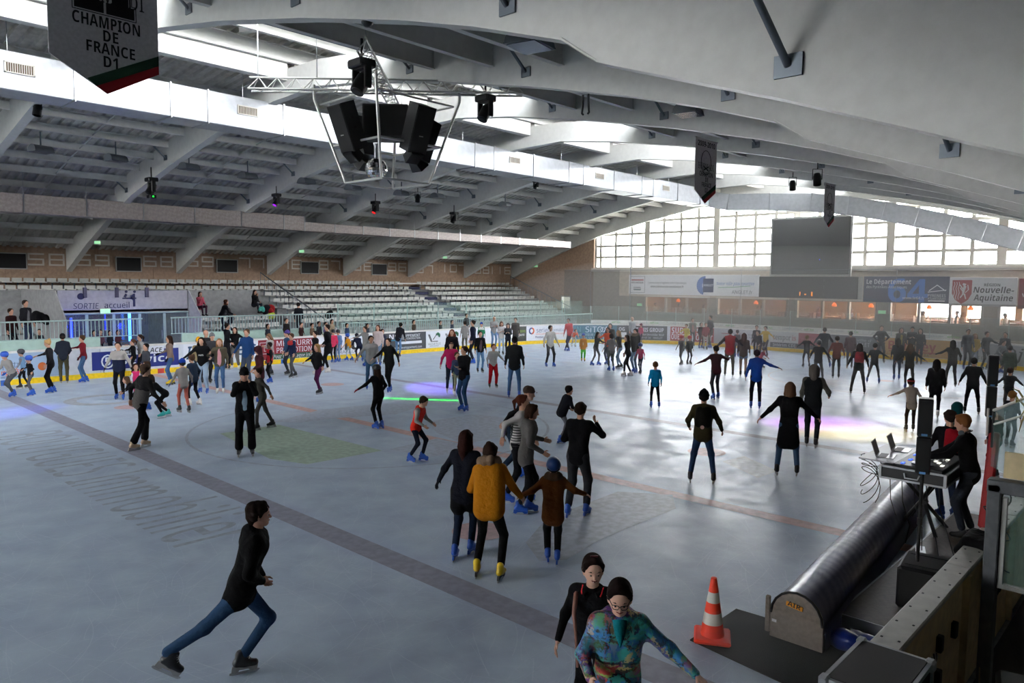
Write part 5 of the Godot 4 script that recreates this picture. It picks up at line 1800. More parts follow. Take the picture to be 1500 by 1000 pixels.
# ------------------------------------------------------------------ the camera's side of the rink: stage, boards, cases, DJ desk
func near_side() -> void:
	# rubber mat
	var a := at_y(1012, 940)
	solo("rubber_mat", MB.new().prism([Vector2(-3.85, -6.92), Vector2(-3.85, -7.98), Vector2(-1.75, -8.1), Vector2(-1.75, -5.9), Vector2(-2.6, -6.75)], Vector3(0, 0.001, 0), Vector3.RIGHT, Vector3.BACK, Vector3(0, 0.012, 0)).done(), M.rubber, "dark rubber mat on the ice under the traffic cone", "mat")
	# traffic cone
	var cn := thing("traffic_cone", "orange traffic cone with white bands on the rubber mat", "cone", at_y(1043, 936) + Vector3(0, 0.012, 0), 0.5)
	part("base", MB.new().cbox(Vector3(0, 0.025, 0), Basis.IDENTITY, Vector3(0.19, 0.025, 0.19), 0.018).done(), mat("cone_orange", Color(0.95, 0.25, 0.12), 0.5), cn)
	var bands := [[0.0, 0.13, "cone_orange"], [0.13, 0.25, "cone_white"], [0.25, 0.36, "cone_orange"], [0.36, 0.47, "cone_white"], [0.47, 0.62, "cone_orange"]]
	mat("cone_white", Color(0.86, 0.84, 0.80), 0.5)
	for b in bands:
		var r := func(y: float) -> float: return lerpf(0.125, 0.03, y / 0.62)
		var pr := [[r.call(b[0]), 0.05 + b[0]], [r.call(b[1]), 0.05 + b[1]]]
		if b[1] > 0.6:
			pr.append([0.0, 0.675])
		part("band", MB.new().lathe(Vector3.ZERO, Basis.IDENTITY, pr, 28).done(), M[b[2]], cn)
	inflatable()
	# low stage
	var st := thing("stage_platform", "low brown stage platform with an aluminium edge on the ice", "stage", Vector3(-2.18, 0, -10.9))
	part("deck", MB.new().cbox(Vector3(0, 0.185, 0), Basis.IDENTITY, Vector3(0.62, 0.015, 2.6), 0.004).done(), M.stage_board, st)
	var ed := MB.new()
	ed.box(Vector3(-0.63, 0.07, 2.58), Vector3(0.63, 0.198, 2.62))
	ed.box(Vector3(-0.64, 0.07, -2.62), Vector3(-0.61, 0.198, 2.62))
	ed.box(Vector3(0.61, 0.07, -2.62), Vector3(0.64, 0.198, 2.62))
	ed.box(Vector3(-0.63, 0.07, -2.62), Vector3(0.63, 0.198, -2.58))
	part("edge_rail", ed.done(), mat("alu", Color(0.62, 0.63, 0.64), 0.4, 0.6), st)
	for x in [-0.55, 0.55]:
		for z in [-2.5, 0, 2.5]:
			part("leg", bx(Vector3(x - 0.03, 0, z - 0.03), Vector3(x + 0.03, 0.07, z + 0.03)), M.alu, st)
	# blue tarpaulin in front of the stage
	var caps := []
	for k in 9:
		var p := Vector3(-2.72 + 0.11 * k, 0.06 + 0.05 * (k % 2), -7.95 + 0.07 * sin(k * 2.0))
		caps.append([p, p + Vector3(0.1, 0.02, 0.05), 0.09 + 0.02 * (k % 3), 0.09, 0])
	var nets := net(caps, 0.02, 0.06)
	var tp := mat("tarp_blue", Color(0.03, 0.13, 0.42), 0.3)
	solo("blue_tarpaulin", mesh_of([nets[0]]), tp, "crumpled shiny blue tarpaulin at the foot of the stage", "tarpaulin")
	# subwoofer on the stage with its pole and column loudspeaker
	var sw := thing("stage_subwoofer", "black subwoofer on the stage carrying a loudspeaker pole", "loudspeaker", Vector3(-2.18, 0.2, -9.25), 0.12)
	part("cabinet", MB.new().cbox(Vector3(0, 0.24, 0), Basis.IDENTITY, Vector3(0.26, 0.24, 0.33), 0.03).done(), M.black_plastic, sw)
	part("grille", bx(Vector3(-0.235, 0.03, 0.325), Vector3(0.235, 0.45, 0.338)), M.black_grille, sw)
	part("top_slot", bx(Vector3(-0.2, 0.478, 0.2), Vector3(0.2, 0.484, 0.215)), M.black, sw)
	part("top_slot", bx(Vector3(-0.2, 0.478, -0.2), Vector3(0.2, 0.484, -0.185)), M.black, sw)
	column_speaker(Vector3(-2.27, 0.68, -9.2), 1.02, 0.86, "tall slim black column loudspeaker on a pole beside the DJ desk")
	column_speaker(Vector3(-2.62, 0.2, -14.6), 1.42, 1.05, "tall slim black column loudspeaker rising behind the DJ")
	dj_desk()
	near_boards()
	flight_case()

func column_speaker(p: Vector3, pole: float, h: float, label: String) -> void:
	var t := thing("column_loudspeaker", label, "loudspeaker", p, 0.25)
	part("pole", MB.new().tube([Vector3(0, 0, 0), Vector3(0, pole + 0.1, 0)], 0.02, 10).done(), M.black_plastic, t)
	part("collar", MB.new().tube([Vector3(0, pole * 0.42, 0), Vector3(0, pole * 0.42 + 0.08, 0)], 0.03, 10).done(), M.black, t)
	for k in 2:
		var y0 := pole + h / 2 * k
		part("cabinet", MB.new().cbox(Vector3(0, y0 + h / 4, 0), Basis.IDENTITY, Vector3(0.075, h / 4 - 0.004, 0.09), 0.012).done(), M.black_plastic, t)
		part("grille", bx(Vector3(-0.062, y0 + 0.03, 0.088), Vector3(0.062, y0 + h / 2 - 0.03, 0.096)), M.black_grille, t)
		part("badge", bx(Vector3(-0.03, y0 + 0.01, 0.09), Vector3(0.03, y0 + 0.035, 0.099)), mat("badge_blue", Color(0.35, 0.55, 0.75), 0.4), t)

func inflatable() -> void:
	var t := thing("inflatable_roll", "long dark blue inflatable roll with a beige end panel on the ice", "inflatable", Vector3(-3.0, 0, -7.62))
	var w := 0.28
	# arch section: straight sides and a round top
	var sec := []
	sec.append(Vector2(-w, 0.0))
	sec.append(Vector2(-w, 0.28))
	for k in range(1, 10):
		var a := PI - PI * k / 10
		sec.append(Vector2(cos(a) * w, 0.28 + sin(a) * w * 1.02))
	sec.append(Vector2(w, 0.28))
	sec.append(Vector2(w, 0.0))
	# roll: many rings, slightly wrinkled and drifting like the photograph's
	var rings := []
	var n := 120
	for i in n + 1:
		var f := float(i) / n
		var z := -0.03 - 6.35 * f
		var row := []
		var pulse := 1.0 + 0.006 * sin(i * 0.53 + 1.0)
		var end := clampf((1.0 - f) * 14.0, 0.0, 1.0)
		pulse *= sqrt(1.0 - pow(1.0 - end, 2.0)) if end < 1.0 else 1.0
		var drift := -0.62 * f
		for k in 25:
			var a := PI * 1.25 - PI * 1.5 * k / 24
			var rr := 0.285 * pulse * (1.0 + 0.007 * sin(i * 1.9 + k * 0.9 + 2.0 * sin(i * 0.31)) + 0.006 * sin(i * 0.77 - k * 1.3))
			row.append(Vector3(drift + cos(a) * rr * 0.98, 0.26 + sin(a) * rr * 1.02, z))
		rings.append(row)
	var mb := MB.new()
	for i in n:
		for k in 24:
			var p: Array = [rings[i][k], rings[i][k + 1], rings[i + 1][k + 1], rings[i + 1][k]]
			var c0 := Vector3(-0.62 * i / n, 0.26, rings[i][0].z)
			var c1 := Vector3(-0.62 * (i + 1) / n, 0.26, rings[i + 1][0].z)
			var wob := 0.12 * sin(i * 2.1)
			var nn := []
			for q in 4:
				var c: Vector3 = c0 if q < 2 else c1
				var sl := 0.25 * cos((i if q < 2 else i + 1) * 1.9 + k * 0.9 + 2.0 * sin((i if q < 2 else i + 1) * 0.31))
				nn.append(((p[q] - c).normalized() + Vector3(0, 0, -sl * 0.12)).normalized())
			mb.quad_n(p, nn)
	var vinyl := mat("vinyl_blue", Color(0.15, 0.16, 0.32), 0.36)
	vinyl.clearcoat_enabled = true
	vinyl.clearcoat = 0.35
	vinyl.clearcoat_roughness = 0.25
	part("roll", mb.done(), vinyl, t)
	var skirt := MB.new()
	skirt.quad(Vector3(0.3, 0.0, -0.03), Vector3(0.3 - 0.6, 0.0, -6.2), Vector3(0.3 - 0.6, 0.3, -6.2), Vector3(0.3, 0.3, -0.03))
	part("skirt", skirt.done(), vinyl, t)
	# beige end panel with its yellow badge
	part("end_panel", MB.new().prism(sec, Vector3(0, 0, -0.02), Vector3.RIGHT, Vector3.UP, Vector3(0, 0, 0.025)).done(), speckled("canvas_beige", Color(0.50, 0.46, 0.42), 0.05, 0.85, 1.5), t)
	part("badge", MB.new().cbox(Vector3(-0.02, 0.42, 0.012), Basis(Vector3.BACK, -0.12), Vector3(0.09, 0.025, 0.006), 0.004).done(), mat("badge_yellow", Color(0.85, 0.55, 0.08), 0.5), t)
	mb = MB.new()
	lay(mb, "AIR", font_bold, 0.07, plane(Vector3(-0.02, 0.43, 0.02), Vector3(0.993, -0.12, 0), Vector3(0.12, 0.993, 0)), 0.14)
	part("lettering", mb.done(), M.black, t)
	part("side_strap", MB.new().cbox(Vector3(-0.31, 0.25, 0.0), Basis.IDENTITY, Vector3(0.025, 0.2, 0.02), 0.008).done(), M.canvas_beige, t)
	part("care_label", bx(Vector3(-0.26, 0.18, 0.005), Vector3(-0.21, 0.21, 0.009)), mat("sign_white", Color.WHITE), t)
	part("collar", MB.new().tube(sec.slice(1, 12).map(func(q: Vector2) -> Vector3: return Vector3(q.x * 0.98, q.y, 0.006)), 0.014, 6).done(), M.black, t)

func dj_desk() -> void:
	var c := Vector3(-2.95, 0.2, -12.15)
	var tilt := 0.0
	var d := thing("desk_stand", "black folding keyboard stand carrying the DJ flight case", "stand", c, 0.0)
	for q in [[Vector3(-0.28, 0.0, 0.32), Vector3(0.2, 0.82, -0.3)], [Vector3(-0.28, 0.0, -0.3), Vector3(0.2, 0.82, 0.3)], [Vector3(0.25, 0, 0.32), Vector3(-0.25, 0.82, -0.3)], [Vector3(0.25, 0, -0.3), Vector3(-0.25, 0.82, 0.3)]]:
		part("leg", MB.new().tube([q[0], q[1]], 0.028, 8).done(), M.black_plastic, d)
	part("knob", MB.new().tube([Vector3(0, 0.4, -0.06), Vector3(0, 0.4, 0.06)], 0.045, 10).done(), M.black, d)
	# flight case with aluminium edges
	var fc := thing("dj_flight_case", "open black flight case with aluminium edges holding the mixing desk", "case", c + Vector3(0.0, 0.83, 0))
	part("tray", MB.new().cbox(Vector3(0, 0.09, 0), Basis.IDENTITY, Vector3(0.42, 0.085, 0.72), 0.01).done(), M.black_plastic, fc)
	var ed := MB.new()
	for y in [0.008, 0.175]:
		for s in [-1, 1]:
			ed.box(Vector3(s * 0.42 - 0.014, y - 0.012, -0.735), Vector3(s * 0.42 + 0.014, y + 0.012, 0.735))
			ed.box(Vector3(-0.435, y - 0.012, s * 0.72 - 0.014), Vector3(0.435, y + 0.012, s * 0.72 + 0.014))
	for sx in [-1, 1]:
		for sz in [-1, 1]:
			ed.box(Vector3(sx * 0.42 - 0.018, 0, sz * 0.72 - 0.018), Vector3(sx * 0.42 + 0.018, 0.185, sz * 0.72 + 0.018))
	part("edge_trim", ed.done(), M.steel, fc)
	part("handle", MB.new().tube([Vector3(-0.1, 0.12, 0.735), Vector3(-0.08, 0.06, 0.76), Vector3(0.08, 0.06, 0.76), Vector3(0.1, 0.12, 0.735)], 0.012, 6).done(), M.steel, fc)
	part("laptop_shelf", MB.new().cbox(Vector3(-0.5, 0.2, -0.1), Basis.IDENTITY, Vector3(0.28, 0.012, 0.66), 0.004).done(), M.alu, fc)
	# mixing desk: decks, faders, lit keys
	var mx := thing("dj_mixer", "black mixing desk with bright white and blue lit controls", "mixer", c + Vector3(0.05, 1.005, 0.05))
	part("body", MB.new().cbox(Vector3(0, 0.025, 0), Basis.IDENTITY, Vector3(0.32, 0.025, 0.62), 0.008).done(), M.black_plastic, mx)
	for s in [-0.4, 0.4]:
		part("platter", MB.new().lathe(Vector3(0.02, 0.05, s), Basis.IDENTITY, [[0.15, 0.0], [0.15, 0.018], [0.13, 0.022], [0.02, 0.022], [0.0, 0.024]], 26).done(), mat("platter", Color(0.25, 0.25, 0.26), 0.3, 0.5), mx)
	for k in 5:
		part("fader", MB.new().box(Vector3(0.02 + 0.05 * k - 0.008, 0.05, -0.08 + 0.03 * (k % 3)), Vector3(0.02 + 0.05 * k + 0.008, 0.075, -0.04 + 0.03 * (k % 3))).done(), mat("fader_white", Color(0.9, 0.9, 0.9), 0.4), mx)
	for q in [[-0.22, 0.5, "mixer_light_blue"], [-0.2, 0.2, "mixer_light_blue"], [-0.24, -0.2, "mixer_light_blue"], [0.16, 0.14, "mixer_light_white"], [0.2, -0.16, "mixer_light_white"], [0.24, 0.3, "mixer_light_white"], [0.1, 0.05, "mixer_light_white"]]:
		var gm := glow(q[2], Color(0.15, 0.35, 1.0) if q[2].ends_with("blue") else Color(0.9, 0.9, 0.85), 1.6)
		part("lit_key", bx(Vector3(q[0] - 0.02, 0.05, q[1] - 0.045), Vector3(q[0] + 0.02, 0.058, q[1] + 0.045)), gm, mx)
	# two laptops
	laptop(c + Vector3(-0.5, 1.042, 0.2), "open silver laptop on the DJ shelf beside the column loudspeaker", PI / 2 + 0.15)
	laptop(c + Vector3(-0.46, 1.042, -0.42), "second open silver laptop on the DJ shelf with a lit photo screen", PI / 2 + 0.1)
	# cables
	var cb1 := thing("cable_loop", "tangle of thin black cables hanging off the DJ shelf", "cable")
	for k in 4:
		var pts := []
		for j in 26:
			var t := j / 25.0
			pts.append(c + Vector3(-0.62 - 0.05 * k + 0.16 * sin(t * 9.0 + k * 1.3), 0.98 - 0.3 * sin(t * 7.0 + k) * t - 0.42 * t, 0.45 - 0.12 * k + 0.14 * cos(t * 8.0 + k)))
		part("strand", MB.new().tube(pts, 0.006, 5).done(), M.black, cb1)
	var cb2 := thing("hanging_cable", "black cables dropping from the DJ case to the stage floor", "cable")
	for k in 5:
		var x := -0.35 + 0.16 * k
		part("strand", MB.new().tube([c + Vector3(x, 0.85, 0.5), c + Vector3(x + 0.05, 0.5, 0.58), c + Vector3(x + 0.14, 0.15, 0.5), c + Vector3(x + 0.1 + 0.1 * k, 0.008, 0.7 + 0.2 * k)], 0.007, 5).done(), M.black, cb2)
	var coil := thing("cable_coil", "coiled grey cable lying on the stage deck", "cable", Vector3(-2.5, 0.205, -10.2))
	var pts := []
	for j in 64:
		var a := j * 0.42
		pts.append(Vector3(cos(a) * (0.13 + 0.01 * sin(j * 1.7)), 0.006 + 0.0006 * j, sin(a) * (0.16 + 0.012 * cos(j))))
	part("strand", MB.new().tube(pts, 0.007, 5).done(), mat("cable_grey", Color(0.35, 0.36, 0.36), 0.5), coil)
	solo("aluminium_plate", bx(Vector3(-0.06, 0, -0.25), Vector3(0.06, 0.01, 0.25)), M.steel, "shiny metal strip lying on the stage beside the desk stand", "plate", Vector3(-2.68, 0.202, -11.0), 0.3)

func laptop(p: Vector3, label: String, turn: float) -> void:
	var t := thing("laptop", label, "laptop", p, turn)
	part("base", cb(Vector3(0.17, 0.009, 0.12), 0.004), M.steel, t)
	part("keyboard", bx(Vector3(-0.15, 0.009, -0.09), Vector3(0.15, 0.011, 0.02)), mat("keys", Color(0.12, 0.12, 0.13), 0.5), t)
	var b := Basis(Vector3.RIGHT, -0.32)
	var lid := part("lid", MB.new().cbox(Vector3(0, 0.12, -0.155), b, Vector3(0.17, 0.115, 0.005), 0.003).done(), M.steel, t)
	part("screen", MB.new().obox(Vector3(0, 0.12, -0.149), b, Vector3(0.158, 0.1, 0.001)).done(), glow("laptop_screen", Color(0.16, 0.15, 0.14), 0.5), lid)

func near_boards() -> void:
	# board with a wide grey cap, cream on the camera's side; a gap, then a red padded post, steel frame and glass
	var w := struct("wall_boards_near", null, null)
	var z0 := -13.6
	var z1 := -5.6
	var z := z1
	while z > z0:
		var e := maxf(z - 2.2, z0)
		part("board_panel", MB.new().cbox(Vector3(-1.58, 0.55, (z + e) / 2), Basis.IDENTITY, Vector3(0.06, 0.6, (z - e) / 2 - 0.006), 0.01).done(), M.cream_board, w)
		part("cap", MB.new().cbox(Vector3(-1.58, 1.18, (z + e) / 2), Basis.IDENTITY, Vector3(0.105, 0.025, (z - e) / 2 - 0.004), 0.01).done(), M.cap_grey, w)
		var bolts := MB.new()
		for k in 6:
			for s in [-0.06, 0.06]:
				bolts.box(Vector3(-1.58 + s - 0.008, 1.204, z - 0.2 - 0.36 * k), Vector3(-1.58 + s + 0.008, 1.208, z - 0.18 - 0.36 * k))
		part("bolt_heads", bolts.done(), M.black, w)
		part("rib", bx(Vector3(-1.52, 0.0, e), Vector3(-1.46, 1.15, e + 0.07)), M.cream_board, w)
		z = e
	for q in [[-6.9, 0.8], [-6.9, 0.5], [-7.4, 0.75]]:
		var h := part("hinge", MB.new().cbox(Vector3(-1.5, q[1], q[0]), Basis.IDENTITY, Vector3(0.025, 0.07, 0.04), 0.008).done(), mat("hinge", Color(0.2, 0.19, 0.17), 0.5, 0.5), w)
	# camera side floor: dark rubber
	part("bench_floor", bx(Vector3(-1.45, -0.06, -20), Vector3(7.9, 0.02, 6)), M.rubber, w)
	# padded red post
	var rp := thing("padded_post", "red padded post standing on the boards beside the DJ", "post", Vector3(-1.64, 1.2, -9.3))
	part("pad", MB.new().cbox(Vector3(0, 0.52, 0), Basis(Vector3.FORWARD, 0.05), Vector3(0.05, 0.53, 0.055), 0.02).done(), mat("pad_red", Color(0.55, 0.02, 0.04), 0.5), rp)
	part("seam", MB.new().tube([Vector3(0.052, 0.02, 0.03), Vector3(0.0, 1.02, 0.05)], 0.008, 5).done(), mat("pad_seam", Color(0.4, 0.02, 0.03), 0.6), rp)
	part("stub", MB.new().tube([Vector3(-0.05, 1.0, 0), Vector3(-0.05, 1.3, 0)], 0.012, 6).done(), M.frame_white, rp)
	# steel door frame of the players' box
	var fr := struct("trim_box_frame", null, null)
	var steel := speckled("frame_steel", Color(0.30, 0.31, 0.32), 0.06, 0.5, 0.8)
	part("upright", MB.new().cbox(Vector3(-1.34, 1.0, -7.9), Basis.IDENTITY, Vector3(0.055, 1.02, 0.07), 0.01).done(), steel, fr)
	part("header", MB.new().cbox(Vector3(-1.0, 2.0, -7.9), Basis.IDENTITY, Vector3(0.4, 0.06, 0.07), 0.01).done(), steel, fr)
	part("pane", bx(Vector3(-1.28, 1.1, -7.91), Vector3(-0.62, 1.92, -7.89)), M.green_pane, fr)
	part("pane_frame", MB.new().box(Vector3(-1.28, 1.06, -7.93), Vector3(-0.62, 1.1, -7.87)).box(Vector3(-1.28, 1.9, -7.93), Vector3(-1.24, 1.1, -7.87)).done(), M.frame_grey, fr)
	part("fascia", bx(Vector3(-1.3, 2.06, -8.02), Vector3(-0.4, 2.3, -7.98)), M.cream_board, fr)
	# sloping glass balustrade with a white handrail
	var gl := struct("trim_balustrade", null, null)
	part("pane", MB.new().prism([Vector2(0, 0), Vector2(1.0, 0.35), Vector2(1.0, -0.6), Vector2(0, -0.6)], Vector3(-1.62, 2.5, -9.2), Vector3(0.55, 0, 0.83), Vector3.UP, Vector3(0.01, 0, 0)).done(), M.green_pane, gl)
	part("handrail", MB.new().tube([Vector3(-1.62, 2.5, -9.2), Vector3(-1.07, 2.86, -8.37), Vector3(-0.6, 3.1, -7.6)], 0.016, 8).done(), M.frame_white, gl)
	part("handrail", MB.new().tube([Vector3(-1.6, 2.36, -9.15), Vector3(-1.2, 2.6, -8.6)], 0.012, 8).done(), M.frame_white, gl)
	part("post", MB.new().tube([Vector3(-1.62, 2.1, -9.2), Vector3(-1.62, 2.52, -9.2)], 0.014, 6).done(), M.black, gl)
	# dried plant behind the balustrade
	var pl := thing("dried_plant", "pale dried hanging plant behind the glass balustrade", "plant", Vector3(-1.2, 2.62, -8.85))
	var r := RandomNumberGenerator.new()
	r.seed = 9
	var tw := MB.new()
	for k in 46:
		var p := Vector3(r.randf_range(-0.12, 0.2), r.randf_range(-0.08, 0.1), r.randf_range(-0.15, 0.25))
		var d := Vector3(r.randf_range(-0.1, 0.1), r.randf_range(-0.18, 0.12), r.randf_range(-0.1, 0.1))
		tw.tube([p, p + d * 0.5 + Vector3(0, 0.03, 0), p + d], [0.012, 0.009, 0.003], 5)
	part("twigs", tw.done(), mat("dry_leaf", Color(0.50, 0.46, 0.30), 0.8), pl)
	for k in 14:
		var p := Vector3(r.randf_range(-0.15, 0.2), r.randf_range(-0.02, 0.14), r.randf_range(-0.15, 0.25))
		var lf := MB.new()
		var b := Basis(Vector3(r.randf_range(-1, 1), 1, r.randf_range(-1, 1)).normalized(), r.randf() * TAU)
		lf.quad(p, p + b.x * 0.03 + b.y * 0.01, p + b.x * 0.09, p + b.x * 0.03 + b.z * 0.03)
		part("leaf", lf.done(), mat("dry_leaf_%d" % (k % 2), Color(0.46, 0.44, 0.22) if k % 2 else Color(0.6, 0.55, 0.4), 0.8), pl)
	# black jacket thrown over the boards
	var jk := []
	for k in 7:
		var zz := -8.86 + 0.06 * k
		jk.append([Vector3(-1.74, 1.12, zz - 0.02), Vector3(-1.66, 1.24, zz), 0.04, 0.04, 0])
		jk.append([Vector3(-1.66, 1.24, zz), Vector3(-1.46, 1.24, zz + 0.04), 0.04, 0.05, 0])
		jk.append([Vector3(-1.46, 1.24, zz + 0.04), Vector3(-1.4, 0.78 + 0.02 * (k % 2), zz + 0.12), 0.05, 0.035, 0])
	solo("draped_jacket", mesh_of([net(jk, 0.02, 0.05)[0]]), cloth("0d0d0e"), "black jacket thrown over the boards below the red post", "jacket")
	# cables on the camera's side
	var cc := thing("loose_cable", "black cable looping from the red post down the boards", "cable")
	var pts := []
	for j in 40:
		var t := j / 39.0
		pts.append(Vector3(-1.5 + 0.12 * sin(t * 14.0) + 0.08 * t, 1.75 - 0.75 * t + 0.05 * cos(t * 17.0), -8.95 + 0.35 * t))
	part("strand", MB.new().tube(pts, 0.007, 5).done(), M.black, cc)
	var fc := thing("floor_cable", "pale coiled cable on the dark floor behind the boards", "cable", Vector3(-1.2, 0.03, -7.4))
	pts = []
	for j in 70:
		var a := j * 0.33
		pts.append(Vector3(cos(a) * (0.13 + 0.002 * j) , 0.01 + 0.0008 * j, sin(a) * 0.16 + 0.002 * j))
	part("strand", MB.new().tube(pts, 0.008, 5).done(), mat("cable_pale", Color(0.55, 0.52, 0.42), 0.6), fc)
	part("strand", MB.new().tube([Vector3(-0.1, 0.02, -0.1), Vector3(-0.18, 0.3, -0.5), Vector3(-0.22, 0.9, -0.9)], 0.007, 5).done(), mat("cable_pale", Color.WHITE), fc)
	var sp := thing("monitor_speaker", "black loudspeaker box on the floor behind the cream boards", "loudspeaker", Vector3(-0.78, 0.02, -6.6), 0.2)
	part("cabinet", MB.new().cbox(Vector3(0, 0.38, 0), Basis.IDENTITY, Vector3(0.25, 0.38, 0.28), 0.03).done(), M.black_plastic, sp)
	part("grille", bx(Vector3(-0.22, 0.05, 0.28), Vector3(0.22, 0.7, 0.292)), M.black_grille, sp)
	# yellow wedge and small fittings on the board's back
	solo("yellow_wedge", MB.new().prism([Vector2(0, 0), Vector2(0.22, 0), Vector2(0.08, 0.55)], Vector3(-1.45, 0.02, -6.1), Vector3(0, 0, -1), Vector3.UP, Vector3(0.04, 0, 0)).done(), mat("wedge_yellow", Color(0.75, 0.58, 0.08), 0.6), "yellow wooden wedge leaning on the back of the cream boards", "wedge")
	var ct := thing("cable_ties", "bunch of loose cable ties on the back of the cream boards", "cable ties", Vector3(-1.48, 0.78, -6.45))
	for k in 7:
		var a := 0.5 + 0.35 * k
		part("tie", MB.new().tube([Vector3(0.02, 0, 0), Vector3(0.05, 0.06 * sin(a), 0.08 * cos(a)), Vector3(0.04, 0.12 * sin(a), 0.14 * cos(a))], 0.006, 4).done(), M.black if k % 2 else M.frame_grey, ct)

func flight_case() -> void:
	# big road case standing at the lower edge of the view
	var t := thing("road_case", "black road case with aluminium corners standing by the end of the boards", "case", Vector3(-1.475, 0.02, -5.18))
	t.scale = Vector3(0.95, 1.25, 1.0)
	part("body", MB.new().cbox(Vector3(0, 0.5, 0), Basis.IDENTITY, Vector3(0.24, 0.47, 0.36), 0.008).done(), mat("case_black", Color(0.04, 0.035, 0.033), 0.6), t)
	part("lid_panel", MB.new().cbox(Vector3(0, 0.975, 0), Basis.IDENTITY, Vector3(0.225, 0.012, 0.345), 0.004).done(), speckled("case_top", Color(0.06, 0.05, 0.048), 0.15, 0.7, 4.0), t)
	var ed := MB.new()
	for y in [0.05, 0.78, 0.97]:
		for s in [-1, 1]:
			ed.box(Vector3(s * 0.24 - 0.014, y - 0.014, -0.374), Vector3(s * 0.24 + 0.014, y + 0.014, 0.374))
			ed.box(Vector3(-0.254, y - 0.014, s * 0.36 - 0.014), Vector3(0.254, y + 0.014, s * 0.36 + 0.014))
	for sx in [-1, 1]:
		for sz in [-1, 1]:
			ed.box(Vector3(sx * 0.24 - 0.016, 0.03, sz * 0.36 - 0.016), Vector3(sx * 0.24 + 0.016, 0.985, sz * 0.36 + 0.016))
	part("edge_trim", ed.done(), M.alu, t)
	for sx in [-1, 1]:
		for sz in [-1, 1]:
			part("ball_corner", MB.new().cbox(Vector3(sx * 0.235, 0.962, sz * 0.355), Basis.IDENTITY, Vector3(0.035, 0.035, 0.035), 0.015).done(), M.steel, t)
	part("handle", MB.new().tube([Vector3(0.26, 0.62, -0.12), Vector3(0.31, 0.6, -0.1), Vector3(0.31, 0.6, 0.1), Vector3(0.26, 0.62, 0.12)], 0.015, 6).done(), M.black, t)
	part("latch", MB.new().cbox(Vector3(-0.26, 0.78, 0.0), Basis.IDENTITY, Vector3(0.015, 0.06, 0.05), 0.006).done(), M.steel, t)
	for sx in [-0.18, 0.18]:
		for sz in [-0.28, 0.28]:
			part("caster", MB.new().tube([Vector3(sx - 0.02, 0.03, sz), Vector3(sx + 0.02, 0.03, sz)], 0.03, 10).done(), M.black, t)

func haze() -> void:
	# thin smoke hanging over the far corner of the ice, and wisps at the mat
	for q in [[Vector3(-13.0, 2.6, -31.0), Vector3(26.0, 5.6, 25.0), 0.016, "thin grey stage smoke hanging over the far end of the ice"], [Vector3(-2.9, 0.25, -6.9), Vector3(1.6, 0.6, 1.2), 0.16, "wisp of stage smoke drifting over the rubber mat"]]:
		var f := FogVolume.new()
		f.name = numbered("smoke_haze")
		f.shape = RenderingServer.FOG_VOLUME_SHAPE_ELLIPSOID
		f.size = q[1]
		var m := FogMaterial.new()
		m.albedo = Color(0.93, 0.93, 0.92)
		m.density = q[2]
		f.material = m
		add_child(f)
		f.position = q[0]
		f.set_meta("label", q[3])
		f.set_meta("category", "smoke")
		f.set_meta("kind", "stuff")

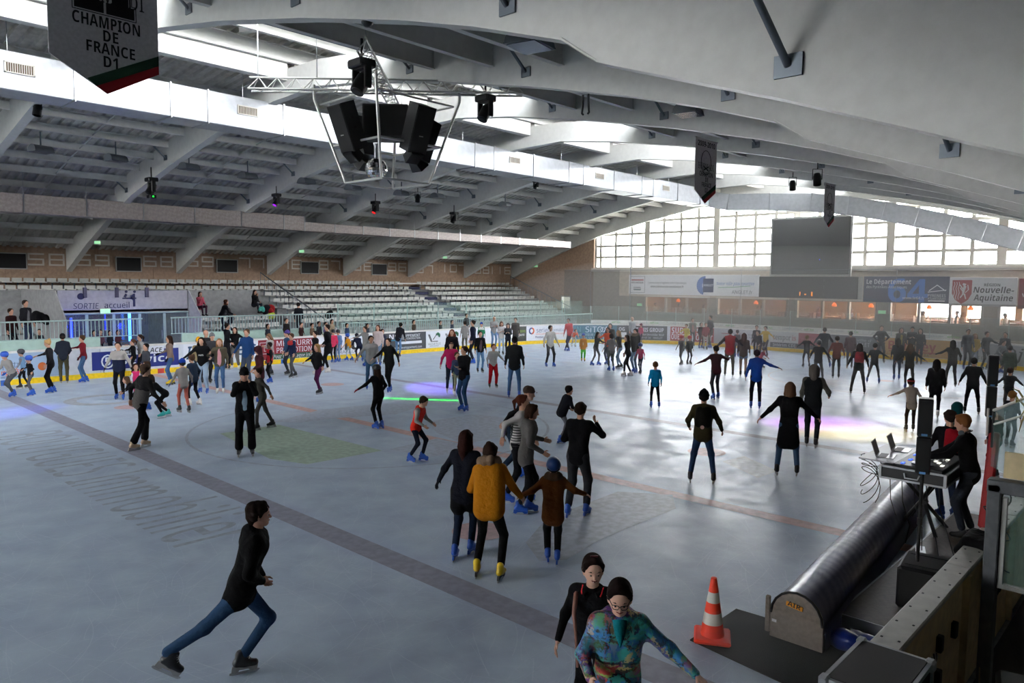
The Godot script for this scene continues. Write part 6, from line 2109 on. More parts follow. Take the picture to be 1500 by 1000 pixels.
# ------------------------------------------------------------------ surface nets over a field of joined tapered capsules
# caps: [a, b, radius a, radius b, class]; returns {class: [vertices, normals, indices]}, one smooth surface split by class
func net(caps: Array, cell: float, k: float) -> Dictionary:
	var lo := Vector3(1e9, 1e9, 1e9)
	var hi := -lo
	for c in caps:
		var r: float = maxf(c[2], c[3])
		var e := Vector3(r, r, r)
		lo = lo.min(c[0] - e).min(c[1] - e)
		hi = hi.max(c[0] + e).max(c[1] + e)
	var pad := cell * 2.2
	lo -= Vector3(pad, pad, pad)
	hi += Vector3(pad, pad, pad)
	var nx := int(ceil((hi.x - lo.x) / cell)) + 1
	var ny := int(ceil((hi.y - lo.y) / cell)) + 1
	var nz := int(ceil((hi.z - lo.z) / cell)) + 1
	var sy := nx
	var sz := nx * ny
	var D := PackedFloat32Array()
	D.resize(nx * ny * nz)
	D.fill(1.0)
	var C := PackedByteArray()
	C.resize(nx * ny * nz)
	var B := PackedFloat32Array()
	B.resize(nx * ny * nz)
	B.fill(1.0)
	for c in caps:
		var a: Vector3 = c[0]
		var b: Vector3 = c[1]
		var ra: float = c[2]
		var rb: float = c[3]
		var cl: int = c[4]
		var r := maxf(ra, rb) + k + cell * 1.6
		var mn := a.min(b) - Vector3(r, r, r) - lo
		var mx := a.max(b) + Vector3(r, r, r) - lo
		var x0 := maxi(0, int(mn.x / cell))
		var y0 := maxi(0, int(mn.y / cell))
		var z0 := maxi(0, int(mn.z / cell))
		var x1 := mini(nx - 1, int(mx.x / cell) + 1)
		var y1 := mini(ny - 1, int(mx.y / cell) + 1)
		var z1 := mini(nz - 1, int(mx.z / cell) + 1)
		var ba := b - a
		var inv := 1.0 / maxf(ba.length_squared(), 1e-9)
		var dr := rb - ra
		for z in range(z0, z1 + 1):
			for y in range(y0, y1 + 1):
				var at := z * sz + y * sy + x0
				var pa := lo + Vector3(x0 * cell, y * cell, z * cell) - a
				for x in range(x0, x1 + 1):
					var h := clampf(pa.dot(ba) * inv, 0.0, 1.0)
					var d := (pa - ba * h).length() - (ra + dr * h)
					if d < B[at]:
						B[at] = d
						C[at] = cl
					var o := D[at]
					var q := k - absf(o - d)
					if q > 0.0:
						D[at] = minf(o, d) - q * q / k * 0.25
					elif d < o:
						D[at] = d
					at += 1
					pa.x += cell
	# one vertex in each crossed cell
	var V := PackedInt32Array()
	V.resize(nx * ny * nz)
	V.fill(-1)
	var P := PackedVector3Array()
	var corner := [0, 1, sy, sy + 1, sz, sz + 1, sz + sy, sz + sy + 1]
	var off := [Vector3(0, 0, 0), Vector3(1, 0, 0), Vector3(0, 1, 0), Vector3(1, 1, 0), Vector3(0, 0, 1), Vector3(1, 0, 1), Vector3(0, 1, 1), Vector3(1, 1, 1)]
	var ea := [0, 2, 4, 6, 0, 1, 4, 5, 0, 1, 2, 3]
	var eb := [1, 3, 5, 7, 2, 3, 6, 7, 4, 5, 6, 7]
	for z in nz - 1:
		for y in ny - 1:
			var at := z * sz + y * sy
			for x in nx - 1:
				var i := at + x
				var s := 0
				if D[i] < 0.0: s += 1
				if D[i + 1] < 0.0: s += 1
				if D[i + sy] < 0.0: s += 1
				if D[i + sy + 1] < 0.0: s += 1
				if D[i + sz] < 0.0: s += 1
				if D[i + sz + 1] < 0.0: s += 1
				if D[i + sz + sy] < 0.0: s += 1
				if D[i + sz + sy + 1] < 0.0: s += 1
				if s == 0 or s == 8:
					continue
				var sum := Vector3.ZERO
				var n := 0
				for e in 12:
					var da := D[i + corner[ea[e]]]
					var db := D[i + corner[eb[e]]]
					if (da < 0.0) != (db < 0.0):
						var t := da / (da - db)
						sum += off[ea[e]].lerp(off[eb[e]], t)
						n += 1
				V[i] = P.size()
				P.append(lo + (Vector3(x, y, z) + sum / n) * cell)
	# quads round each crossed edge, kept by class of the inner node
	var N := PackedVector3Array()
	N.resize(P.size())
	var Q := {}
	var steps := [1, sy, sz]
	for ax in 3:
		var d: int = steps[ax]
		var u: int = steps[(ax + 1) % 3]
		var w: int = steps[(ax + 2) % 3]
		for z in range(1, nz - 1):
			for y in range(1, ny - 1):
				var at := z * sz + y * sy
				for x in range(1, nx - 1):
					var i := at + x
					var in0 := D[i] < 0.0
					if in0 == (D[i + d] < 0.0):
						continue
					var a := V[i]
					var b := V[i - u]
					var c := V[i - u - w]
					var e := V[i - w]
					if a < 0 or b < 0 or c < 0 or e < 0:
						continue
					var cl := C[i] if in0 else C[i + d]
					if not Q.has(cl):
						Q[cl] = PackedInt32Array()
					# looking down the axis, a-b-c-e runs counter-clockwise
					var nn := (P[b] - P[a]).cross(P[c] - P[a]) + (P[c] - P[a]).cross(P[e] - P[a])
					var out := Vector3(1 if ax == 0 else 0, 1 if ax == 1 else 0, 1 if ax == 2 else 0) * (1.0 if in0 else -1.0)
					if nn.dot(out) < 0.0:
						nn = -nn
						var tmp := b
						b = e
						e = tmp
					N[a] += nn
					N[b] += nn
					N[c] += nn
					N[e] += nn
					Q[cl].append_array(PackedInt32Array([a, c, b, a, e, c]))
	# ragged borders between two classes: pull each border vertex towards its border neighbours
	if Q.size() > 1:
		var first := PackedInt32Array()
		first.resize(P.size())
		first.fill(-1)
		var mixed := {}
		for cl in Q:
			for v in Q[cl]:
				if first[v] < 0:
					first[v] = cl
				elif first[v] != cl:
					mixed[v] = true
		var near := {}
		for cl in Q:
			var q: PackedInt32Array = Q[cl]
			for t in range(0, q.size(), 3):
				for e in 3:
					var a := q[t + e]
					var b := q[t + (e + 1) % 3]
					if mixed.has(a) and mixed.has(b):
						if not near.has(a): near[a] = []
						if not near.has(b): near[b] = []
						near[a].append(b)
						near[b].append(a)
		for pass_ in 3:
			var moved := {}
			for v in near:
				var s := Vector3.ZERO
				for o in near[v]:
					s += P[o]
				moved[v] = P[v].lerp(s / near[v].size(), 0.55)
			for v in moved:
				P[v] = moved[v]
	var res := {}
	for cl in Q:
		var remap := {}
		var vv := PackedVector3Array()
		var nv := PackedVector3Array()
		var ii := PackedInt32Array()
		for v in Q[cl]:
			if not remap.has(v):
				remap[v] = vv.size()
				vv.append(P[v])
				nv.append(N[v].normalized())
			ii.append(remap[v])
		res[cl] = [vv, nv, ii]
	return res

func mesh_of(list: Array) -> ArrayMesh:
	var mb := MB.new()
	for a in list:
		mb.arrays(a[0], a[1], a[2])
	return mb.done()

# ------------------------------------------------------------------ people
# classes of the body's surface
enum {SKIN, TOP, LEGS, SLEEVE, HAIR, HAT, BAND, EXTRA, BELLY}

func two_bone(a: Vector3, c: Vector3, l1: float, l2: float, hint: Vector3) -> Vector3:
	var d := c - a
	var L := minf(d.length(), (l1 + l2) * 0.999)
	var x := (l1 * l1 - l2 * l2 + L * L) / (2.0 * L)
	var h := sqrt(maxf(l1 * l1 - x * x, 0.0))
	var u := d.normalized()
	var w := (hint - u * hint.dot(u)).normalized()
	return a + u * x + w * h

# poses: feet as [side, forward, lift] in metres for a 1.75 m body, hands as [out, up, forward] from the shoulder, lean forwards / sideways in degrees
const POSES := {
	"stand": {"L": [0.1, 0.03, 0], "R": [0.1, -0.03, 0], "hl": [0.1, -0.54, 0.08], "hr": [0.1, -0.54, 0.08], "lean": 2},
	"glide": {"L": [0.1, 0.16, 0], "R": [0.1, -0.16, 0], "hl": [0.22, -0.48, 0.16], "hr": [0.2, -0.48, 0.02], "lean": 8},
	"wide": {"L": [0.3, 0.02, 0], "R": [0.28, -0.05, 0], "hl": [0.22, -0.48, 0.1], "hr": [0.22, -0.48, 0.1], "lean": 4},
	"balance": {"L": [0.16, 0.08, 0], "R": [0.14, -0.12, 0], "hl": [0.42, -0.3, 0.1], "hr": [0.42, -0.3, 0.05], "lean": 8},
	"spread": {"L": [0.14, 0.05, 0], "R": [0.12, -0.08, 0], "hl": [0.5, -0.16, 0.05], "hr": [0.5, -0.16, 0.05], "lean": 6},
	"stride": {"L": [0.1, 0.3, 0], "R": [0.12, -0.42, 0.05], "hl": [0.16, -0.46, -0.16], "hr": [0.16, -0.46, 0.2], "lean": 14},
	"push": {"L": [0.06, 0.1, 0], "R": [0.34, -0.42, 0.06], "hl": [0.2, -0.46, 0.1], "hr": [0.2, -0.44, 0.1], "lean": 12},
	"phone": {"L": [0.1, 0.03, 0], "R": [0.1, -0.02, 0], "hl": [-0.08, -0.2, 0.3], "hr": [-0.08, -0.22, 0.28], "lean": 3, "nod": 22},
	"folded": {"L": [0.1, 0.02, 0], "R": [0.12, -0.03, 0], "hl": [-0.2, -0.24, 0.2], "hr": [-0.2, -0.28, 0.22], "lean": 1},
	"pocket": {"L": [0.1, 0.03, 0], "R": [0.11, -0.03, 0], "hl": [0.02, -0.44, 0.16], "hr": [0.02, -0.44, 0.16], "lean": 3},
	"akimbo": {"L": [0.16, 0.02, 0], "R": [0.16, -0.02, 0], "hl": [0.02, -0.42, 0.06], "hr": [0.02, -0.42, 0.06], "lean": 0, "elbows": 1.0},
	"face": {"L": [0.13, 0.02, 0], "R": [0.13, 0.0, 0], "hl": [-0.06, 0.08, 0.24], "hr": [-0.06, 0.08, 0.24], "lean": 3, "nod": 16, "elbows": 0.2, "droop": 0.7},
	"bend": {"L": [0.12, 0.12, 0], "R": [0.12, -0.12, 0], "hl": [0.06, -0.4, 0.3], "hr": [0.06, -0.38, 0.32], "lean": 58, "crouch": 0.1, "nod": -10},
	"crouch": {"L": [0.14, 0.14, 0], "R": [0.14, -0.1, 0], "hl": [0.12, -0.4, 0.24], "hr": [0.12, -0.38, 0.26], "lean": 26, "crouch": 0.12},
	"reach_l": {"L": [0.1, 0.05, 0], "R": [0.1, -0.05, 0], "hl": [0.3, -0.24, 0.36], "hr": [0.1, -0.5, 0.1], "lean": 4},
	"reach_r": {"L": [0.1, 0.05, 0], "R": [0.1, -0.05, 0], "hl": [0.1, -0.5, 0.1], "hr": [0.3, -0.24, 0.36], "lean": 4},
	"sit": {"L": [0.1, 0.46, 0], "R": [0.1, 0.44, 0], "hl": [-0.02, -0.36, 0.26], "hr": [-0.02, -0.36, 0.26], "lean": 8, "crouch": 0.47},
}

# everything that can be computed off the main thread: returns {part: [arrays...]}
func person_parts(q: Dictionary) -> Dictionary:
	var H: float = q.h
	var pose: Dictionary = POSES[q.pose].duplicate()
	pose.merge(q.get("over", {}), true)
	var cell: float = q.cell
	var sole := 0.085 if q.skate != "" else 0.03
	var s := (H - sole) / 1.75
	var fat: float = q.get("fat", 1.0)
	var puff: float = q.get("puff", 1.0) * fat
	var caps := []
	# legs
	var hip_y: float = sole + (0.93 - pose.get("crouch", 0.0)) * s
	var ank := []
	var i := 0
	for f in [pose.L, pose.R]:
		var sd := 1.0 if i == 0 else -1.0
		ank.append(Vector3(sd * f[0] * s, sole + 0.085 * s + f[2] * s, f[1] * s))
		i += 1
	var leg := 0.435 * s
	var mid: Vector3 = (ank[0] + ank[1]) / 2
	var pel := Vector3(mid.x * 0.5 + pose.get("shift", 0.0) * s, hip_y, pose.get("hip", 0.0) * s)
	var hips := []
	for it in 6:
		hips = [pel + Vector3(0.085 * s, -0.02 * s, 0), pel + Vector3(-0.085 * s, -0.02 * s, 0)]
		for j in 2:
			if j == 1 and pose.R[2] > 0.02:
				continue
			var d: float = (hips[j] - ank[j]).length()
			if d > leg * 1.995:
				pel.y -= (d - leg * 1.99) * 1.1
	var lean := deg_to_rad(pose.get("lean", 0.0))
	var roll := deg_to_rad(pose.get("side", 0.0))
	var spine := Basis(Vector3.BACK, -roll) * Basis(Vector3.RIGHT, lean)
	var tw := Basis(Vector3.UP, deg_to_rad(pose.get("twist", 0.0)))
	var tb := spine * tw
	var up := tb.y
	var lx := tb.x
	var fz := tb.z
	var g: float = q.get("loose", 1.0)
	var flare: float = q.get("flare", 0.0)
	var knees := []
	for j in 2:
		var sd := 1.0 if j == 0 else -1.0
		var a: Vector3 = ank[j]
		if (hips[j] - a).length() > leg * 1.995:
			a = hips[j] + (a - hips[j]).normalized() * leg * 1.99
			ank[j] = a
		var kn := two_bone(hips[j], a, leg, leg, Vector3(sd * 0.12, 0, 1))
		knees.append(kn)
		var lc: int = SKIN if q.get("bare", false) else LEGS
		caps.append([hips[j], kn, 0.09 * s * g * fat, 0.062 * s * g, LEGS if not q.get("bare", false) else SKIN])
		caps.append([kn, a.lerp(kn, 0.12), 0.062 * s * g, (0.052 + flare) * s * g, lc])
		if q.get("bare", false):
			caps.append([hips[j], hips[j].lerp(kn, 0.42), 0.092 * s, 0.085 * s, LEGS])
	caps.append([hips[0] + Vector3(-0.01 * s, 0.03 * s, 0), hips[1] + Vector3(0.01 * s, 0.03 * s, 0), 0.098 * s * fat, 0.098 * s * fat, LEGS])
	# torso
	var chest := pel + up * 0.46 * s
	var neck := pel + up * 0.565 * s
	var cw := 0.115 * s * puff
	caps.append([chest + lx * 0.085 * s, chest - lx * 0.085 * s, cw, cw, TOP])
	caps.append([chest + lx * 0.075 * s, pel + up * 0.1 * s + lx * 0.06 * s, cw, 0.098 * s * puff, TOP])
	caps.append([chest - lx * 0.075 * s, pel + up * 0.1 * s - lx * 0.06 * s, cw, 0.098 * s * puff, TOP])
	caps.append([pel + up * 0.08 * s + lx * 0.055 * s, pel + up * 0.08 * s - lx * 0.055 * s, 0.112 * s * puff, 0.112 * s * puff, BAND if q.has("lower") else TOP])
	caps.append([chest + up * 0.06 * s, neck, 0.08 * s, 0.062 * s, TOP])
	if q.get("quilt", false):   # stuffed rolls of a padded jacket
		for kk in 8:
			var p := chest.lerp(pel - up * 0.04 * s, kk / 7.0) + up * 0.03 * s
			caps.append([p + lx * 0.075 * s, p - lx * 0.075 * s, cw * 1.07, cw * 1.07, TOP])
	var coat: float = q.get("coat", 0.0)
	var drop := Vector3(0, -1, 0).lerp(-up, 0.5).normalized()
	var hem := 0.03 + coat
	for j in 2:
		var sd := 1.0 if j == 0 else -1.0
		var p0 := pel + lx * sd * 0.05 * s
		caps.append([p0, p0 + drop * hem * s + (knees[j] - hips[j]) * Vector3(1, 0, 1) * hem * 0.8, 0.114 * s * puff, (0.118 + coat * 0.1) * s * puff, BAND if q.has("lower") else TOP])
	if q.has("skirt"):
		for j in 2:
			caps.append([hips[j], hips[j].lerp(knees[j], q.skirt), 0.105 * s, 0.125 * s, HAT])
	if q.has("belly"):   # open front showing another colour
		caps.append([chest + fz * 0.04 * s, pel + up * 0.02 * s + fz * 0.05 * s, 0.085 * s, 0.085 * s, BELLY])
	if q.has("lower"):   # lower half of a two-tone sweater
		caps.append([pel + up * 0.26 * s + lx * 0.07 * s, pel + up * 0.06 * s + lx * 0.06 * s, cw * 1.02, 0.115 * s * puff, BAND])
		caps.append([pel + up * 0.26 * s - lx * 0.07 * s, pel + up * 0.06 * s - lx * 0.06 * s, cw * 1.02, 0.115 * s * puff, BAND])
	if q.has("chest"):   # a band across the chest and upper back
		caps.append([chest + lx * 0.1 * s, chest - lx * 0.1 * s, cw * 1.03, cw * 1.03, BAND])
	# arms
	var hands := []
	var ac: int = SLEEVE if q.has("sleeve") else TOP
	var flat_b := Basis(Vector3.UP, deg_to_rad(pose.get("twist", 0.0)))
	for j in 2:
		var sd := 1.0 if j == 0 else -1.0
		var sh := chest + up * 0.055 * s + lx * sd * 0.165 * s
		var t: Array = pose.hl if j == 0 else pose.hr
		var hd: Vector3 = sh + flat_b * Vector3(sd * t[0], t[1], t[2]) * s
		var L := 0.29 * s
		var l2 := 0.26 * s
		if (hd - sh).length() > (L + l2) * 0.985:
			hd = sh + (hd - sh).normalized() * (L + l2) * 0.985
		var eh := Vector3(sd * (0.35 + pose.get("elbows", 0.0)), -0.35 - pose.get("droop", 0.0), -0.55 * (1.0 - 0.6 * pose.get("elbows", 0.0)))
		var el := two_bone(sh, hd, L, l2, flat_b * eh)
		caps.append([sh, el, 0.062 * s * puff, 0.048 * s * puff, ac])
		caps.append([el, hd.lerp(el, 0.04), 0.048 * s * puff, 0.036 * s * puff, SKIN if q.get("short", false) else ac])
		caps.append([sh, chest + lx * sd * 0.07 * s + up * 0.02 * s, 0.066 * s * puff, 0.09 * s, ac if q.has("vest") else TOP])
		hands.append([hd, (hd - el).normalized(), sd])
	# neck and hood lying on the back
	var hs := 0.155 + 0.078 * s if s < 1.0 else 0.233 * s
	hs /= 0.233
	var nod := Basis(Vector3.RIGHT, deg_to_rad(pose.get("nod", 0.0)) + lean * 0.25)
	var look := Basis(Vector3.UP, deg_to_rad(pose.get("turn", 0.0)))
	var hb := tw * look * nod
	var hc := neck + up * 0.06 * s + hb.y * 0.115 * hs
	if q.get("hood", "") == "down":
		caps.append([neck - fz * 0.075 * s + lx * 0.06 * s, neck - fz * 0.075 * s - lx * 0.06 * s, 0.055 * s, 0.055 * s, TOP])
		caps.append([neck - fz * 0.09 * s, neck - fz * 0.1 * s - up * 0.1 * s, 0.06 * s, 0.04 * s, TOP])
		caps.append([neck + lx * 0.08 * s, neck + lx * 0.05 * s + fz * 0.06 * s, 0.04 * s, 0.03 * s, TOP])
		caps.append([neck - lx * 0.08 * s, neck - lx * 0.05 * s + fz * 0.06 * s, 0.04 * s, 0.03 * s, TOP])
	elif q.get("hood", "") == "fur":
		for kk in 7:
			var an := deg_to_rad(20.0 + 320.0 / 6.0 * kk) + PI / 2
			var p := neck + up * 0.0 * s - fz * 0.02 * s + (lx * cos(an) + fz * sin(an) * -1.0) * 0.115 * s + up * 0.04 * s
			caps.append([p, p + up * 0.02 * s, 0.062 * s, 0.062 * s, EXTRA])
	var res := {}
	var add := func(called: String, arr: Array) -> void:
		if not res.has(called):
			res[called] = []
		res[called].append(arr)
	var names := {SKIN: "body", TOP: "top", LEGS: "legs", SLEEVE: "sleeves", BAND: "band", EXTRA: "fur_trim", BELLY: "shirt", HAT: "skirt"}
	var n := net(caps, cell, (0.014 if q.get("quilt", false) else 0.045) * s)
	for c in n:
		add.call(names[c], n[c])
	# head with a face
	var hcell := clampf(cell * 0.42, 0.0055, 0.02)
	var P := func(x: float, y: float, z: float) -> Vector3: return hc + hb * (Vector3(x, y, z) * hs)
	var hd := []
	hd.append([P.call(0, 0.035, 0.012), P.call(0, 0.04, -0.03), 0.078 * hs, 0.082 * hs, 0])
	hd.append([P.call(0, -0.01, 0.032), P.call(0, -0.078, 0.052), 0.062 * hs, 0.036 * hs, 0])
	hd.append([P.call(0.036, -0.03, 0.02), P.call(0.02, -0.075, 0.045), 0.038 * hs, 0.028 * hs, 0])
	hd.append([P.call(-0.036, -0.03, 0.02), P.call(-0.02, -0.075, 0.045), 0.038 * hs, 0.028 * hs, 0])
	hd.append([P.call(0.028, 0.022, 0.076), P.call(-0.028, 0.022, 0.076), 0.014 * hs, 0.014 * hs, 0])
	hd.append([P.call(0, 0.004, 0.089), P.call(0, -0.026, 0.104), 0.008 * hs, 0.0125 * hs, 0])
	for sd in [-1.0, 1.0]:
		hd.append([P.call(sd * 0.079, 0.012, -0.005), P.call(sd * 0.077, -0.03, 0.0), 0.016 * hs, 0.012 * hs, 0])
	hd.append([P.call(0, -0.05, -0.012), neck - up * 0.02 * s, 0.05 * hs, 0.056 * hs, 0])
	var m := net(hd, hcell, 0.018 * hs)
	add.call("body", m[0])
	if q.get("detail", false):
		for sd in [-1.0, 1.0]:
			var e := net([[P.call(sd * 0.031, 0.002, 0.0735), P.call(sd * 0.031, 0.002, 0.0745), 0.0135 * hs, 0.0135 * hs, 0]], 0.004, 0.002)
			add.call("eye", e[0])
			var ir := net([[P.call(sd * 0.031, 0.001, 0.0855), P.call(sd * 0.031, 0.001, 0.0865), 0.0078 * hs, 0.0078 * hs, 0]], 0.0025, 0.001)
			add.call("iris", ir[0])
			var br := net([[P.call(sd * 0.016, 0.026, 0.09), P.call(sd * 0.034, 0.031, 0.086), 0.005 * hs, 0.0052 * hs, 0], [P.call(sd * 0.034, 0.031, 0.086), P.call(sd * 0.05, 0.024, 0.074), 0.005 * hs, 0.003 * hs, 0]], 0.0035, 0.003)
			add.call("eyebrow", br[0])
			var ld := net([[P.call(sd * 0.02, 0.008, 0.083), P.call(sd * 0.042, 0.008, 0.0795), 0.0045 * hs, 0.0045 * hs, 0]], 0.0035, 0.002)
			add.call("body", ld[0])
		var smile: float = q.get("smile", 0.0)
		add.call("lips", net([[P.call(-0.022, -0.056 + smile, 0.079), P.call(0, -0.058, 0.0885), 0.0055 * hs, 0.0082 * hs, 0], [P.call(0.022, -0.056 + smile, 0.079), P.call(0, -0.058, 0.0885), 0.0055 * hs, 0.0082 * hs, 0]], 0.0035, 0.004)[0])
		if smile > 0.003:
			add.call("teeth", net([[P.call(-0.01, -0.056, 0.0925), P.call(0.01, -0.056, 0.0925), 0.0036 * hs, 0.0036 * hs, 0]], 0.003, 0.002)[0])
	# hair, hats and helmets
	var hr := []
	var st: String = q.hair_style
	var hat: String = q.get("hat", "")
	if st != "bald" and hat != "hood":
		hr.append([P.call(0, 0.06, -0.014), P.call(0, 0.052, -0.04), 0.08 * hs, 0.086 * hs, 0])
		for sd in [-1.0, 1.0]:
			hr.append([P.call(sd * 0.012, 0.106, 0.042), P.call(sd * 0.064, 0.06, 0.032), 0.026 * hs, 0.025 * hs, 0])
			hr.append([P.call(sd * 0.064, 0.06, 0.032), P.call(sd * 0.074, 0.006, 0.006), 0.025 * hs, 0.02 * hs, 0])
		hr.append([P.call(0.052, 0.04, -0.02), P.call(0.046, 0.0, -0.04), 0.042 * hs, 0.05 * hs, 0])
		hr.append([P.call(-0.052, 0.04, -0.02), P.call(-0.046, 0.0, -0.04), 0.042 * hs, 0.05 * hs, 0])
		hr.append([P.call(0, 0.02, -0.05), P.call(0, -0.025, -0.045), 0.07 * hs, 0.052 * hs, 0])
		if st == "long" or st == "curly":
			var w := 1.35 if st == "curly" else 1.0
			for sd in [-1.0, 1.0]:
				hr.append([P.call(sd * 0.065, 0.03, -0.02), P.call(sd * 0.08 * w, -0.11, -0.025), 0.04 * hs, 0.036 * hs * w, 0])
				hr.append([P.call(sd * 0.08 * w, -0.11, -0.025), P.call(sd * 0.08 * w, -0.2, -0.04), 0.036 * hs * w, 0.022 * hs * w, 0])
			hr.append([P.call(0, 0.0, -0.06), P.call(0, -0.16, -0.085), 0.075 * hs, 0.07 * hs * w, 0])
			hr.append([P.call(0, -0.16, -0.085), P.call(0, -0.27, -0.1), 0.07 * hs * w, 0.035 * hs * w, 0])
		elif st == "pony":
			hr.append([P.call(0, 0.06, -0.1), P.call(0, 0.0, -0.155), 0.028 * hs, 0.032 * hs, 0])
			hr.append([P.call(0, 0.0, -0.155), P.call(0, -0.14, -0.14), 0.032 * hs, 0.015 * hs, 0])
		elif st == "bun":
			hr.append([P.call(0, 0.11, -0.08), P.call(0, 0.12, -0.09), 0.042 * hs, 0.042 * hs, 0])
		elif st == "bob":
			for sd in [-1.0, 1.0]:
				hr.append([P.call(sd * 0.07, 0.03, -0.02), P.call(sd * 0.075, -0.07, -0.015), 0.038 * hs, 0.03 * hs, 0])
			hr.append([P.call(0, 0.0, -0.065), P.call(0, -0.085, -0.07), 0.07 * hs, 0.055 * hs, 0])
		elif st == "shaggy":
			for kk in 9:
				var an := TAU * kk / 9
				hr.append([P.call(cos(an) * 0.06, 0.085, -0.02 + sin(an) * 0.06), P.call(cos(an) * 0.085, 0.06, -0.015 + sin(an) * 0.085), 0.035 * hs, 0.026 * hs, 0])
			hr.append([P.call(0, -0.02, -0.07), P.call(0, -0.075, -0.065), 0.055 * hs, 0.035 * hs, 0])
		var hn := net(hr, hcell * 1.15, 0.02 * hs)
		add.call("hair", hn[0])
	var ht := []
	if hat == "helmet":
		ht.append([P.call(0, 0.055, 0.02), P.call(0, 0.05, -0.03), 0.104 * hs, 0.108 * hs, 0])
		ht.append([P.call(0, 0.075, 0.02), P.call(0, 0.06, 0.105), 0.05 * hs, 0.02 * hs, 0])
		for sd in [-1.0, 1.0]:
			ht.append([P.call(sd * 0.075, 0.03, 0.0), P.call(sd * 0.075, -0.03, 0.01), 0.035 * hs, 0.02 * hs, 0])
	elif hat == "beanie":
		ht.append([P.call(0, 0.07, 0.008), P.call(0, 0.075, -0.035), 0.09 * hs, 0.092 * hs, 0])
		ht.append([P.call(0, 0.12, -0.02), P.call(0, 0.15, -0.025), 0.06 * hs, 0.035 * hs, 0])
		for kk in 8:
			var an := TAU * kk / 8
			var bn := TAU * (kk + 1) / 8
			ht.append([P.call(cos(an) * 0.082, 0.045, -0.014 + sin(an) * 0.095), P.call(cos(bn) * 0.082, 0.045, -0.014 + sin(bn) * 0.095), 0.02 * hs, 0.02 * hs, 0])
	elif hat == "cap":
		ht.append([P.call(0, 0.07, 0.008), P.call(0, 0.068, -0.035), 0.088 * hs, 0.092 * hs, 0])
		ht.append([P.call(0.03, 0.06, 0.09), P.call(-0.03, 0.06, 0.09), 0.014 * hs, 0.014 * hs, 0])
		ht.append([P.call(0.025, 0.052, 0.135), P.call(-0.025, 0.052, 0.135), 0.01 * hs, 0.01 * hs, 0])
	elif hat == "hood":
		ht.append([P.call(0, 0.05, 0.0), P.call(0, 0.05, -0.05), 0.105 * hs, 0.108 * hs, 0])
		for sd in [-1.0, 1.0]:
			ht.append([P.call(sd * 0.06, 0.04, 0.015), P.call(sd * 0.06, -0.1, -0.005), 0.06 * hs, 0.055 * hs, 0])
		ht.append([P.call(0, 0.0, -0.06), neck - fz * 0.05 * s, 0.09 * hs, 0.075 * hs, 0])
	elif hat == "band":
		for kk in 10:
			var an := TAU * kk / 10
			var bn := TAU * (kk + 1) / 10
			ht.append([P.call(cos(an) * 0.09, 0.05, -0.016 + sin(an) * 0.105), P.call(cos(bn) * 0.09, 0.05, -0.016 + sin(bn) * 0.105), 0.018 * hs, 0.018 * hs, 0])
	if ht.size():
		add.call("hat", net(ht, hcell * 1.3, 0.02 * hs)[0])
	# hands: palm, four fingers of different lengths, thumb from the side
	var fcell := clampf(cell * 0.4, 0.006, 0.014)
	var fr := maxf(0.0085 * s, fcell * 0.62)
	for h in hands:
		var w: Vector3 = h[0]
		var d: Vector3 = h[1]
		var sd: float = h[2]
		var side := d.cross(Vector3.UP)
		side = (fz if side.length() < 0.3 else side.cross(d)).normalized()
		side = (fz - d * fz.dot(d)).normalized() if absf(fz.dot(d)) < 0.9 else (up - d * up.dot(d)).normalized()
		var pn := side.cross(d).normalized() * -sd   # palm faces the body
		var hh := s
		var hc2 := []
		hc2.append([w - d * 0.02 * hh, w + d * 0.01 * hh, 0.027 * hh, 0.026 * hh, 0])
		for kk in 4:
			var o := (1.5 - kk) * 0.0195 * hh
			var b0 := w + side * o * 0.75 + d * 0.02 * hh
			var b1 := w + side * o + d * 0.082 * hh
			hc2.append([b0, b1, 0.0135 * hh, 0.0115 * hh, 0])
			var ln: float = [0.04, 0.046, 0.043, 0.033][kk] * hh
			var d1 := (d + pn * 0.35).normalized()
			var d2 := (d + pn * 0.95).normalized()
			var b2 := b1 + d1 * ln
			hc2.append([b1, b2, fr, fr * 0.95, 0])
			hc2.append([b2, b2 + d2 * ln * 0.8, fr * 0.95, fr * 0.8, 0])
		var t0 := w + side * 0.026 * hh + d * 0.022 * hh
		var t1 := t0 + (side * 0.75 + d * 0.6 + pn * 0.3).normalized() * 0.04 * hh
		hc2.append([t0, t1, fr * 1.25, fr * 1.1, 0])
		hc2.append([t1, t1 + (d * 0.9 + side * 0.25 + pn * 0.3).normalized() * 0.032 * hh, fr * 1.1, fr * 0.85, 0])
		add.call(("glove_" if q.has("glove") else "hand_") + ("a" if sd > 0 else "b"), net(hc2, fcell, 0.008 * hh)[0])
	# rucksack
	if q.has("pack"):
		var pc := chest - fz * 0.17 * s - up * 0.1 * s
		var pk := []
		for sd in [-1.0, 1.0]:
			pk.append([pc + lx * sd * 0.07 * s + up * 0.14 * s, pc + lx * sd * 0.08 * s - up * 0.13 * s, 0.075 * s, 0.085 * s, 0])
		pk.append([pc - fz * 0.03 * s + up * 0.1 * s, pc - fz * 0.05 * s - up * 0.1 * s, 0.085 * s, 0.09 * s, 0])
		for sd in [-1.0, 1.0]:
			var sh: Vector3 = chest + up * 0.1 * s + lx * sd * 0.1 * s
			pk.append([pc + lx * sd * 0.07 * s + up * 0.15 * s, sh, 0.022 * s, 0.022 * s, 0])
			pk.append([sh, sh + fz * 0.1 * s - up * 0.04 * s, 0.022 * s, 0.02 * s, 0])
			pk.append([sh + fz * 0.1 * s - up * 0.04 * s, chest + fz * 0.115 * s * puff + lx * sd * 0.1 * s - up * 0.12 * s, 0.02 * s, 0.018 * s, 0])
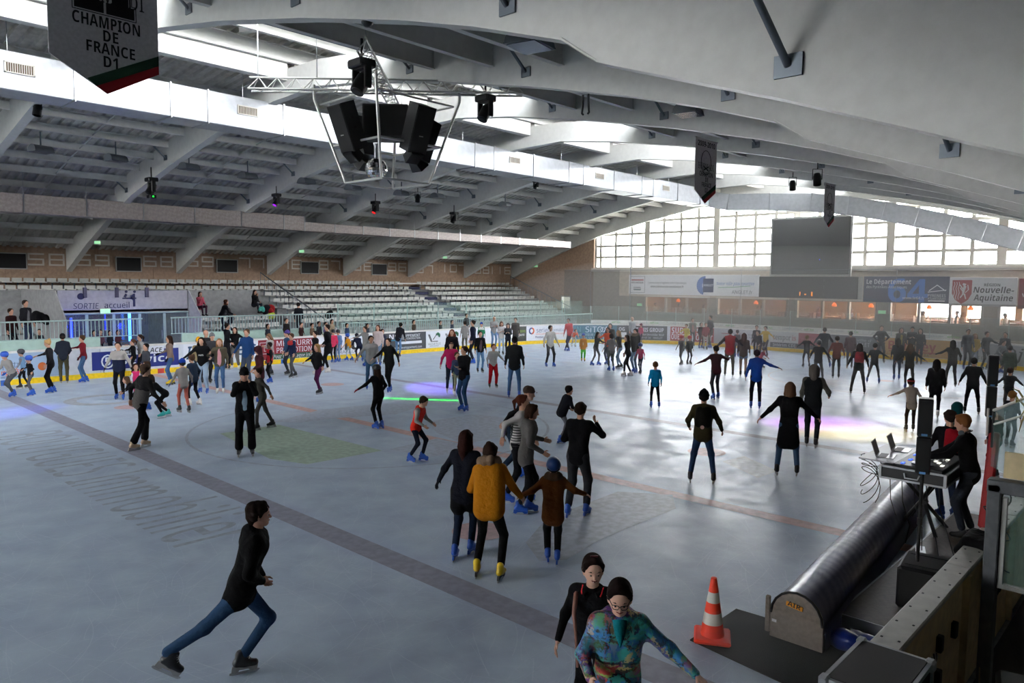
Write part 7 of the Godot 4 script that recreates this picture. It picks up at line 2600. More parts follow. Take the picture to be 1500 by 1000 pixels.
		add.call("rucksack", net(pk, maxf(cell * 0.8, 0.012), 0.03 * s)[0])
	res["_feet"] = [ank, knees, sole, s, hc, hb, hs]
	return res

var boots := {}
func boot_mesh() -> ArrayMesh:
	if not boots.has("m"):
		var c := []
		c.append([Vector3(0, 0.215, -0.015), Vector3(0, 0.15, -0.03), 0.052, 0.047, 0])
		c.append([Vector3(0, 0.128, -0.055), Vector3(0, 0.118, 0.03), 0.044, 0.045, 0])
		c.append([Vector3(0, 0.118, 0.03), Vector3(0, 0.105, 0.13), 0.045, 0.037, 0])
		c.append([Vector3(0, 0.18, -0.01), Vector3(0, 0.14, 0.05), 0.045, 0.042, 0])
		c.append([Vector3(0, 0.215, 0.02), Vector3(0, 0.235, 0.03), 0.028, 0.02, 0])
		boots.m = mesh_of([net(c, 0.013, 0.02)[0]])
		var h := MB.new()
		h.prism([Vector2(-0.1, 0.09), Vector2(0.16, 0.085), Vector2(0.15, 0.03), Vector2(0.1, 0.02), Vector2(0.06, 0.05), Vector2(-0.03, 0.05), Vector2(-0.06, 0.02), Vector2(-0.11, 0.03)], Vector3(-0.014, 0, 0), Vector3(0, 0, 1), Vector3.UP, Vector3(0.028, 0, 0))
		boots.h = h.done()
		var b := MB.new()
		b.prism([Vector2(-0.125, 0.03), Vector2(0.17, 0.032), Vector2(0.178, 0.02), Vector2(0.15, 0.002), Vector2(0.1, 0.0), Vector2(-0.1, 0.0), Vector2(-0.13, 0.008)], Vector3(-0.002, 0, 0), Vector3(0, 0, 1), Vector3.UP, Vector3(0.004, 0, 0))
		boots.b = b.done()
		# lace rows
		var l := MB.new()
		for k in 5:
			var p := Vector3(0, 0.15 + 0.022 * k, 0.085 - 0.013 * k)
			l.tube([p + Vector3(-0.028, -0.006, -0.006), p + Vector3(0, 0.004, 0.008), p + Vector3(0.028, -0.006, -0.006)], 0.004, 5)
		boots.l = l.done()
	return boots.m

const SKATE_COL := {"blue": ["1f4fa8", "1f4fa8"], "black": ["17171a", "9a9a98"], "white": ["d8d4cc", "d0ccc4"], "teal": ["2fa39a", "d8d8d4"], "yellow": ["d8b416", "2a2a2c"], "beige": ["b59a7c", "b0b0ae"], "brown": ["9a6b38", "8a8a88"]}

var crowd := []
func P(px: float, foot: float, top: float, yaw: float, pose: String, topc: String, legc: String, skate: String, hairc: String, style: String, label: String, o := {}) -> void:
	var q := {"px": px, "foot": foot, "top": top, "yaw": yaw, "pose": pose, "topc": topc, "legc": legc, "skate": skate, "hairc": hairc, "hair_style": style, "label": label, "skin": "b98a72"}
	q.merge(o, true)
	crowd.append(q)

func inside(p: Vector3) -> bool:
	var r := RAD - 0.36
	var c := Vector2(clampf(p.x, LB + RAD, NB - RAD), maxf(p.z, EB + RAD))
	return Vector2(p.x, p.z).distance_to(c) < r if p.x < LB + RAD or p.x > NB - RAD else p.z > EB + 0.36

func people() -> void:
	roll_call()
	# place everyone first
	for q in crowd:
		var g: float = q.get("ground", 0.0)
		var at: Vector3
		if q.has("at"):
			at = q.at
		else:
			at = at_y(q.px, q.foot, g)
		if g == 0.0 and not q.has("h"):
			while not inside(at) and at.length() > 5.0:
				at -= Vector3(at.x, 0, at.z).normalized() * 0.1
		q.at = at
		if not q.has("h"):
			# height from the pixel of the crown, straight above the feet
			var k: float = q.get("tall", 1.0)
			var d := ray(q.px, q.top)
			var flat := Vector2(at.x, at.z).length() / Vector2(d.x, d.z).length()
			q.h = clampf((CAM.y + d.y * flat - g) * k, 0.85, 1.98)
		var dist := (at - CAM).length()
		q.cell = clampf(dist * 0.0013, 0.0125, 0.042) * q.get("coarse", 1.0)
		q.detail = q.get("detail", dist < 9.0)
	var out := []
	out.resize(crowd.size())
	var work := func(i: int) -> void: out[i] = person_parts(crowd[i])
	var id := WorkerThreadPool.add_group_task(work, crowd.size(), 4, true)
	WorkerThreadPool.wait_for_group_task_completion(id)
	for i in crowd.size():
		dress(crowd[i], out[i])

func dress(q: Dictionary, parts: Dictionary) -> void:
	var at: Vector3 = q.at
	var to := Vector3(-at.x, 0, -at.z).normalized()
	var right := Vector3(to.z, 0, -to.x)
	var a := deg_to_rad(q.yaw)
	var face := to * cos(a) + right * sin(a)
	if q.has("face"):
		face = q.face
	var t := thing("person", q.label, "person", at, atan2(face.x, face.z), q.get("group", ""))
	var skin := mat("skin_" + q.skin, Color(q.skin), 0.55)
	skin.subsurf_scatter_enabled = false
	var mats := {"body": skin, "top": cloth(q.topc), "legs": cloth(q.legc), "sleeves": cloth(q.get("sleeve", q.topc)), "band": cloth(q.get("lower", q.get("chest", q.topc))), "fur_trim": cloth(q.get("fur", "6b5a48")), "shirt": cloth(q.get("belly", q.topc)), "hair": cloth(q.hairc), "hat": cloth(q.get("hatc", "15151a")), "glove": cloth(q.get("glove", "15151a")), "hand": skin, "skirt": cloth("0e0e10"), "rucksack": cloth(q.get("pack", "17171a")), "eye": mat("eye_white", Color(0.8, 0.79, 0.77), 0.2), "iris": mat("iris", Color(0.06, 0.04, 0.03), 0.1), "eyebrow": mat("brow", Color(0.05, 0.035, 0.03), 0.8), "lips": mat("lips", Color(0.55, 0.27, 0.25), 0.45), "teeth": mat("teeth", Color(0.85, 0.83, 0.78), 0.3)}
	if q.get("hat", "") == "helmet":
		mats.hat = mat("helmet_" + q.hatc, Color(q.hatc), 0.3)
	var title := {"top": q.get("wear", "jacket"), "legs": q.get("trouser", "trousers"), "hat": q.get("hat", "hat")}
	if title.hat == "band":
		title.hat = "headband"
	for k in parts:
		if k == "_feet":
			continue
		var key: String = k.trim_suffix("_a").trim_suffix("_b")
		part(title.get(key, key), mesh_of(parts[k]), q.topmat if key == "top" and q.has("topmat") else mats[key], t)
	var ft: Array = parts._feet
	var bm := boot_mesh()
	for j in 2:
		var an: Vector3 = ft[0][j]
		var kn: Vector3 = ft[1][j]
		var s: float = ft[3]
		var lift := maxf(0.0, an.y - ft[2] - 0.085 * s)
		if q.skate != "":
			var col: Array = SKATE_COL[q.skate]
			var k := clampf(0.5 + 0.42 * s, 0.55, 0.98)
			var b := part("skate", bm, mat("boot_" + q.skate, Color(col[0]), 0.4), t, Vector3(an.x, lift, an.z))
			b.scale = Vector3.ONE * k
			b.rotation = Vector3(lift * 3.0, (0.12 if j == 0 else -0.12) + (q.get("toe", 0.0)), 0)
			part("blade_holder", boots.h, mat("holder_" + q.skate, Color(col[1]), 0.4), b)
			part("blade", boots.b, M.steel, b)
			if q.detail or (at - CAM).length() < 16.0:
				part("laces", boots.l, mat("lace", Color(0.75, 0.74, 0.7), 0.8) if q.skate != "blue" else mat("lace_dark", Color(0.05, 0.06, 0.12), 0.8), b)
			an.y += lift * 0.0
		else:
			var sh := []
			sh.append([Vector3(0, 0.06, -0.03), Vector3(0, 0.045, 0.13), 0.045, 0.038, 0])
			if not boots.has("shoe"):
				sh.append([Vector3(0, 0.1, -0.02), Vector3(0, 0.06, 0.03), 0.045, 0.045, 0])
				boots.shoe = mesh_of([net(sh, 0.02, 0.02)[0]])
			var b := part("shoe", boots.shoe, M.black, t, Vector3(an.x, lift, an.z))
			b.scale = Vector3.ONE * clampf(s, 0.6, 1.05)
	if q.has("extra"):
		q.extra.call(t, ft, q)

func roll_call() -> void:
	# along the far boards by the exit
	P(20, 580.5, 514.5, -55, "crouch", "8f8b86", "4c4d52", "blue", "3a2a20", "short", "child in blue helmet and grey hoodie holding hands beside the orange-ball advert", {"hat": "helmet", "hatc": "1f4fae", "tall": 1.06, "wear": "hoodie", "glove": "234a9a"})
	P(36, 569, 515, -100, "glide", "6f8fb0", "15151a", "black", "2a2a2c", "short", "child in dark helmet and pale blue jacket between two helmeted children", {"hat": "helmet", "hatc": "35353a", "sleeve": "77767a"})
	P(46, 579, 524, -70, "balance", "121214", "55565c", "blue", "2a2a2c", "short", "small child in blue helmet and black top held by the blonde woman", {"hat": "helmet", "hatc": "2450b4", "over": {"side": 10}, "trouser": "leggings"})
	P(76, 575, 499.5, -90, "reach_r", "1c1c20", "121214", "blue", "b08a58", "bun", "blonde woman in black jacket holding a small helmeted child by the hand", {"over": {"nod": 14}})
	P(94, 561, 491, 180, "pocket", "20242f", "4a4632", "black", "2a211b", "short", "man in black cap, navy jacket and olive cargo trousers facing the boards", {"hat": "cap", "hatc": "101013", "hood": "down", "loose": 1.1})
	P(124, 559.5, 493, -95, "reach_r", "6b1a22", "3c5878", "blue", "4a3524", "short", "boy in maroon sweater and jeans reaching towards the boards", {"wear": "sweater", "trouser": "jeans", "glove": "3a1016", "over": {"hr": [0.2, -0.18, 0.45]}})
	P(176, 585, 503, -12, "wide", "9a958f", "131316", "blue", "1f1712", "short", "man in grey and navy two-tone sweater and black gloves", {"lower": "1a2036", "glove": "111114", "wear": "sweater", "over": {"L": [0.12, 0.1, 0], "R": [0.12, -0.1, 0]}})
	P(197, 552, 499, -80, "reach_r", "131316", "141417", "black", "4c3222", "pony", "woman in black sweater with striped sleeves facing the hockey advert", {"wear": "sweater"})
	P(208, 549, 492, -70, "reach_r", "8e8b89", "17171b", "black", "2a1c16", "pony", "dark-haired woman in grey sweater leaning an arm on the boards", {"wear": "sweater", "over": {"hr": [0.35, -0.12, 0.35]}})
	P(216, 567, 506, -60, "stand", "3a3b40", "3a5070", "blue", "1a1412", "short", "dark-haired boy in charcoal sweater behind the pink-jacketed child", {"wear": "sweater", "trouser": "jeans"})
	P(200, 584.5, 537, 10, "stand", "d0326c", "c42a64", "black", "3a2418", "long", "small child in pink and white snow jacket and pink trousers", {"sleeve": "dcd4d6"})
	P(217, 600, 533, -75, "stand", "274a66", "202634", "blue", "3c2a20", "bob", "brown-haired woman in blue top half hidden behind the patterned jacket", {"wear": "sweater"})
	P(203, 595, 552, -85, "bend", "141418", "19191d", "brown", "5a4434", "long", "girl in black jacket bending over in tan boots", {"tall": 1.2, "over": {"crouch": 0.1, "lean": 62}})
	P(207, 657, 539, 118, "stride", "1d1c1d", "101012", "beige", "4a3a30", "shaggy", "curly-haired skater in black and white patterned top and flared trousers", {"flare": 0.028, "over": {"side": -7, "lean": 10, "R": [0.08, -0.22, 0], "L": [0.08, 0.12, 0]}, "lower": "4a4745", "tall": 1.03})
	P(243, 611, 548, -80, "crouch", "131316", "0f0f11", "teal", "2a1e18", "bob", "skater bending low in black with bright turquoise skates", {"tall": 1.18, "over": {"lean": 48, "crouch": 0.16}})
	P(270, 604, 530, 205, "glide", "817c78", "a85a4e", "black", "2a2a2c", "short", "child in blue beanie, grey hoodie and salmon trousers seen from behind", {"hat": "beanie", "hatc": "1d3f9a", "glove": "22386e", "hood": "down"})
	P(285, 593, 523, 230, "glide", "1f2a3a", "131317", "white", "4a3224", "bun", "girl with hair bun in dark navy padded jacket and white skates", {"puff": 1.15})
	P(251, 563.5, 493.5, -85, "reach_r", "7d6a5e", "3f5c80", "yellow", "33211a", "long", "long-haired woman in taupe sweater and jeans with yellow skates", {"wear": "sweater", "trouser": "jeans", "glove": "15151a", "over": {"hr": [0.1, -0.34, 0.34]}})
	P(298, 576, 495.5, -20, "balance", "111113", "92a3b4", "blue", "1a1210", "curly", "curly dark-haired woman in black hoodie with white print and pale jeans", {"wear": "hoodie", "trouser": "jeans", "over": {"hr": [0.4, -0.34, 0.12], "hl": [0.2, -0.3, 0.2]}, "loose": 1.15, "extra": chest_print})
	P(323, 576, 498, -8, "stand", "4a4436", "3a5578", "white", "8a6442", "long", "blonde woman in open olive jacket over pink top and jeans", {"belly": "c08a92", "trouser": "jeans", "over": {"hr": [0.1, -0.12, 0.3]}})
	P(303, 560, 485, 20, "stand", "2c2c30", "1c1c20", "black", "8a6a58", "bald", "bald man in dark jacket behind the curly-haired woman", {})
	P(312, 562, 490, 15, "stand", "37373b", "1d1d22", "black", "55504a", "short", "man in grey knit cap and charcoal jacket at the white advert", {"hat": "beanie", "hatc": "6a6a6c"})
	P(292, 562, 497, 5, "stand", "8a7a5a", "2a2a30", "black", "6a4a30", "short", "child in mustard yellow hat behind the black hoodie", {"hat": "beanie", "hatc": "c8921a"})
	P(333, 541, 475, 85, "pocket", "131317", "16161a", "black", "1d1612", "short", "tall dark-haired boy in black hoodie at the white advert", {"hood": "down", "wear": "hoodie"})
	P(345, 540.5, 481, -20, "akimbo", "101012", "5a5654", "white", "3a241a", "long", "woman in black tee and loose patterned grey trousers", {"wear": "tee", "loose": 1.3, "short": true, "over": {"hr": [0.06, -0.4, 0.1], "hl": [0.3, -0.32, 0.2]}})
	P(363, 563, 484, -30, "stand", "1c3a66", "3e4656", "black", "5a3f28", "short", "young man in blue hooded sweatshirt and slate grey trousers", {"hood": "down", "wear": "sweatshirt", "over": {"hr": [0.2, -0.46, 0.2]}, "loose": 1.1})
	P(360, 668, 542.5, 0, "face", "0e0e10", "0c0c0e", "black", "1a1512", "short", "man in black beanie and shaggy black jacket holding his hands to his mouth", {"hat": "beanie", "hatc": "0f0f11", "belly": "8c9fae", "puff": 1.12, "loose": 1.2, "flare": 0.02})
	P(385, 629, 541.5, -75, "stride", "3c3a36", "3e3c39", "black", "2e2019", "bun", "woman in charcoal one-piece skating suit striding past the man in black beanie", {"over": {"L": [0.08, 0.2, 0], "R": [0.1, -0.32, 0.02], "hl": [0.2, -0.44, -0.26], "hr": [0.1, -0.46, 0.2], "lean": 10}})
	P(382, 588, 510, -75, "pocket", "3a1a20", "16161a", "blue", "2a1a18", "short", "person in maroon hooded coat with fur edge looking down", {"hat": "hood", "hatc": "3a1a20", "coat": 0.12, "puff": 1.12, "over": {"nod": 20}})
	P(396, 560, 504, -70, "stand", "16161a", "141418", "blue", "191210", "short", "dark-skinned boy in black jacket with red and white chevrons", {"chest": "b8242c", "lower": "b8242c", "skin": "5a3a2c"})
	P(397, 549, 490.5, -55, "phone", "b8b4b0", "4a4a52", "black", "7a5a40", "long", "light-haired girl in white jacket in front of the maroon advert", {})
	P(422, 549, 486.5, -70, "stand", "2e4560", "2a2e38", "black", "2a2a2c", "short", "boy in purple beanie and blue jacket behind the striped sweater", {"hat": "beanie", "hatc": "4a3a78"})
	P(430, 553, 490, -55, "glide", "1c2440", "4a4a4e", "black", "3e2a1c", "short", "boy in navy sweater with red band and grey trousers", {"chest": "a83232", "wear": "sweater"})
	P(468, 577, 506, -58, "balance", "111113", "4f1d44", "black", "8a6a44", "long", "blonde girl in black sweater and purple leggings with outstretched arms", {"wear": "sweater", "trouser": "leggings", "over": {"hr": [0.44, -0.34, 0.18], "hl": [0.22, -0.46, 0.0], "L": [0.06, 0.04, 0], "R": [0.08, -0.08, 0]}})
	P(463, 548, 486.5, -70, "stand", "151518", "141416", "white", "191513", "short", "man in black sweater beside the tall man in black coat", {"wear": "sweater"})
	P(481, 545, 477, -75, "pocket", "17171a", "131316", "white", "1f1814", "short", "tall man in long black coat in front of the white club advert", {"coat": 0.12, "fat": 1.08})
	P(489, 531, 485, -20, "stand", "c83a5a", "1a1a20", "blue", "2a2a2c", "short", "child in black helmet and pink jacket at the boards", {"hat": "helmet", "hatc": "1b1b1e"})
	P(496, 530, 485, -30, "stand", "6a86b0", "7a96b8", "blue", "3a2a20", "short", "child in denim blue jacket and pale jeans at the boards", {"hat": "helmet", "hatc": "24242a"})
	P(512, 528, 491, -120, "glide", "d08a1c", "9fb0bc", "blue", "3a2a20", "short", "child in blue helmet and mustard yellow sweater at the boards", {"hat": "helmet", "hatc": "1f4fae", "wear": "sweater", "over": {"lean": 14}})
	P(527, 529, 492, 200, "bend", "1c2136", "1c2136", "blue", "2a2a30", "short", "child in navy snow suit bent over against the boards", {"tall": 1.25, "over": {"lean": 50}})
	P(536, 536, 479.5, -55, "reach_r", "84817e", "6f7f94", "blue", "2f2019", "short", "boy in grey sweater stretching an arm along the boards", {"wear": "sweater", "over": {"hr": [0.42, -0.22, 0.3]}})
	P(554, 537, 477.5, -20, "stand", "b8a8a4", "6a7a90", "blue", "4a2c20", "long", "brown-haired woman in cream top at the white club advert", {"wear": "sweater"})
	P(560, 533, 484, 30, "stand", "2a2e40", "2a2e38", "black", "2a1e18", "bob", "dark-haired child in navy jacket beside the cream-topped woman", {})
	P(583, 523, 473.5, 165, "stand", "1d1c22", "5e7fa6", "black", "191412", "pony", "skater in black hooded jacket and blue jeans leaning on the boards", {"trouser": "jeans", "hood": "down", "over": {"side": -12, "lean": 12}})
	P(543, 571, 493, 12, "glide", "7d7a78", "2f4a66", "blue", "16110f", "short", "man in grey hoodie and jeans skating beside the boy in black hoodie", {"wear": "hoodie", "trouser": "jeans", "hood": "down", "over": {"hr": [0.34, -0.42, 0.1], "hl": [0.05, -0.45, 0.2]}, "skin": "8a6048"})
	P(571, 573.5, 497, -35, "glide", "121214", "111113", "blue", "2b1c14", "short", "boy in black hoodie and black trousers reaching to the man in grey", {"wear": "hoodie", "hood": "down", "over": {"hr": [0.34, -0.36, 0.2], "hl": [0.2, -0.48, -0.1]}})
	P(555, 628, 538, 222, "balance", "0f0f11", "0e0e10", "blue", "2e1f18", "long", "girl in black helmet and black suit with red gloves", {"hat": "helmet", "hatc": "131316", "glove": "7a1a24", "over": {"hl": [0.36, -0.34, 0.28], "hr": [0.12, -0.46, 0.1], "L": [0.09, 0.02, 0], "R": [0.09, -0.02, 0]}})
	P(609, 676, 583.5, 62, "crouch", "c8281a", "181c28", "blue", "2c2019", "short", "boy in red padded vest with grey sleeves looking down at the ice", {"sleeve": "85807a", "vest": true, "hood": "down", "puff": 1.08, "tall": 1.04, "over": {"lean": 16, "nod": 26, "crouch": 0.06}})
	P(662, 553, 484, -10, "stand", "161418", "1d2230", "blue", "6a2c18", "curly", "red-haired woman in black jacket behind the magenta sweater", {})
	P(660, 577, 501, 8, "glide", "a81e52", "1c2230", "white", "1a1014", "bob", "woman in magenta sweater and dark scarf skating with a child", {"wear": "sweater", "hat": "band", "hatc": "1a1420", "over": {"hl": [0.12, -0.4, 0.2]}})
	P(669, 580, 519, 20, "stand", "39405a", "8a8070", "white", "4a3424", "short", "small child in slate jacket and beige trousers beside the magenta sweater", {})
	P(680, 602, 509.5, -40, "folded", "0f0f11", "27405e", "blue", "33221a", "pony", "ponytailed woman in black jacket and dark jeans with folded arms", {"trouser": "jeans", "hood": "down", "over": {"turn": -20}})
	P(681, 516, 472, 190, "stand", "807d7a", "57574a", "black", "2a211c", "short", "boy in grey hoodie seen from behind at the leaf advert", {"wear": "hoodie", "hood": "down"})
	P(693, 532, 470.5, -80, "stand", "1b2032", "20222c", "blue", "241c18", "short", "tall man in navy jacket in front of the leaf advert", {})
	P(705, 512, 474, 0, "stand", "2c7a54", "4a5a70", "black", "2a2420", "short", "child in blue cap and green striped shirt at the boards", {"hat": "cap", "hatc": "2a4a9a", "chest": "cfd4cc"})
	P(703, 545.5, 487, 15, "stand", "121215", "5b7ea4", "black", "1a1310", "short", "dark-haired woman in open black jacket and pale jeans", {"trouser": "jeans", "belly": "5a4a50"})
	P(722, 568, 506, 12, "balance", "9e9a95", "a8161e", "black", "5a3c28", "short", "boy in light grey hoodie and red trousers with a blue mitten", {"wear": "hoodie", "glove": "1f4a90", "loose": 1.25, "over": {"hl": [0.32, -0.38, 0.1], "hr": [0.1, -0.5, 0.05], "L": [0.15, 0, 0], "R": [0.15, 0, 0]}})
	P(753, 582.5, 494, 178, "wide", "1f2022", "3f5d80", "blue", "1a1412", "short", "man in charcoal hooded jacket and jeans seen from behind", {"trouser": "jeans", "hood": "down", "over": {"L": [0.16, 0, 0], "R": [0.16, 0.0, 0], "hl": [0.12, -0.54, 0.1], "hr": [0.12, -0.54, 0.1]}, "fat": 1.08})
	P(723, 511, 464.5, 20, "phone", "8a8887", "6a86a6", "black", "7a5a48", "bald", "bald man in grey sweater and jeans waiting at the boards", {"wear": "sweater"})
	P(734, 519.5, 472, 8, "phone", "b9b4b2", "9db0c0", "black", "6a4430", "long", "long-haired woman in white top and pale jeans at the boards", {"wear": "top"})
	P(744, 520, 474.5, -5, "phone", "191b26", "15151a", "black", "2a1c16", "long", "girl in navy jacket and black leggings looking at her hands", {})
	P(755, 514, 466.5, -20, "stand", "2a2320", "23232a", "black", "2a1e18", "short", "tall young man in dark brown jacket at the lime advert", {})
	P(805, 537, 478, 25, "wide", "b8b5b2", "36363a", "blue", "191412", "short", "man in white sweater and charcoal trousers standing alone", {"wear": "sweater", "over": {"L": [0.2, 0.02, 0], "R": [0.16, -0.02, 0], "turn": 25, "hl": [0.2, -0.5, 0.1], "hr": [0.2, -0.48, 0.1]}})
	P(828, 514, 466, -30, "stand", "b42a34", "1a2036", "blue", "2a1e18", "short", "man in red sweater and navy trousers leaning back on crossed legs", {"wear": "sweater", "over": {"L": [0.02, 0.0, 0], "R": [-0.18, -0.05, 0], "side": -9, "shift": 0.24}})
	P(840, 507.5, 487, 20, "bend", "d8501c", "a8b4bc", "white", "2a2a2c", "short", "small child in orange vest behind the man in red", {"tall": 1.5})
	P(854, 529, 491, 5, "stand", "b4701e", "36b414", "yellow", "6a4a30", "short", "small child in blue beanie, tan coat and bright green trousers", {"hat": "beanie", "hatc": "1f3f9a", "coat": 0.1, "belly": "b8b0a0", "puff": 1.2, "loose": 1.25})
	P(872, 535, 488, 62, "glide", "141417", "58585c", "blue", "231611", "curly", "curly-haired woman in black top and grey trousers reaching to a friend", {"wear": "sweater", "over": {"hl": [0.1, -0.2, 0.42], "hr": [0.1, -0.22, 0.4], "lean": 12, "L": [0.2, 0.1, 0], "R": [0.14, -0.16, 0]}})
	P(890, 534, 481, -30, "reach_r", "d84a1a", "2a3040", "blue", "2a1a14", "short", "man in bright orange jacket among the group of friends", {})
	P(893, 529, 475, -10, "stand", "1c1a1c", "20222a", "blue", "1a1412", "bob", "dark-haired person in black behind the orange jacket", {})
	P(895.5, 543, 490.5, 205, "glide", "6e6a6b", "38403a", "blue", "1d1512", "bob", "skater in grey sweater and dark green trousers with her back turned", {"wear": "sweater", "hood": "down", "over": {"L": [0.1, 0.06, 0], "R": [0.1, -0.06, 0]}})
	P(907, 539.5, 485.5, -70, "glide", "17171a", "7a9ab8", "black", "9a7648", "long", "blonde long-haired woman in black jacket and light jeans", {"trouser": "jeans", "over": {"L": [0.12, 0.1, 0], "R": [0.1, -0.14, 0]}})
	P(920, 550.5, 492.5, -78, "glide", "101013", "0f0f12", "white", "2e1c14", "long", "long-haired woman all in black with white skates", {"over": {"L": [0.08, 0.2, 0], "R": [0.08, -0.14, 0], "lean": 10}})
	P(930, 546, 483, -40, "stand", "1e1d20", "5a748e", "blue", "2a1e18", "short", "man in dark parka with fur hood and jeans", {"hood": "fur", "trouser": "jeans", "puff": 1.12})
	P(938, 547.5, 505, -25, "glide", "c82a5c", "1e2a48", "black", "2a2a2c", "short", "girl in blue helmet and pink jacket beside the dark parka", {"hat": "helmet", "hatc": "26408e"})
	P(925, 509, 465, 40, "stand", "84868a", "33343a", "black", "8a6a58", "bald", "bald man in grey tee standing at the charcoal advert", {"wear": "tee"})
	P(938.5, 505, 476, -30, "stand", "c03a5c", "2a2f50", "black", "3a2a20", "short", "small child in raspberry jacket at the charcoal advert", {"hat": "beanie", "hatc": "6a3044"})
	P(958, 597.5, 533, 185, "wide", "1280b0", "121215", "blue", "6a482a", "short", "boy in bright teal blue jacket gliding alone", {"glove": "15151a", "over": {"R": [0.2, -0.06, 0], "L": [0.12, 0.06, 0], "hl": [0.1, -0.52, 0.1], "hr": [0.1, -0.52, 0.06]}})
	P(822, 648, 565, 118, "crouch", "15161c", "54555a", "blue", "1a1412", "short", "skater in dark padded jacket and grey trousers bending forwards", {"quilt": true, "puff": 1.14, "hood": "down", "over": {"lean": 24, "crouch": 0.06}})
	P(998, 534, 493, -40, "glide", "585858", "55555a", "black", "2a2a2c", "short", "child in red helmet and grey jacket", {"hat": "helmet", "hatc": "b82226", "glove": "2a2a2e", "sleeve": "85827e"})
	P(1009, 533.5, 494, 30, "stand", "1c1e20", "242628", "black", "2a2a2c", "short", "child in red helmet and black jacket", {"hat": "helmet", "hatc": "c02a2a"})
	P(1005, 512, 476, -30, "reach_r", "c2b23a", "8a8a80", "black", "1e1612", "short", "dark-haired girl in yellow jacket at the red newspaper advert", {})
	P(1013.5, 507, 467, 15, "stand", "77726f", "3c3c42", "black", "2a1e18", "short", "man in open grey hoodie between the red newspaper adverts", {"belly": "b07a78"})
	P(1026, 510, 474, 30, "stand", "1c1c20", "23232a", "blue", "2a1c16", "bob", "girl in black jacket beside the maroon sweatshirt", {})
	P(1033, 512, 474, 10, "stand", "7a1e28", "b0aca8", "black", "3a2418", "pony", "girl in maroon sweatshirt and white trousers at the boards", {"wear": "sweatshirt"})
	P(1040, 509.5, 463, -55, "pocket", "23262a", "4a4a40", "blue", "241a16", "short", "tall man in long dark coat and khaki trousers at the newspaper advert", {"coat": 0.14})
	P(1068, 551, 483.5, 180, "balance", "a0222a", "4a4636", "black", "1a1412", "short", "broad man in red jacket with navy hood and shoulders", {"sleeve": "1a1d28", "hood": "down", "fat": 1.12, "over": {"hl": [0.34, -0.36, 0.1], "hr": [0.34, -0.32, 0.1]}})
	P(1088, 551, 489.5, 180, "stand", "4a3a30", "6f86a0", "black", "4a2e20", "long", "long-haired woman in brown jacket, denim shorts and tall boots", {"bare": true, "skin": "a88068", "coat": 0.02})
	P(1079, 523, 485, 185, "stand", "4c4c50", "2c3a50", "blue", "2a211c", "short", "man in grey jacket behind the broad red-jacketed man", {})
	P(1107, 520, 478, 0, "stand", "1b1b1e", "2a2a2e", "black", "1a1412", "short", "boy in black tee at the pale text advert", {"wear": "tee"})
	P(1112, 527, 485, -20, "bend", "17171a", "45413a", "black", "1e1713", "short", "young man in black bending over a fallen child", {"tall": 1.15, "over": {"lean": 40}})
	P(1113, 539, 513, 60, "crouch", "a82a48", "3a2a38", "black", "2a2a2c", "short", "small child in red jacket low on the ice under the bending man", {"tall": 1.35, "hat": "helmet", "hatc": "23232a", "over": {"crouch": 0.28, "lean": 30}})
	P(1121, 522, 479, -30, "balance", "c8a218", "1d1d22", "black", "1d1613", "short", "boy in yellow jacket and black trousers at the temping advert", {"over": {"hl": [0.46, -0.3, 0.1]}})
	P(1047, 584.5, 508.5, 205, "spread", "3a141c", "3a3a40", "blue", "17120f", "short", "man in maroon sweater balancing with both arms wide", {"wear": "sweater", "skin": "8a6048", "over": {"hl": [0.46, -0.26, 0.1], "hr": [0.42, -0.08, 0.14], "L": [0.1, -0.1, 0], "R": [0.18, 0.12, 0]}})
	P(1106, 598.5, 514.5, 182, "balance", "143f8a", "131319", "blue", "17120f", "short", "boy in royal blue hoodie with one arm held out", {"wear": "hoodie", "hood": "down", "skin": "8a6048", "over": {"hr": [0.5, -0.2, 0.08], "hl": [0.14, -0.52, 0.06], "L": [0.13, 0, 0], "R": [0.13, 0, 0]}})
	P(1027, 708, 576.5, 178, "wide", "3a3420", "33496a", "black", "1d1613", "short", "skater in black beanie and olive jacket with a black rucksack", {"hat": "beanie", "hatc": "0f0f11", "pack": "15140f", "trouser": "jeans", "hood": "down", "puff": 1.08, "over": {"L": [0.22, -0.02, 0], "R": [0.24, 0.02, 0], "hr": [0.2, -0.44, 0.12], "hl": [0.12, -0.4, 0.12]}, "extra": pack_badge})
	P(1153, 697, 563, 182, "balance", "121214", "3d5674", "black", "5a4030", "long", "woman in long black coat and jeans with a black rucksack", {"coat": 0.3, "pack": "101011", "trouser": "jeans", "over": {"hl": [0.36, -0.4, 0.06], "hr": [0.36, -0.34, 0.1], "L": [0.2, -0.02, 0], "R": [0.18, 0.04, 0]}})
	P(1188, 655, 537.5, 176, "stand", "17181a", "1c1e22", "black", "2a211c", "short", "man in grey hoodie with hood up and black padded vest", {"hat": "hood", "hatc": "57504a", "sleeve": "4c4a44", "vest": true, "fat": 1.06, "over": {"hr": [0.16, -0.34, 0.16]}})
	P(1181, 538, 493, 195, "balance", "15151a", "15151a", "black", "8a6a44", "short", "fair-haired man in black with one arm stretched out", {"over": {"hl": [0.44, -0.34, 0.05]}})
	P(1196, 560, 500, 178, "push", "16161a", "4a4c4e", "black", "2a2a2c", "short", "boy in black helmet, black jacket and grey trousers pushing off", {"hat": "helmet", "hatc": "17171b", "over": {"hr": [0.34, -0.42, 0.0], "R": [0.26, -0.12, 0], "L": [0.12, 0.06, 0]}})
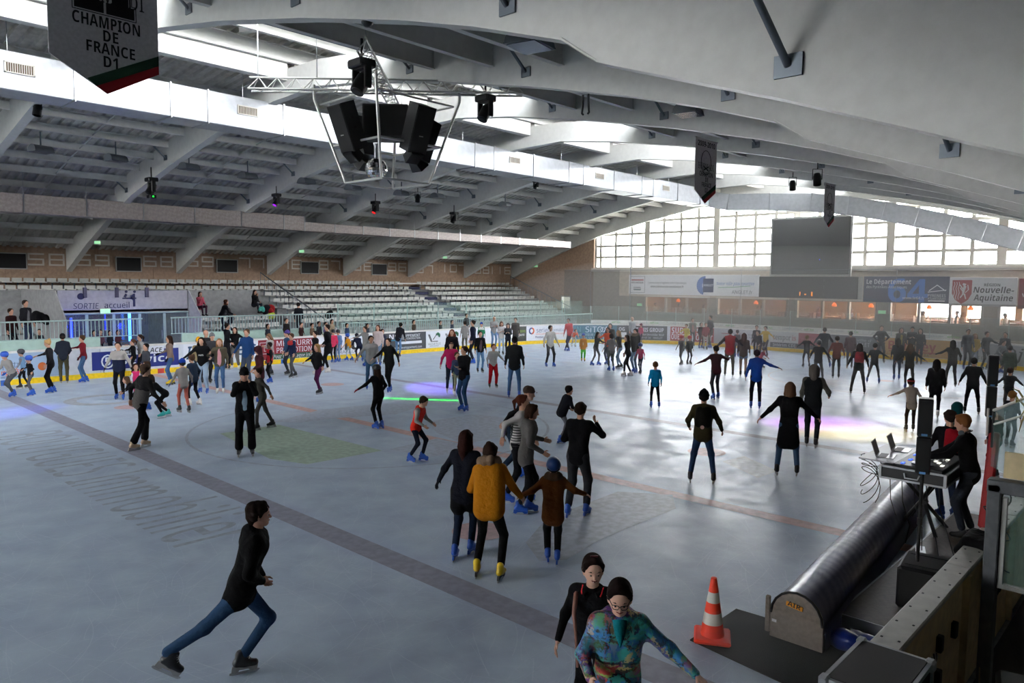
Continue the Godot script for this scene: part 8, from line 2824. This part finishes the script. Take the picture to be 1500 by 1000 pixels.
	P(1206, 537.5, 481, 180, "wide", "1f2632", "2b3a50", "blue", "3a2e28", "short", "broad man in dark blue jacket and jeans heading for the slate advert", {"fat": 1.12, "over": {"hl": [0.3, -0.44, 0.05], "hr": [0.26, -0.44, 0.1]}})
	P(1224, 554, 494, 182, "stand", "7a3c34", "22232a", "black", "2a1e18", "short", "skater in rust red jacket and dark trousers", {"over": {"L": [0.12, 0, 0], "R": [0.12, 0, 0], "hl": [0.2, -0.48, 0.1], "hr": [0.16, -0.5, 0.1]}})
	P(1244, 539.5, 487, 180, "stand", "4a2830", "2e3038", "black", "2a1e18", "short", "boy in wine red jacket before the slate advert", {"puff": 1.12})
	P(1256.5, 576.5, 505, 182, "wide", "1d1d20", "3e3c3c", "black", "17110f", "long", "dark-haired woman with a red rucksack skating on wide legs", {"pack": "9a1f2a", "over": {"L": [0.24, 0, 0], "R": [0.22, 0, 0], "hr": [0.16, -0.5, 0.06]}})
	P(1280, 561, 505, 176, "wide", "1a1c22", "23252c", "blue", "1c1613", "short", "man in dark navy with one arm out beside the red rucksack", {"over": {"L": [0.3, -0.04, 0], "R": [0.22, 0.02, 0], "hr": [0.48, -0.28, 0.1]}})
	P(1289, 531, 478, 8, "akimbo", "202226", "24262a", "black", "2a201b", "short", "man standing with hands on hips at the orange advert", {})
	P(1313, 556, 497.5, 185, "stand", "1f2226", "34445e", "blue", "2c1e18", "long", "long-haired woman in dark jacket and jeans near the orange advert", {"trouser": "jeans"})
	P(1318, 533, 481, 5, "stand", "2a2826", "2a2c32", "black", "2c1e18", "long", "woman in dark jacket over yellow top at the orange advert", {"belly": "a08a3a"})
	P(1334, 533, 479, 0, "phone", "1e2126", "2a2c32", "black", "1f1814", "short", "man in dark jacket looking at his hands at the orange advert", {})
	P(1346, 534, 482.5, -10, "stand", "191a1f", "22242a", "black", "1a1412", "long", "long-haired woman in black at the end of the orange advert", {})
	P(1330, 569, 505.5, 188, "balance", "33362f", "191a1c", "blue", "5a3c26", "curly", "frizzy-haired woman in dark green jacket skating away", {"over": {"hl": [0.34, -0.42, 0.1], "L": [0.12, -0.08, 0], "R": [0.2, 0.04, 0]}})
	P(1394, 566, 500, 195, "spread", "33302e", "17181b", "black", "191412", "long", "woman in taupe jacket and black trousers with one arm raised sideways", {"over": {"hl": [0.44, -0.24, 0.12], "hr": [0.16, -0.48, 0.1], "L": [0.22, 0.0, 0], "R": [0.14, 0.04, 0]}})
	P(1368, 611, 529, 180, "stand", "121214", "121214", "white", "17110f", "long", "woman in wide black coat and black leggings with white skates", {"puff": 1.18, "coat": 0.1, "trouser": "leggings"})
	P(1422, 606, 526.5, 180, "wide", "121215", "141418", "black", "191412", "short", "broad man all in black skating away on wide legs", {"fat": 1.1, "over": {"L": [0.18, 0, 0], "R": [0.22, 0, 0]}})
	P(1415, 541, 483, 20, "stand", "1c2230", "22252c", "blue", "241b16", "short", "man in navy jacket beside the yellow sweater", {})
	P(1426, 541, 490, 0, "pocket", "b0902a", "7a8492", "white", "8a6a40", "long", "blonde woman in yellow sweater and pale jeans at the corner boards", {"wear": "sweater"})
	P(1442, 541, 487, 40, "reach_l", "1a1d26", "22242a", "black", "1f1814", "short", "man in black jacket reaching along the corner boards", {})
	P(1459, 546, 493, 50, "crouch", "6a6e70", "4a3a40", "blue", "2a1e18", "short", "boy in grey jacket leaning on the corner boards", {"over": {"lean": 30}})
	P(1470, 543, 488, -20, "stand", "1d1f24", "24262c", "black", "17120f", "short", "dark-haired boy in black at the corner boards", {})
	P(1476, 572, 508, 190, "stand", "39473a", "1c1e22", "black", "1f1814", "short", "broad man in green sweater seen from behind", {"wear": "sweater", "fat": 1.12})
	P(1476, 607, 541.5, 180, "spread", "2a2b2e", "4a4440", "black", "2a1814", "short", "boy in charcoal sweatshirt holding both arms away from his body", {"wear": "sweatshirt", "over": {"hl": [0.36, -0.4, 0.1], "hr": [0.36, -0.36, 0.1]}, "glove": "17171a"})
	P(1335, 632, 558, 190, "push", "8a7f78", "2e2628", "black", "2a1e18", "short", "child in beige hooded coat with a red headband stretching one arm out", {"hat": "band", "hatc": "a03234", "hood": "down", "coat": 0.08, "over": {"hl": [0.46, -0.26, 0.12], "L": [0.2, -0.1, 0], "R": [0.06, 0.05, 0], "side": 4}})
	P(1397, 690, 595, 190, "stand", "0f4a4c", "1a2a2e", "blue", "1a1412", "short", "child in teal hooded jacket before the man with red rucksack", {"hat": "hood", "hatc": "0f4a4c"})
	P(1386, 757, 602, 205, "reach_l", "17161a", "1f2636", "blue", "2a201b", "short", "man in dark jacket with a red and black rucksack behind the DJ", {"pack": "8e1420", "tall": 0.98, "over": {"hl": [0.2, -0.4, 0.2], "L": [0.14, -0.1, 0]}})
	P(1416, 787, 611.5, -95, "reach_r", "0c0c0d", "2c3038", "", "7a4c2c", "short", "DJ in black jacket with headphones round his neck working the mixer", {"ground": 0.2, "trouser": "jeans", "over": {"hl": [0.05, -0.3, 0.42], "hr": [0.0, -0.32, 0.44], "lean": 10, "nod": 12}, "extra": headphones, "fat": 1.06})
	P(1456, 700, 602, -60, "stand", "1c1a1c", "1c1c20", "black", "5a3422", "long", "auburn-haired woman behind the red padded post", {})
	P(1478, 655, 577, 160, "stand", "15151a", "1c1c20", "black", "8a6038", "short", "fair-haired person in black behind the dried plant", {})
	# middle of the ice
	P(300, 984, 730, 88, "stride", "0b0b0c", "2c4664", "black", "1c110d", "shaggy", "young man in black hoodie and jeans pushing off in a long stride", {"trouser": "jeans", "wear": "hoodie", "hood": "down", "h": 1.8, "puff": 1.12, "coat": 0.03, "at": Vector3(-6.6, 0, -3.24), "over": {"L": [0.03, 0.02, 0], "R": [0.08, -0.8, 0.09], "hl": [-0.1, -0.42, 0.05], "hr": [-0.1, -0.42, 0.05], "lean": 17, "elbows": 0.3, "crouch": 0.13, "nod": -4, "hip": 0.02}})
	P(679, 816, 637, 158, "glide", "14161f", "1c2638", "blue", "2e1612", "long", "auburn-haired woman in navy coat and black skirt with a striped glove", {"coat": 0.06, "skirt": 0.55, "glove": "26262a", "detail": false, "over": {"hl": [0.3, -0.46, 0.06], "hr": [0.0, -0.4, 0.2], "L": [0.08, -0.14, 0], "R": [0.06, 0.16, 0], "lean": 8}})
	P(715, 846, 655.5, 165, "crouch", "a8690f", "0f0f11", "yellow", "2e1f18", "bun", "woman in mustard padded jacket with fur hood leaning to hold a child's hand", {"hood": "fur", "fur": "7a6450", "quilt": true, "puff": 1.14, "tall": 1.05, "trouser": "leggings", "detail": false, "over": {"lean": 24, "crouch": 0.08, "side": 6, "hr": [0.22, -0.42, 0.22], "hl": [0.04, -0.36, 0.24], "L": [0.16, 0.02, 0], "R": [0.18, -0.04, 0]}})
	P(809, 824, 681.5, 182, "spread", "5a3414", "111113", "blue", "2a211c", "short", "small child in blue helmet and brown coat held by the hand", {"hat": "helmet", "hatc": "17386e", "hood": "fur", "fur": "4f3c2c", "coat": 0.14, "puff": 1.25, "loose": 1.2, "detail": false, "over": {"hl": [0.42, -0.3, 0.06], "hr": [0.44, -0.26, 0.06], "L": [0.09, 0.06, 0], "R": [0.09, -0.06, 0]}})
	P(769, 752, 596, 92, "glide", "55524f", "111114", "blue", "2e1c14", "bob", "short-haired woman in speckled grey hoodie and black leggings", {"wear": "hoodie", "hood": "down", "puff": 1.1, "coat": 0.04, "over": {"L": [0.06, 0.08, 0], "R": [0.06, -0.1, 0], "hl": [0.1, -0.3, 0.24], "hr": [0.1, -0.4, 0.2], "nod": 8}})
	P(757, 735, 581.5, 80, "glide", "b4b0ac", "121215", "blue", "4a2418", "pony", "auburn ponytailed woman in black and white striped top", {"wear": "striped top", "extra": stripes, "over": {"hr": [0.3, -0.3, -0.24]}})
	P(748, 700, 568, 85, "stride", "131315", "1e2a3a", "blue", "6a4c3a", "bald", "man in flat dark cap and black jacket leaning into his stride", {"hat": "cap", "hatc": "3a2c24", "tall": 1.08, "over": {"lean": 30, "hr": [0.3, -0.24, -0.34], "L": [0.06, 0.26, 0], "R": [0.08, -0.2, 0], "crouch": 0.08}})
	P(845, 757, 594, 160, "glide", "0d0d0f", "2c2c2f", "blue", "22160f", "short", "boy in black sweater and charcoal joggers raising a hand to his face", {"wear": "sweater", "loose": 1.15, "over": {"hr": [0.02, -0.02, 0.28], "hl": [0.02, -0.3, 0.24], "L": [0.12, -0.1, 0], "R": [0.12, 0.12, 0]}})
	# the two women at the lower edge of the view
	P(858, 1000, 823, -12, "glide", "0c0c0e", "0e0e10", "blue", "1c100d", "pony", "smiling dark-haired girl in black jacket with red collar trim", {"at": Vector3(-3.55, 0, -4.79), "h": 1.55, "smile": 0.006, "skin": "d6a890", "extra": black_jacket_trim, "over": {"turn": 22, "nod": 6, "hr": [0.16, -0.5, 0.06]}})
	P(905, 1000, 851, 5, "reach_l", "1a1c22", "15151a", "blue", "190f0e", "pony", "dark-haired woman in glasses and a multicoloured patterned snow jacket", {"at": Vector3(-2.99, 0, -4.33), "h": 1.66, "skin": "d0a48e", "puff": 1.14, "hood": "down", "topmat": patch_cloth(), "extra": patchwork, "over": {"turn": -4, "nod": 16, "hl": [0.42, -0.3, 0.2], "hr": [0.06, -0.34, 0.24], "lean": 8}})
	# spectators behind the boards and on the benches
	var up := {"ground": 0.55}
	spectator(36, 432, -34.6, 0.95, 1.75, 90, "stand", "1d1d20", "2a3246", "2a211c", "short", "man in dark jacket over grey tee standing behind the railing", {"belly": "5a5a5c"})
	spectator(15, 453, -36.8, 0.55, 1.5, 90, "stand", "2a1414", "1c1c22", "2a1e18", "short", "boy in dark red jacket leaning on the railing")
	spectator(58, 485, -33.6, 0.55, 1.3, 30, "stand", "1f2228", "1c1c22", "1d1512", "short", "dark-haired boy behind the glass below the black coat")
	for q in [[138, 487, "4a2a3c", "dark-haired person behind the exit glass in a plum jacket"], [147, 486, "5a3a48", "person in a mauve jacket seated behind the exit glass"], [161, 490, "20242e", "person in dark clothes behind the exit glass"], [173, 493, "4a2830", "small person in wine red behind the exit glass"]]:
		spectator(q[0], q[1], -34.0, 0.55, 1.3, 60, "stand", q[2], "1c1c22", "1a1412", "bob", q[3])
	spectator(276, 440, -38.2, 1.1, 1.62, 90, "sit", "8a1e2c", "5a1a2c", "2a1814", "long", "seated woman in crimson coat on the upper bench")
	spectator(292, 438, -38.2, 1.1, 1.62, 80, "sit", "a8485a", "4a2a3c", "2a1814", "long", "seated woman in rose pink jacket on the upper bench", {"over": {"hr": [-0.1, 0.0, 0.2]}})
	spectator(323, 437.5, -37.6, 0.9, 1.7, 150, "bend", "16171b", "1d2230", "4a2c20", "short", "man in black jacket bending over the bench", {"over": {"lean": 26, "crouch": 0.02}})
	spectator(339, 438.5, -37.4, 0.9, 1.6, -60, "crouch", "3c3c40", "1d2230", "5a3422", "short", "boy in grey hoodie bending over the bench")
	spectator(372, 435, -38.2, 1.1, 1.65, 90, "sit", "151518", "20222a", "1f1512", "curly", "seated curly-haired woman in black resting her chin on her hand", {"over": {"hr": [-0.14, 0.04, 0.22]}})
	spectator(437, 444.5, -33.6, 0.9, 1.7, 200, "stand", "1a1c20", "1c1e24", "1a1412", "short", "person in black standing at the end of the railing")
	var heads := [[392, 477, "2a2f3a", "dark-haired child behind the mint parapet"], [419, 468, "1f1c1c", "long-haired woman in black behind the mint parapet"], [441, 475, "3a2424", "woman in dark red behind the parapet end"], [457, 476, "5a4638", "brown-haired child in tan coat behind the parapet end"], [467, 473, "23252a", "dark-haired woman in white-collared coat behind the boards"], [477, 474, "6a5a8a", "child in lilac hat behind the black-coated man"], [486, 470, "8a7a66", "dark-haired woman in beige coat behind the boards"], [508, 476, "30405a", "dark-haired boy in blue behind the club advert"], [538, 477, "2a2e38", "child behind the club advert in dark clothes"], [606, 471, "4a4038", "woman in khaki coat behind the charcoal advert"], [645, 475, "2a2c32", "dark-haired child behind the leaf advert"], [662, 474, "2a3048", "child in blue behind the second leaf advert"], [683, 461, "1a1c22", "tall man in black behind the leaf advert"]]
	for q in heads:
		spectator(q[0], q[1], -31.9, 0.55, 0.0, 90, "stand", q[2], "1c1c22", "1f1612", "short" if int(q[0]) % 2 else "bob", q[3])
	# diners behind the end windows
	var k := 0
	for i in 14:
		for r in 2:
			if (i + r) % 5 == 3:
				continue
			var c: String = ["d8cfc0", "2c3444", "b08a60", "6a2a2a", "e0d8d0", "3a5a7a", "8a7a4a"][k % 7]
			var sd := 1.0 if k % 2 else -1.0
			P(0, 0, 0, 0, "sit", c, "2a2a30", "", ["2a1e18", "6a4a30", "1a1412"][k % 3], ["short", "long", "bob"][k % 3], "diner seated at a restaurant table behind the end windows", {"at": Vector3(-29.5 + 2.0 * i + sd * 0.7, 1.12, -47.55 - 2.1 * r), "h": 1.68, "face": Vector3(-sd, 0, 0.1), "coarse": 1.6, "group": "diners behind the end windows", "detail": false})
			k += 1

func spectator(px: float, top: float, x: float, ground: float, h: float, yaw: float, pose: String, topc: String, legc: String, hairc: String, style: String, label: String, o := {}) -> void:
	# stands or sits at a given distance behind the boards; the crown is at that pixel
	var p := at_x(px, top, x)
	var hh := h
	var g := ground
	if h <= 0.0:
		hh = clampf(p.y - ground, 0.95, 1.85)
	var drop := 0.47 * hh if pose == "sit" else 0.0
	if h > 0.0:
		g = p.y - hh + drop if pose == "sit" else ground
		if pose != "sit":
			hh = clampf(p.y - ground, 0.95, 1.9)
	var d := {"at": Vector3(p.x, g, p.z), "h": hh, "coarse": 1.1, "detail": false}
	d.merge(o, true)
	P(px, 0, top, yaw - 45.0, pose, topc, legc, "", hairc, style, label, d)

# ------------------------------------------------------------------ small things worn
func chest_print(t: Node3D, ft: Array, q: Dictionary) -> void:
	var s: float = ft[3]
	var mb := MB.new()
	lay(mb, "ours", font_bold, 0.09, plane(Vector3(0, 1.3 * s, 0.15 * s), Vector3.RIGHT, Vector3.UP), 0.16)
	part("print", mb.done(), mat("print_white", Color(0.8, 0.8, 0.8), 0.8), t)

func pack_badge(t: Node3D, ft: Array, q: Dictionary) -> void:
	var s: float = ft[3]
	part("badge", MB.new().lathe(Vector3(0, 1.22 * s, -0.335 * s), Basis(Vector3.RIGHT, -PI / 2), [[0.0, 0.01], [0.035, 0.01], [0.035, 0.0]], 18).done(), mat("badge_pale", Color(0.75, 0.6, 0.55), 0.7), t)

func headphones(t: Node3D, ft: Array, q: Dictionary) -> void:
	var hc: Vector3 = ft[4]
	var hb: Basis = ft[5]
	var hs: float = ft[6]
	var pts := []
	for k in 11:
		var a := PI * k / 10
		pts.append(hc + hb * (Vector3(cos(a) * 0.095, -0.12, -0.02 - sin(a) * 0.08) * hs))
	part("headphone_band", MB.new().tube(pts, 0.01, 6).done(), M.black_plastic, t)
	for sd in [-1.0, 1.0]:
		var c := hc + hb * (Vector3(sd * 0.085, -0.125, 0.03) * hs)
		part("ear_cup", MB.new().lathe(c, Basis(Vector3.BACK, PI / 2), [[0.0, -0.02], [0.035, -0.02], [0.04, 0.0], [0.035, 0.02], [0.0, 0.02]], 14).done(), mat("cup_grey", Color(0.22, 0.23, 0.25), 0.4), t)

func stripes(t: Node3D, ft: Array, q: Dictionary) -> void:
	var s: float = ft[3]
	for k in 9:
		var y := (1.02 + 0.045 * k) * s
		var mb := MB.new()
		var ring := []
		for i in 17:
			var a := TAU * i / 16
			ring.append(Vector3(cos(a) * 0.188 * s, y, sin(a) * 0.126 * s + 0.02 * s * (k / 9.0)))
		mb.tube(ring, 0.008, 5, false)
		part("stripe", mb.done(), M.black, t)


func black_jacket_trim(t: Node3D, ft: Array, q: Dictionary) -> void:
	var hc: Vector3 = ft[4]
	var hb: Basis = ft[5]
	var s: float = ft[3]
	var red := mat("trim_red", Color(0.9, 0.12, 0.18), 0.7)
	for sd in [-1.0, 1.0]:
		part("collar_trim", MB.new().tube([hc + Vector3(sd * 0.085, -0.135, -0.01), hc + Vector3(sd * 0.082, -0.165, 0.045), hc + Vector3(sd * 0.075, -0.18, 0.065)], 0.005, 6).done(), red, t)
	# collar standing round the neck
	var ring := []
	for k in 13:
		var a := deg_to_rad(-240.0 + 300.0 * k / 12.0)
		ring.append(hc + Vector3(cos(a) * 0.075, -0.165 - 0.02 * sin(a), sin(a) * 0.07 - 0.005))
	part("collar", MB.new().tube(ring, 0.024, 8).done(), cloth("0c0c0e"), t)
	# tan bag strap over one shoulder
	part("bag_strap", MB.new().tube([hc + Vector3(-0.12, -0.2, -0.06), hc + Vector3(-0.125, -0.19, 0.05), hc + Vector3(-0.12, -0.32, 0.135), hc + Vector3(-0.1, -0.5, 0.14), hc + Vector3(-0.08, -0.75, 0.15)], [0.02, 0.02, 0.018, 0.012, 0.01], 6).done(), mat("strap_tan", Color(0.55, 0.38, 0.32), 0.6), t)
	part("hair_clip", MB.new().tube([hc + hb * Vector3(-0.03, 0.135, 0.02), hc + hb * Vector3(0.03, 0.135, 0.02)], 0.008, 6).done(), mat("clip_red", Color(0.35, 0.06, 0.06), 0.3), t)

func patch_cloth() -> StandardMaterial3D:
	# painterly print in many colours
	var m := mat("patch_cloth", Color.WHITE, 0.6)
	var nz := FastNoiseLite.new()
	nz.seed = 21
	nz.noise_type = FastNoiseLite.TYPE_CELLULAR
	nz.cellular_return_type = FastNoiseLite.RETURN_CELL_VALUE
	nz.frequency = 0.016
	nz.domain_warp_enabled = true
	nz.domain_warp_amplitude = 26.0
	nz.domain_warp_frequency = 0.02
	var g := Gradient.new()
	g.interpolation_mode = Gradient.GRADIENT_INTERPOLATE_CONSTANT
	var cols := ["15161c", "0f6f78", "1c1a20", "2f7fc0", "3aa79a", "17171c", "c8b070", "6a2f86", "1a1c24", "c23a34", "7fae4a", "14151a", "1f4fa0", "b86a9a"]
	g.offsets = PackedFloat32Array(range(14).map(func(i: int) -> float: return i / 14.0))
	g.colors = PackedColorArray(cols.map(func(c: String) -> Color: return Color(c)))
	var t := NoiseTexture2D.new()
	t.width = 512
	t.height = 512
	t.seamless = true
	t.noise = nz
	t.color_ramp = g
	m.albedo_texture = t
	m.uv1_triplanar = true
	m.uv1_scale = Vector3.ONE * 0.42
	return m

func patchwork(t: Node3D, ft: Array, q: Dictionary) -> void:
	var hc: Vector3 = ft[4]
	var hb: Basis = ft[5]
	var hs: float = ft[6]
	var s: float = ft[3]
	# glasses
	var g := MB.new()
	for sd in [-1.0, 1.0]:
		var ring := []
		for p in [[0.006, 0.014], [0.03, 0.017], [0.054, 0.014], [0.055, -0.006], [0.045, -0.02], [0.018, -0.02], [0.007, -0.008], [0.006, 0.014]]:
			ring.append(hc + hb * (Vector3(sd * p[0], p[1], 0.103 - absf(p[0]) * 0.22) * hs))
		g.tube(ring, 0.0028, 6, false)
		g.tube([hc + hb * (Vector3(sd * 0.055, 0.012, 0.09) * hs), hc + hb * (Vector3(sd * 0.088, 0.012, 0.0) * hs)], 0.0028, 6)
	g.tube([hc + hb * (Vector3(-0.007, 0.006, 0.103) * hs), hc + hb * (Vector3(0.007, 0.006, 0.103) * hs)], 0.0028, 6)
	part("glasses", g.done(), M.black_plastic, t)
	# teal inner top
	part("inner_top", MB.new().tube([hc + Vector3(0.0, -0.15, 0.03), hc + Vector3(0.0, -0.23, 0.085), hc + Vector3(0, -0.3, 0.12)], [0.055, 0.034, 0.004], 10).done(), cloth("0f6a72"), t)
